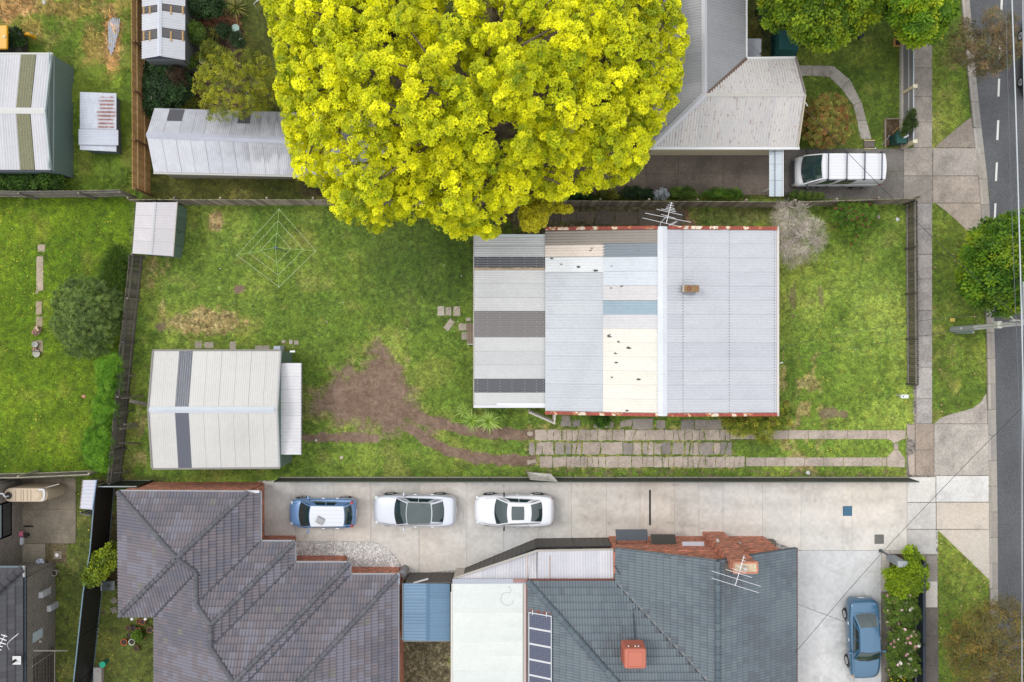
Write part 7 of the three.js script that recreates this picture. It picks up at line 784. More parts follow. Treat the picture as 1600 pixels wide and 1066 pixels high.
  const vn = makeCar('parked_van', 'white van with four dark roof bars parked on the dark driveway', G(1296.5, 273).setY(0.025), 0, undefined, sv); const rb = flat(56, 58, 84, { roughness: 0.4 }); for (const x of [-1.02, 0.0, 0.98, 1.92]) { part(vn.o, 'roof_bar', bar(V(x, 2.17, -0.78), V(x - 0.02, 2.17, 0.76), 0.045, 0.05), rb); for (const z of [-0.76, 0.74]) part(vn.o, 'bar_foot', rbox(0.11, 0.14, 0.06, 0.02, x, 2.08, z), M.trim); } part(vn.o, 'grille', rbox(0.06, 0.4, 1.3, 0.03, -2.33, 0.55, 0), flat(86, 92, 100)); part(vn.o, 'bumper', rbox(0.2, 0.22, 1.62, 0.08, -2.27, 0.36, 0), flat(110, 114, 120)); for (const z of [-1, 1]) part(vn.o, 'indicator', rbox(0.1, 0.1, 0.08, 0.03, -2.22, 0.62, z * 0.77), M.amber); part(vn.o, 'side_stripe', merge([box(3.4, 0.02, 0.01, 0.3, 0.9, 0.852), box(3.4, 0.02, 0.01, 0.3, 0.9, -0.852)]), flat(180, 184, 192));
}

// ---------------------------------------------------------------- plants
// one tuft of leaves: each a folded two-triangle blade springing outwards from the twig end
function tuftGeo(n, R, ll, lw, { up = 0.35, droop = 0, seed = 1 } = {}) {
  seedN = 777 + seed * 131; const pos = [], idx = [];
  for (let i = 0; i < n; i++) {
    const a = i * 2.39996 + rr(-.4, .4), el = lerp(-0.2, 1.35, Math.sqrt((i + .5) / n)) + rr(-.2, .2), d = V(Math.cos(a) * Math.cos(el), Math.sin(el) , Math.sin(a) * Math.cos(el)), b = d.clone().multiplyScalar(R * rr(.35, 1));
    const ax = V(Math.cos(a), up + rr(-.35, .35) - droop, Math.sin(a)).normalize(), sd = V(-Math.sin(a), rr(-.4, .4), Math.cos(a)).normalize(), nn = V().crossVectors(ax, sd).normalize(); const L = ll * rr(.75, 1.25), w = lw * rr(.75, 1.2);
    const P = [b, b.clone().addScaledVector(ax, L * .5).addScaledVector(sd, w * .5).addScaledVector(nn, w * .14), b.clone().addScaledVector(ax, L), b.clone().addScaledVector(ax, L * .5).addScaledVector(sd, -w * .5).addScaledVector(nn, w * .14)]; const o = pos.length / 3; P.forEach(p => pos.push(p.x, p.y, p.z)); idx.push(o, o + 1, o + 2, o, o + 2, o + 3);
  }
  return geoFrom(pos, idx);
}
const leafMat = (tr = 0.3) => new THREE.MeshPhysicalMaterial({ color: new THREE.Color(1, 1, 1), roughness: 0.75, transmission: tr, thickness: 0, side: THREE.DoubleSide, specularIntensity: 0.5 });
const LM = leafMat(0.3), LM2 = leafMat(0.42), bark = wood(112, 98, 86), greyBark = wood(160, 152, 144);
const TUFT = { elm: tuftGeo(12, 0.13, 0.115, 0.09, { seed: 1 }), broad: tuftGeo(10, 0.16, 0.2, 0.13, { seed: 2 }), small: tuftGeo(12, 0.12, 0.1, 0.06, { seed: 3 }), fine: tuftGeo(14, 0.14, 0.13, 0.025, { seed: 4 }), gum: tuftGeo(9, 0.2, 0.2, 0.035, { seed: 5, droop: 0.5 }), big: tuftGeo(8, 0.18, 0.28, 0.18, { seed: 6 }), twig: tuftGeo(10, 0.05, 0.34, 0.012, { seed: 7, up: 0.5 }), grass: tuftGeo(14, 0.05, 0.42, 0.03, { seed: 8, up: 0.7 }) };
const zAxis = V(0, 1, 0);
function crown(o, S) {
  seedN = S.seed || 4242; const px = S.outline.map(p => p[0]), py = S.outline.map(p => p[1]), x0 = Math.min(...px), x1 = Math.max(...px), y0 = Math.min(...py), y1 = Math.max(...py), lobes = []; const [ra, rb] = S.lobe; let maxD = 0; for (let i = 0; i < 400; i++) { const x = rr(x0, x1), y = rr(y0, y1); if (inPoly(x, y, S.outline)) maxD = Math.max(maxD, polyD(x, y, S.outline)); }
  for (let i = 0; i < (S.tries || 3000); i++) { const x = rr(x0, x1), y = rr(y0, y1); if (!inPoly(x, y, S.outline)) continue; const d = polyD(x, y, S.outline); let r = rr(ra, rb); if (d < r * 0.72) { r = d / 0.74; if (r < ra * (S.edge || 9)) continue; } if ((S.gaps || []).some(g => Math.hypot(x - g[0], (y - g[1]) * (g[3] || 1)) < g[2] + r * 0.55)) continue; if (lobes.some(l => Math.hypot(l.x - x, l.y - y) < (l.r + r) * (S.pack || 0.42))) continue; const e = Math.min(1, d / maxD), h = lerp(S.h[0], S.h[1], 1 - (1 - e) ** 2) + rr(-1, 1) * (S.jit ?? 0.5); lobes.push({ x, y, r, h, t: rnd() }); }
  const mats = [], cols = [], q = new THREE.Quaternion(), q2 = new THREE.Quaternion(), m = new THREE.Matrix4(), pal = S.cols.map(c => C(...c)); const fl = S.flowers ? [] : null;
  lobes.forEach(l => { const c = W(l.x, l.y, l.h), R = l.r * (H - l.h) / F; l.c = c; l.R = R; });
  lobes.forEach(l => { const nS = Math.round((S.sub || 11) * (l.r < ra ? 0.55 : 1)); for (let k = 0; k < nS; k++) { const th = rnd() * 6.283, ph = Math.acos(lerp(1, S.low ?? -0.35, (k + rnd()) / nS)), d = V(Math.sin(ph) * Math.cos(th), Math.cos(ph) * (S.flatten || 0.8), Math.sin(ph) * Math.sin(th)), sc = l.c.clone().addScaledVector(d, l.R * rr(.6, .85)), sr = l.R * rr(...(S.subR || [.3, .46])); const n = Math.max(3, Math.round(sr * sr * 7 * S.dens)), tone = rr(-.5, .5);
      for (let i = 0; i < n; i++) { const t2 = rnd() * 6.283, cp = lerp(1, -0.45, rnd()), sp = Math.sqrt(1 - cp * cp), e = V(sp * Math.cos(t2), cp, sp * Math.sin(t2)).addScaledVector(d, 0.35).normalize(), p = sc.clone().addScaledVector(e, sr * rr(.7, 1.05)); if (p.y < 0.02) continue; q.setFromUnitVectors(zAxis, e.clone().addScaledVector(zAxis, 0.35).normalize()); q2.setFromAxisAngle(zAxis, rnd() * 6.283); q.multiply(q2); const s = (S.size || 1) * rr(.7, 1.25); mats.push(m.clone().compose(p, q, V(s, s, s))); const col = pal[Math.min(pal.length - 1, Math.floor(clamp(l.t * .45 + rnd() * .4 + (tone + .5) * .25) * pal.length * .999))].clone(); const b = 1 + tone * .3 + rr(-.18, .18) + (l.t - .5) * .16; col.multiplyScalar(b); cols.push(col); if (fl && rnd() < S.flowers.p && e.y > 0.1) fl.push(p.clone().addScaledVector(e, 0.09)); } } });
  const im = new THREE.InstancedMesh(S.tuft, S.mat || LM, mats.length); mats.forEach((a, i) => { im.setMatrixAt(i, a); im.setColorAt(i, cols[i]); }); im.name = S.leafName || 'crown'; im.userData.kind = 'stuff'; im.castShadow = im.receiveShadow = true; im.position.copy(o.position).negate(); o.add(im);
  if (fl && fl.length) { const fg = S.flowers.geo || new THREE.IcosahedronGeometry(S.flowers.r, 1).scale(1, 0.6, 1), fm = new THREE.InstancedMesh(fg, std(new THREE.Color(1, 1, 1), { roughness: 0.8 }), fl.length); const fc = S.flowers.cols.map(c => C(...c)); fl.forEach((p, i) => { const s = rr(.6, 1.3); fm.setMatrixAt(i, m.clone().compose(p, q.setFromEuler(new THREE.Euler(rr(-.5, .5), rr(0, 6), rr(-.5, .5))), V(s, s, s))); fm.setColorAt(i, pick(fc)); }); fm.name = 'flowers'; fm.userData.kind = 'stuff'; fm.position.copy(o.position).negate(); o.add(fm); }
  return lobes;
}
function limb(a, b, r0, r1, bend = 0.15, n = 6) { const mid = a.clone().lerp(b, .5).add(V(rr(-bend, bend), rr(0, bend), rr(-bend, bend)).multiplyScalar(a.distanceTo(b))), c = new THREE.QuadraticBezierCurve3(a, mid, b), g = new THREE.TubeGeometry(c, 6, 1, n, false), p = g.attributes.position; for (let i = 0; i <= 6; i++) { const ct = c.getPoint(i / 6), r = lerp(r0, r1, i / 6); for (let j = 0; j <= n; j++) { const k = i * (n + 1) + j; p.setXYZ(k, ct.x + (p.getX(k) - ct.x) * r, ct.y + (p.getY(k) - ct.y) * r, ct.z + (p.getZ(k) - ct.z) * r); } } g.computeVertexNormals(); return g; }
function tree(name, label, cat, S, group) {
  const base = G(...S.trunk), o = thing(name, label, cat, base, 0, group), lobes = crown(o, S), bm = S.bark || bark, tr = S.r || 0.2; const L = v => v.clone().sub(base); const fork = S.fork ?? S.h[0] * 0.45, top = V(rr(-.2, .2), fork, rr(-.2, .2)); part(o, 'trunk', limb(V(0, -0.05, 0), top, tr, tr * 0.75, 0.03, 10), bm);
  const br = []; const main = []; const nm = S.mains || 6; for (let i = 0; i < nm; i++) { const l = lobes[Math.floor((i + .5) / nm * lobes.length)]; if (!l) continue; const e = top.clone().lerp(L(l.c), 0.62); main.push({ e, l }); br.push(limb(top, e, tr * 0.6, tr * 0.32, 0.12)); }
  lobes.forEach((l, i) => { if (i % (S.twigEvery || 1)) return; let best = main[0], bd = 1e9; main.forEach(k => { const d = k.e.distanceTo(L(l.c)); if (d < bd) { bd = d; best = k; } }); if (best) br.push(limb(best.e, L(l.c).add(V(0, l.R * 0.3, 0)), tr * 0.28, tr * 0.07, 0.12, 5)); });
  if (br.length) part(o, 'branches', merge(br), bm); return o;
}
function shrub(name, label, S, cat = 'shrub', group) {
  const cx = S.outline.reduce((s, p) => s + p[0], 0) / S.outline.length, cy = S.outline.reduce((s, p) => s + p[1], 0) / S.outline.length, k = (H - S.h[0] * .6) / H, base = G(800 + (cx - 800) * k, 533 + (cy - 533) * k), o = thing(name, label, cat, base, 0, group), lobes = crown(o, { leafName: 'foliage', jit: 0.12, ...S }); const st = lobes.map(l => limb(V(rr(-.05, .05), 0, rr(-.05, .05)), l.c.clone().sub(base), 0.035, 0.012, 0.1, 5)); if (st.length) part(o, 'stems', merge(st), S.bark || bark); return o;
}
const oval = (cx, cy, rx, ry, n = 14, w = 0.1, s = 1) => { seedN = 99 + s * 7; const P = []; for (let i = 0; i < n; i++) { const a = i / n * 6.283, k = 1 + rr(-w, w); P.push([cx + Math.cos(a) * rx * k, cy + Math.sin(a) * ry * k]); } return P; };

tree('golden_elm', 'huge bright yellow green tree spreading over the long shed and the north fence', 'tree', { seed: 31, outline: [[418, -90], [415, 10], [428, 60], [436, 118], [440, 170], [452, 226], [460, 264], [482, 286], [506, 290], [514, 316], [530, 338], [552, 352], [570, 346], [590, 366], [606, 348], [622, 342], [640, 352], [660, 334], [684, 352], [714, 370], [744, 364], [768, 374], [782, 352], [790, 332], [806, 320], [830, 312], [872, 308], [905, 302], [930, 292], [968, 290], [996, 270], [1010, 246], [1026, 206], [1042, 180], [1056, 150], [1064, 110], [1072, 64], [1066, 20], [1050, -20], [1030, -90]], lobe: [15, 30], h: [5.4, 10.4], jit: 1.5, pack: 0.46, tries: 14000, edge: 0.4, sub: 22, subR: [.19, .33], dens: 22, size: 0.95, tuft: TUFT.elm, mat: LM2, cols: [[182, 210, 3], [230, 242, 4], [264, 268, 6], [281, 279, 12], [289, 287, 32]], gaps: [[786, 208, 19], [612, 66, 12], [700, 18, 14], [812, 62, 12], [622, 132, 10], [772, 30, 9], [884, 196, 8], [540, 206, 8], [842, 150, 10], [660, 152, 9], [730, 120, 7], [930, 90, 7], [560, 120, 6], [648, 230, 6], [900, 272, 10], [862, 262, 8], [826, 296, 8], [940, 268, 7], [580, 250, 6], [520, 150, 6]], trunk: [757, 236], r: 0.42, fork: 3, mains: 9, twigEvery: 2 });
{ // low outer twig hanging beside the patio
  tree('elm_sucker', 'small yellow leafed sapling leaning over the pavers beside the patio roof', 'sapling', { seed: 5, outline: [[812, 318], [832, 310], [862, 316], [888, 318], [892, 332], [862, 330], [852, 350], [838, 366], [818, 362], [812, 345]], lobe: [4, 7], h: [3.2, 4.2], jit: 0.3, pack: 0.62, sub: 9, dens: 16, size: 0.8, tuft: TUFT.elm, mat: LM2, cols: [[218, 212, 23], [246, 237, 32], [255, 246, 46]], trunk: [836, 328], r: 0.06, fork: 1.5, mains: 3 }); }
tree('garden_tree', 'small loose olive yellow tree reaching over the west end of the long shed', 'tree', { seed: 12, outline: [[300, 122], [318, 98], [345, 72], [372, 80], [402, 82], [424, 100], [434, 130], [438, 160], [420, 172], [398, 178], [380, 188], [366, 192], [350, 186], [330, 190], [314, 172], [306, 150]], lobe: [7, 13], h: [2.6, 4.6], jit: 0.6, pack: 0.58, sub: 8, dens: 7, size: 0.8, tuft: TUFT.small, cols: [[120, 135, 36], [153, 164, 39], [182, 185, 36], [208, 205, 44]], trunk: [400, 150], r: 0.12, mains: 5, bark: greyBark });
tree('street_tree', 'dense dark green round street tree with yellow tipped clumps standing over the kerb', 'tree', { seed: 8, outline: [[1496, 430], [1502, 400], [1514, 372], [1530, 352], [1556, 340], [1580, 334], [1610, 330], [1640, 350], [1650, 420], [1640, 480], [1606, 486], [1580, 488], [1560, 490], [1540, 482], [1516, 474], [1500, 458]], lobe: [9, 17], h: [2.6, 6], jit: 0.5, pack: 0.4, sub: 11, dens: 9, tuft: TUFT.broad, cols: [[51, 96, 10], [76, 124, 13], [103, 149, 15], [126, 163, 17], [157, 176, 19]], trunk: [1520, 428], r: 0.2, mains: 6 });
tree('verge_tree', 'sparse brown and olive gum tree leaning over the road at the top right', 'tree', { seed: 41, outline: [[1474, 84], [1486, 50], [1500, 30], [1520, 34], [1534, 42], [1540, 12], [1556, 10], [1572, 22], [1588, 24], [1594, 60], [1606, 70], [1598, 84], [1570, 108], [1552, 118], [1530, 132], [1518, 112], [1500, 108], [1478, 110]], lobe: [6, 11], h: [2.8, 5.2], jit: 0.6, pack: 0.62, sub: 8, dens: 6, size: 0.8, tuft: TUFT.gum, cols: [[98, 98, 65], [126, 113, 74], [153, 128, 89], [108, 119, 62], [176, 144, 104]], trunk: [1504, 98], r: 0.12, mains: 7, bark: greyBark });
tree('verge_tree', 'large rusty olive gum tree on the nature strip at the bottom right corner', 'tree', { seed: 43, outline: [[1476, 1010], [1486, 968], [1508, 956], [1532, 940], [1560, 926], [1586, 934], [1604, 960], [1640, 990], [1650, 1110], [1480, 1120], [1490, 1070], [1476, 1040]], lobe: [8, 14], h: [2.6, 5.4], jit: 0.6, pack: 0.52, sub: 9, dens: 6.5, size: 0.85, tuft: TUFT.gum, cols: [[105, 101, 58], [134, 118, 63], [159, 138, 71], [114, 118, 61], [182, 151, 66]], trunk: [1528, 1008], r: 0.15, mains: 7, bark: greyBark });
tree('lawn_tree', 'broad green tree hanging over the top of the north house front lawn', 'tree', { seed: 21, outline: [[1184, -80], [1190, 20], [1200, 40], [1222, 54], [1240, 66], [1262, 70], [1286, 78], [1302, 80], [1318, 66], [1338, 54], [1352, 36], [1380, 20], [1384, -80]], lobe: [9, 16], h: [2.8, 6.2], jit: 0.6, pack: 0.42, sub: 10, dens: 8, tuft: TUFT.broad, cols: [[60, 97, 14], [95, 135, 16], [130, 164, 19], [160, 185, 23], [185, 200, 28]], trunk: [1268, 32], r: 0.16, mains: 6, bark: greyBark, gaps: [[1230, 40, 8], [1210, 8, 6], [1296, 20, 5]] });
tree('footpath_tree', 'bright green tree over the low grey fence and footpath at the top edge', 'tree', { seed: 22, outline: [[1384, -80], [1378, 18], [1398, 42], [1412, 62], [1430, 74], [1446, 66], [1466, 60], [1474, 40], [1490, 24], [1496, -10], [1490, -80]], lobe: [9, 15], h: [2.8, 6], jit: 0.6, pack: 0.42, sub: 10, dens: 8, tuft: TUFT.broad, cols: [[70, 118, 12], [101, 151, 14], [134, 178, 17], [168, 199, 22], [202, 211, 29]], trunk: [1425, 28], r: 0.16, mains: 6, bark: greyBark, gaps: [[1422, 30, 4]] });

shrub('round_bush', 'large domed dark grey green bush beside the west lawn path', { seed: 3, outline: [[75, 490], [84, 462], [102, 440], [124, 428], [150, 430], [172, 442], [190, 452], [194, 480], [190, 520], [180, 548], [152, 560], [128, 566], [106, 554], [90, 534], [80, 512]], lobe: [8, 14], h: [0.7, 2.5], jit: 0.25, pack: 0.46, sub: 18, subR: [.2, .34], dens: 26, size: 0.62, tuft: TUFT.small, cols: [[79, 111, 52], [107, 135, 65], [130, 157, 77], [153, 178, 89]] }, 'bush');
const hg = 'hedge clumps along the west fence'; [['fine leafed hedge clump just below the domed bush on the west fence', [[150, 562], [186, 548], [192, 572], [186, 620], [164, 622], [152, 598]], 61], ['fine leafed hedge clump in the middle of the west fence hedge', [[152, 618], [184, 612], [182, 668], [150, 668], [146, 640]], 62], ['fine leafed hedge clump at the southern end of the west fence hedge', [[136, 668], [178, 664], [172, 736], [142, 734], [130, 700]], 63]].forEach(([l, P, s]) => shrub('hedge_clump', l, { seed: s, outline: P, lobe: [5, 10], h: [0.5, 1.6], jit: 0.3, pack: 0.46, sub: 11, dens: 12, size: 0.5, tuft: TUFT.grass, cols: [[85, 139, 27], [114, 172, 35], [138, 196, 47], [163, 214, 65]] }, 'hedge'));
shrub('arching_bush', 'arching grassy green shrub against the west fence above the domed bush', { seed: 64, outline: [[162, 412], [172, 392], [190, 388], [202, 396], [198, 440], [176, 450], [160, 436]], lobe: [7, 11], h: [0.5, 1.3], pack: 0.42, sub: 9, dens: 8, size: 0.9, tuft: TUFT.grass, cols: [[70, 104, 20], [92, 128, 28], [112, 144, 36]] });
shrub('dead_tree', 'bare grey twiggy tree at the front corner of the corrugated house', { seed: 71, outline: [[1206, 336], [1220, 318], [1248, 316], [1266, 332], [1280, 350], [1290, 376], [1280, 398], [1256, 408], [1234, 418], [1214, 416]], lobe: [7, 12], h: [0.8, 3], jit: 0.5, pack: 0.68, sub: 7, dens: 4, size: 1.05, tuft: TUFT.twig, mat: std(new THREE.Color(1, 1, 1), { roughness: 0.9 }), leafName: 'twigs', cols: [[190, 177, 164], [212, 199, 186], [235, 220, 206], [160, 148, 136]], bark: greyBark }, 'bare tree');
shrub('rose_bush', 'green rose bush scattered with dark red flowers in the north-east lawn corner', { seed: 72, outline: [[1292, 330], [1312, 318], [1346, 316], [1374, 322], [1370, 342], [1358, 356], [1346, 370], [1336, 388], [1322, 374], [1312, 358], [1296, 350]], lobe: [5, 10], h: [0.6, 1.7], pack: 0.45, sub: 9, dens: 9, size: 0.75, tuft: TUFT.small, cols: [[84, 128, 30], [112, 152, 42], [134, 168, 54]], flowers: { p: 0.07, r: 0.06, cols: [[126, 26, 44], [150, 36, 56], [104, 30, 40]] } }, 'rose bush');
shrub('corner_bush', 'straggly olive green bush sprawling under the south-east corner of the corrugated house', { seed: 73, outline: [[1122, 648], [1150, 644], [1190, 646], [1216, 640], [1220, 624], [1234, 632], [1234, 664], [1210, 674], [1204, 694], [1188, 696], [1176, 680], [1150, 682], [1136, 672]], lobe: [5, 9], h: [0.6, 1.7], pack: 0.5, sub: 8, dens: 8, size: 0.8, tuft: TUFT.small, cols: [[89, 115, 31], [125, 146, 38], [161, 175, 48], [190, 192, 62], [144, 115, 72]] });
shrub('domed_shrub', 'round rust and olive shrub beside the curved path at the north house', { seed: 74, outline: oval(1292, 190, 43, 43, 16, 0.06, 4), lobe: [7, 12], h: [0.7, 1.9], pack: 0.4, sub: 11, dens: 13, size: 0.75, tuft: TUFT.small, cols: [[161, 114, 64], [176, 139, 70], [152, 154, 66], [180, 180, 84], [189, 123, 77], [165, 167, 73]] });
shrub('street_bush', 'bright lime green bush growing round the grey meter box by the black front fence', { seed: 75, outline: [[1406, 864], [1420, 852], [1432, 862], [1436, 872], [1446, 890], [1442, 908], [1446, 920], [1430, 926], [1424, 936], [1412, 926], [1400, 936], [1392, 924], [1382, 918], [1390, 908], [1382, 896], [1398, 888], [1416, 888], [1420, 874]], lobe: [3.5, 6.5], h: [0.6, 1.5], jit: 0.35, pack: 0.55, sub: 7, dens: 8, size: 0.85, tuft: TUFT.broad, cols: [[104, 140, 8], [132, 164, 12], [152, 182, 16], [170, 194, 28]] });
const rose = (l, P, s, f) => shrub('rose_bush', l, { seed: s, outline: P, lobe: [4.5, 8], h: [0.5, 1.25], jit: 0.25, pack: 0.48, sub: 10, dens: 9, size: 0.85, tuft: TUFT.small, cols: [[84, 116, 38], [112, 142, 50], [134, 162, 62]], flowers: f }, 'rose bush');
const pinkF = { p: 0.03, r: 0.085, geo: new THREE.IcosahedronGeometry(0.085, 0).scale(1.2, .6, 1), cols: [[236, 168, 186], [246, 206, 212], [240, 226, 222], [228, 146, 168]] }; rose('rose bush with pale pink blooms, just below the lime green street bush', [[1382, 930], [1402, 918], [1428, 920], [1438, 944], [1444, 962], [1432, 976], [1410, 984], [1386, 972]], 81, pinkF); rose('rose bush with thick clusters of pink blooms in the middle of the front border', [[1388, 984], [1410, 978], [1438, 986], [1446, 1004], [1438, 1024], [1414, 1032], [1390, 1022]], 82, { ...pinkF, p: 0.07 }); rose('rose bush with sparse pink blooms above the yellow daisies', [[1386, 1018], [1416, 1016], [1438, 1030], [1444, 1048], [1424, 1058], [1390, 1050]], 83, pinkF);
const yf = { p: 0.1, r: 0.05, cols: [[240, 214, 20], [232, 200, 16], [248, 226, 70]] }; const daisy = (l, P, s) => shrub('daisy_clump', l, { seed: s, outline: P, lobe: [4, 7], h: [0.3, 0.6], pack: 0.48, sub: 7, dens: 8, size: 0.7, tuft: TUFT.small, cols: [[74, 96, 26], [96, 118, 32]], flowers: yf }, 'flowers'); daisy('large clump of yellow daisies at the bottom edge of the front border', [[1386, 1040], [1410, 1038], [1426, 1050], [1428, 1090], [1388, 1092]], 84); daisy('thin clump of yellow daisies between the pale concrete strip and the pink rose clusters', [[1386, 998], [1396, 996], [1400, 1014], [1390, 1018]], 85);
// garden beds west of the elm
const bush = (l, P, hh, cols, s, o = {}) => shrub('garden_shrub', l, { seed: s, outline: P, lobe: [5, 9], h: hh, pack: 0.44, sub: 9, dens: 9, size: 0.75, tuft: TUFT.small, cols, ...o });
const dg = [[34, 62, 26], [48, 80, 34], [64, 98, 44]], mg = [[70, 102, 24], [92, 122, 32], [112, 138, 44]];
bush('dark broad leafed shrub with pale flower spikes between brown fence and long shed', [[228, 100], [252, 96], [280, 102], [298, 124], [300, 150], [286, 168], [250, 170], [232, 190], [226, 150]], [0.5, 1.3], dg, 91, { tuft: TUFT.big, size: 0.6, dens: 9, flowers: { p: 0.012, cols: [[150, 130, 130], [170, 150, 146]], geo: new THREE.ConeGeometry(0.03, 0.4, 6).rotateX(1.1) } });
bush('dark reddish brown round shrub in the garden bed below the potting shed', oval(275, 122, 17, 19, 12, .1, 5), [0.7, 1.5], [[66, 50, 34], [84, 62, 44], [98, 76, 54]], 92, { tuft: TUFT.fine });
bush('glossy dark green shrub at the top edge beside the potting shed', [[292, -10], [344, -10], [350, 14], [340, 24], [312, 24], [294, 16]], [0.6, 1.5], dg, 93, { tuft: TUFT.broad });
bush('fresh green shrub close beside the potting shed wall', [[290, 34], [306, 32], [324, 50], [322, 66], [302, 68], [292, 54]], [0.5, 1.3], mg, 94, { tuft: TUFT.broad, size: 0.6 });
bush('white flowering shrub at the edge of the lawn strip beside the bird bath', [[362, 50], [376, 58], [384, 66], [382, 76], [368, 78], [360, 66]], [0.5, 1.1], dg, 95, { flowers: { p: 0.09, r: 0.06, cols: [[246, 246, 240], [238, 240, 236]] } });
bush('low round grey green shrub in the garden bed left of the bird bath', oval(350, 48, 11, 11, 10, .1, 6), [0.4, 0.9], [[44, 72, 34], [58, 88, 44]], 96, { lobe: [4, 6] });
bush('leafy shrub with yellowish tips in the middle of the garden beds', [[310, 72], [330, 62], [346, 70], [344, 90], [322, 96], [304, 90]], [0.6, 1.5], [[86, 106, 24], [122, 136, 30], [150, 154, 34]], 97);
bush('small green shrub below the pale striped end of the potting shed', [[290, 84], [304, 84], [308, 100], [296, 108], [288, 98]], [0.4, 1.0], mg, 98, { lobe: [4, 7] });
bush('yellow green grassy plant where the garden bed meets the long shed', [[284, 158], [300, 154], [312, 162], [306, 172], [286, 172]], [0.3, 0.7], [[104, 116, 26], [132, 138, 34]], 99, { tuft: TUFT.grass, size: 0.7, lobe: [4, 6] });
bush('leafy dark bush between the silver shed and the bowed grey fence', [[-10, 272], [40, 270], [92, 274], [104, 284], [90, 294], [20, 296], [-12, 292]], [0.4, 1.1], [[52, 92, 22], [74, 114, 28], [94, 132, 36]], 101, { tuft: TUFT.broad, size: 0.7 });
bush('rambling green weeds growing through the yellow digger', [[12, 46], [26, 44], [38, 60], [40, 76], [24, 82], [14, 72]], [0.3, 0.8], [[44, 80, 24], [66, 104, 32]], 102, { tuft: TUFT.broad, size: 0.6, lobe: [5, 8] });
bush('climbing yellow green vine spilling over the black metal fence', [[134, 892], [146, 866], [160, 858], [176, 850], [184, 862], [178, 886], [164, 902], [148, 912], [134, 916]], [1.5, 2.2], [[104, 130, 16], [138, 160, 22], [168, 186, 30], [86, 112, 24]], 103, { tuft: TUFT.broad, size: 0.8, lobe: [3.5, 7], jit: 0.35, pack: 0.62, sub: 6, dens: 6 });
bush('small climber on the low grey front fence above the green bin', [[1402, 214], [1410, 200], [1420, 172], [1430, 170], [1432, 196], [1424, 204], [1412, 212]], [0.7, 1.4], [[50, 74, 20], [68, 92, 28], [88, 110, 36]], 104, { lobe: [4, 7] });
bush('weedy shrub hiding between the north house wall and the grey cooler unit', [[1180, 12], [1192, 10], [1202, 40], [1204, 90], [1192, 92], [1190, 50]], [0.5, 1.3], [[46, 60, 22], [64, 80, 26], [96, 96, 40]], 105, { lobe: [4, 7] });
const nb = (l, P, c, s, o = {}) => bush(l, P, [0.3, 0.8], c, s, { lobe: [4, 7], ...o }); nb('dark green clipped shrub in the driveway border nearest the elm', [[886, 292], [906, 286], [924, 294], [924, 308], [888, 308]], [[40, 84, 20], [56, 104, 28], [72, 120, 34]], 106, { tuft: TUFT.broad, size: 0.6 }); nb('yellow green low plant in the driveway border between two dark shrubs', [[932, 300], [952, 296], [968, 300], [966, 309], [932, 309]], [[96, 108, 24], [130, 134, 34]], 107); nb('dark low shrub in the middle of the driveway border', [[972, 296], [1000, 292], [1022, 300], [1020, 309], [972, 309]], dg, 108); nb('silver white leafed plant in the driveway border', [[1022, 302], [1032, 294], [1044, 300], [1042, 309], [1024, 309]], [[170, 182, 190], [196, 204, 210], [214, 220, 226]], 109); nb('rounded green shrub just right of the silver plant in the driveway border', [[1048, 296], [1070, 292], [1090, 298], [1088, 309], [1050, 309]], mg, 110); nb('low spreading green border plant nearest the pale ribbed side roof', [[1094, 300], [1120, 294], [1158, 298], [1160, 308], [1096, 309]], [[64, 104, 18], [88, 130, 26], [110, 146, 34]], 111); nb('row of small green weeds along the north fence below the white van', [[1228, 304], [1250, 298], [1284, 304], [1286, 310], [1230, 311]], mg, 112); nb('green weeds in the gap between the house wall and the wheel strips', [[928, 648], [948, 646], [954, 660], [940, 668], [930, 664]], [[60, 104, 14], [88, 134, 20]], 113, { lobe: [3, 5] }); nb('leafy green weeds among the terracotta pots', [[206, 988], [222, 986], [226, 996], [214, 1000]], [[84, 122, 22], [112, 150, 30]], 114, { lobe: [3, 5], h: [0.2, 0.4] });
// strappy plants: every blade is its own leaf
function blade(L, w, arch) { const pos = [], idx = [], uv = [], n = 6; for (let i = 0; i <= n; i++) { const t = i / n, x = L * (t - arch * t * t * 0.12), y = L * (0.55 * t - arch * 0.62 * t * t), ww = w * (1 - t) ** 0.7 * (0.6 + 0.8 * Math.min(1, t * 4)) / 1.4; pos.push(x, y + 0.0, -ww, x, y - ww * 0.4, 0, x, y, ww); } for (let i = 0; i < n; i++) { const a = i * 3; idx.push(a, a + 1, a + 3, a + 1, a + 4, a + 3, a + 1, a + 2, a + 4, a + 2, a + 5, a + 4); } return geoFrom(pos, idx); }
const bl1 = [blade(0.74, 0.036, 0.5), blade(0.68, 0.034, 0.8), blade(0.6, 0.034, 0.25)]; const ym = [[142, 178, 58], [168, 200, 80], [116, 152, 44], [190, 212, 112]].map(c => std(C(...c), { roughness: 0.6, side: THREE.DoubleSide }));
function rosette(name, label, x, y, h, n, s, mats, trunk = true, grp) { const o = thing(name, label, 'plant', W(x, y, h).setY(0), 0, grp); if (trunk) part(o, 'stem', cyl(0.05, 0.07, h, 8, 0, h / 2, 0), bark); seedN = Math.round(x * 13 + y); for (let i = 0; i < n; i++) { const t = i / n, m = part(o, 'leaf', pick(bl1), pick(mats), { pos: V(0, h + rr(-.03, .05), 0) }); m.rotation.set(0, i * 2.39996, lerp(-0.45, 0.75, t) * rr(.8, 1.1), 'YXZ'); m.scale.setScalar(s * lerp(1.1, 0.75, t) * rr(.85, 1.15)); } return o; }
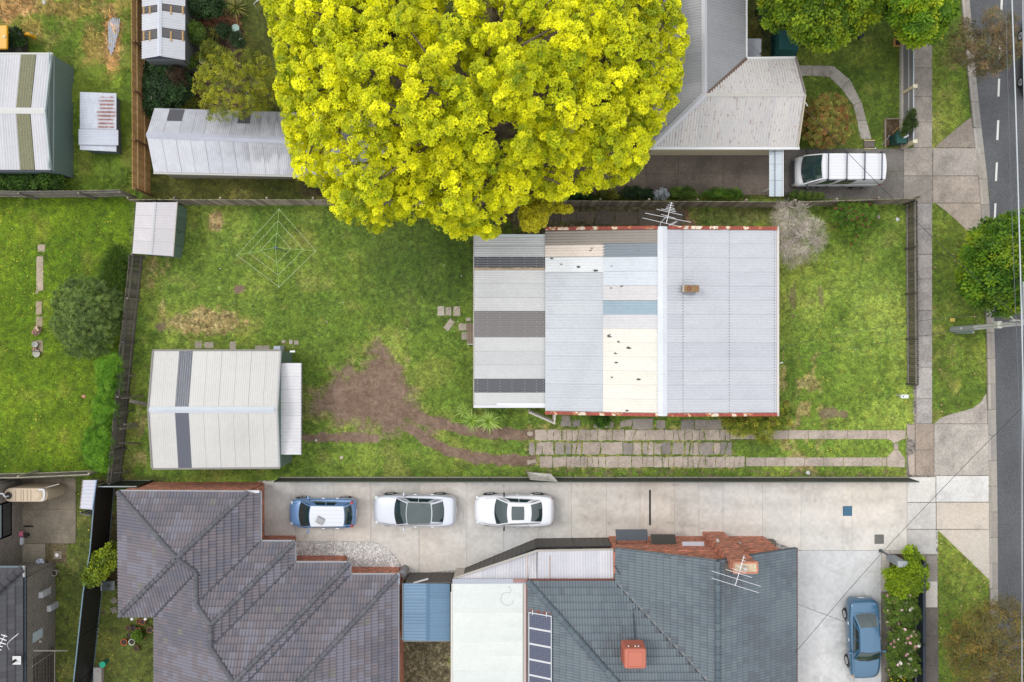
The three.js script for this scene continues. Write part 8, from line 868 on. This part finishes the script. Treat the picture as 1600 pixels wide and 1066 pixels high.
rosette('yucca', 'leftmost yucca rosette tucked against the patio roof corner', 725.5, 641.5, 0.6, 40, 0.9, ym); rosette('yucca', 'second yucca rosette from the left, lowest of the patio corner group', 738, 657, 0.9, 46, 1.0, ym); rosette('yucca', 'largest yucca rosette in the middle of the group by the patio corner', 763.5, 657.5, 1.1, 52, 1.12, ym); rosette('yucca', 'dark rightmost yucca rosette half behind the largest one', 783, 646, 0.6, 38, 0.85, [ym[2], ym[0], std(C(76, 108, 28), { side: THREE.DoubleSide })]);
const fm = [[150, 150, 50], [120, 128, 36], [96, 108, 30], [176, 168, 80]].map(c => std(C(...c), { roughness: 0.7, side: THREE.DoubleSide })); rosette('strappy_plant', 'large striped strappy plant at the top of the garden bed', 368, 12, 0.3, 48, 1.15, fm, false); rosette('strappy_plant', 'smaller strappy plant with yellowish blades in the middle of the garden bed', 336, 52, 0.25, 32, 0.95, fm, false); rosette('strappy_plant', 'narrow strappy tuft at the left edge of the striped plant in the garden bed', 352, 8, 0.25, 26, 0.9, fm, false);

// ---------------------------------------------------------------- street pole and cables
{
  const b = G(1488.5, 515), o = thing('power_pole', 'tall pale grey power pole on the nature strip leaning out past the right edge', 'power pole', b), L = p => p.clone().sub(b), pm = oldc(206, 208, 208), top = W(1668, 498.5, 8.4), at = t => V(0, 0, 0).lerp(L(top), t); part(o, 'shaft', limb(V(0, 0, 0), at(1), 0.16, 0.1, 0, 14), pm); part(o, 'base_sleeve', limb(V(0, 0, 0), at(0.24), 0.175, 0.165, 0, 14), flat(164, 174, 168)); part(o, 'cable_guard', rbox(0.09, 1.6, 0.16, 0.02, 0.1, 0.95, 0.17), flat(142, 158, 154)); part(o, 'tag', box(0.02, 0.16, 0.12, at(.13).x - 0.2, at(.13).y, at(.13).z), M.white); part(o, 'fuse_box', rbox(0.24, 0.36, 0.38, 0.03, at(.47).x - 0.12, at(.47).y, at(.47).z - 0.02), metal(214, 216, 206)); for (const [t, w] of [[0.66, 1.0], [0.95, 2.2]]) part(o, 'crossarm', bar(at(t).add(V(-w / 2, 0, -0.15)), at(t).add(V(w / 2, 0, -0.15)), 0.1, 0.12), wood(196, 192, 186)); for (const s of [-1, -.4, .4, 1]) part(o, 'insulator', cyl(0.04, 0.06, 0.16, 10, at(.95).x + s, at(.95).y + 0.13, at(.95).z - 0.15), flat(206, 200, 190)); for (let i = 0; i < 3; i++) part(o, 'bracket', bar(at(.63 + i * .01), at(.63).add(V(-0.5, 0.1, -0.35 + i * .2)), 0.05), flat(196, 202, 206));
  const cable = (l, P, r, m) => { const t = thing('overhead_cable', l, 'cable'); part(t, 'strand', tube(P.map(p => W(...p)), r, 5, 60), m); }; const dk = flat(54, 54, 58), lt = flat(206, 212, 220, { roughness: 0.4 });
  cable('dark service cable running diagonally over the car pad and pale concrete crossing', [[1241, 1022, 3.0], [1362, 882, 3.7], [1488, 748, 5], [1600, 634, 6.4], [1760, 474, 7.6]], 0.011, dk); cable('dark service cable from the north house gable over the white van', [[1258, 170, 3.6], [1324, 238, 3.9], [1390, 305, 4.5], [1482, 394, 5.3], [1598, 503, 5.9]], 0.013, dk);
  cable('upper thin cable crossing the front lawn toward the power pole', [[1215, 545, 3.05], [1274, 531, 3.3], [1415, 505, 4.4], [1520, 488, 5.3], [1598, 500, 5.9]].map((p, i) => i === 3 ? [1520, 494, 5.3] : p), 0.011, flat(80, 88, 66)); cable('lower thin cable crossing the front lawn toward the power pole', [[1223, 566, 3.0], [1306, 548, 3.3], [1417, 529, 4.4], [1500, 516, 5.0], [1598, 505, 5.8]], 0.011, flat(80, 88, 66));
  cable('thick pale overhead cable following the road along the right edge', [[1577, -160, 7.4], [1581.5, 0, 7.0], [1587, 160, 6.8], [1592, 330, 6.9], [1598, 560, 7.2], [1604, 900, 7.4], [1604, 1250, 7.6]], 0.034, lt); cable('thin dark overhead cable left of the thick pale cable above the road', [[1569, -160, 7.2], [1573, 60, 6.9], [1577, 200, 6.8], [1583, 380, 6.9], [1592, 620, 7.2], [1598, 1000, 7.4]], 0.01, flat(120, 126, 134)); cable('pale overhead cable at the very right edge above the dark car', [[1598.5, -160, 7.6], [1599, 60, 7.2], [1604, 300, 7.2], [1612, 700, 7.4]], 0.024, lt); cable('pale straight cable near the right edge beside the lower road', [[1599, 440, 7.2], [1597.6, 620, 7.0], [1597.2, 900, 7.1], [1597, 1250, 7.5]], 0.022, lt);
}
// ---------------------------------------------------------------- grass: short tufts wherever the turf grows
{
  const blades = (n, R, Lh, w, lean, s) => { seedN = 50 + s; const pos = [], idx = []; for (let i = 0; i < n; i++) { const a = rnd() * 6.283, r = R * Math.sqrt(rnd()), x = Math.cos(a) * r, z = Math.sin(a) * r, b = rnd() * 6.283, L = Lh * rr(.6, 1.2), ln = lean * rr(.5, 1.3), dx = Math.cos(b), dz = Math.sin(b), sx = -dz * w, sz = dx * w, o = pos.length / 3; pos.push(x - sx, 0, z - sz, x + sx, 0, z + sz, x + dx * L * ln * .4 + sx * .8, L * .7, z + dz * L * ln * .4 + sz * .8, x + dx * L * ln * .4 - sx * .8, L * .7, z + dz * L * ln * .4 - sz * .8, x + dx * L * ln, L, z + dz * L * ln); idx.push(o, o + 1, o + 2, o, o + 2, o + 3, o + 3, o + 2, o + 4); } const g = geoFrom(pos, idx); const nn = g.attributes.normal; for (let i = 0; i < nn.count; i++) { nn.setXYZ(i, nn.getX(i) * .25, 1, nn.getZ(i) * .25); const l = Math.hypot(nn.getX(i), 1, nn.getZ(i)); nn.setXYZ(i, nn.getX(i) / l, 1 / l, nn.getZ(i) / l); } return g; };
  const kinds = [['lawn_grass', 'short mown grass with dry patches growing over all the lawns', blades(9, 1.1, 1, 0.075, 0.9, 1), 200000, g => g < 0.12], ['long_grass', 'long rank green grass round the sheds in the north-west yard', blades(14, 0.7, 1, 0.045, 1.0, 2), 14000, g => g >= 0.12]];
  const bins = new Map(), key = (x, y) => (x >> 5) * 1000 + (y >> 5); hard.forEach(P => { const xs = P.map(p => p[0]), yz = P.map(p => p[1]); for (let i = Math.min(...xs) >> 5; i <= Math.max(...xs) >> 5; i++) for (let j = Math.min(...yz) >> 5; j <= Math.max(...yz) >> 5; j++) { const k = i * 1000 + j; if (!bins.has(k)) bins.set(k, []); bins.get(k).push(P); } });
  const m = new THREE.Matrix4(), q = new THREE.Quaternion(), e = new THREE.Euler();
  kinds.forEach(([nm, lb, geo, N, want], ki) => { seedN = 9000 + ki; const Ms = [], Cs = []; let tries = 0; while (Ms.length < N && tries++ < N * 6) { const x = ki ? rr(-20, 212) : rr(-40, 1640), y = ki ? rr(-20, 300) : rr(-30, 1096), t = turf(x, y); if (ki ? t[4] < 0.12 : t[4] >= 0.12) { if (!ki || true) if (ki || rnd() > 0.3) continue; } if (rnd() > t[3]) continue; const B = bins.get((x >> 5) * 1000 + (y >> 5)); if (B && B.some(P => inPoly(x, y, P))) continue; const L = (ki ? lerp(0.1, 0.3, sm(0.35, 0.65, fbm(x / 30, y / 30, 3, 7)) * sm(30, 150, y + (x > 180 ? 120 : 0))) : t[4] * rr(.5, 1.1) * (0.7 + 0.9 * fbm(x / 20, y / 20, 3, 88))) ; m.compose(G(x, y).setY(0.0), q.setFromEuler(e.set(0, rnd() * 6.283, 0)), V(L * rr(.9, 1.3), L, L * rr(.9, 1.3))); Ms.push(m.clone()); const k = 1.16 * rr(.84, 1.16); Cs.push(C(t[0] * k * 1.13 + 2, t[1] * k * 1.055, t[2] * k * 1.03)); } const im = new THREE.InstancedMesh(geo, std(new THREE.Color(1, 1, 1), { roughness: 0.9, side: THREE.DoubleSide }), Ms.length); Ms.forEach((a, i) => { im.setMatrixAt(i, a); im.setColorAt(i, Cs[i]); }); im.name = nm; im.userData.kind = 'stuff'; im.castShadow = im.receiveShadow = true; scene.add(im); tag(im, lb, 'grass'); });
}
{ // small stuff lying in the grass
  const scat = (nm, lb, cat, geo, N, cols, ok) => { seedN = 31 + N; const Ms = [], Cs = [], m = new THREE.Matrix4(), q = new THREE.Quaternion(), e = new THREE.Euler(); let t = 0; while (Ms.length < N && t++ < N * 40) { const x = rr(-10, 1610), y = rr(-10, 1076); if (!ok(x, y) || turf(x, y)[3] < 0.5 || hard.some(P => inPoly(x, y, P))) continue; const s = rr(.6, 1.3); Ms.push(m.compose(G(x, y).setY(rr(.04, .07)), q.setFromEuler(e.set(rr(-.5, .5), rr(0, 6), rr(-.5, .5))), V(s, s, s)).clone()); Cs.push(C(...pick(cols))); } const im = new THREE.InstancedMesh(geo, std(new THREE.Color(1, 1, 1), { side: THREE.DoubleSide }), Ms.length); Ms.forEach((a, i) => { im.setMatrixAt(i, a); im.setColorAt(i, Cs[i]); }); im.name = nm; im.userData.kind = 'stuff'; im.castShadow = im.receiveShadow = true; scene.add(im); tag(im, lb, cat); };
  scat('dandelions', 'tiny yellow dandelion flowers dotted over the front and west lawns', 'flowers', new THREE.SphereGeometry(0.035, 6, 4).scale(1, .5, 1), 330, [[226, 214, 40], [240, 226, 90], [214, 206, 70]], (x, y) => (x > 1216 && x < 1420 && y > 400 && y < 730 && fbm(x / 40, y / 40, 3, 5) > 0.45) || (x < 180 && y > 320 && fbm(x / 50, y / 50, 3, 6) > 0.5));
  scat('fallen_leaves', 'dry tan leaves scattered over the nature strips beside the road', 'leaves', new THREE.CircleGeometry(0.06, 5).rotateX(-1.57).scale(1, 1, .5), 420, [[196, 160, 116], [176, 136, 92], [214, 186, 140], [150, 108, 76]], (x, y) => x > 1456 && (y > 820 || (y > 320 && rnd() < .2)));
  scat('pale_litter', 'tiny pale chips and petals lying about on the back lawn', 'litter', new THREE.BoxGeometry(.045, .02, .035), 70, [[226, 222, 210], [206, 198, 180], [236, 236, 232]], (x, y) => x > 240 && x < 1420 && y > 330 && y < 745);
}
scene.updateMatrixWorld(true);
renderer.render(scene, camera);
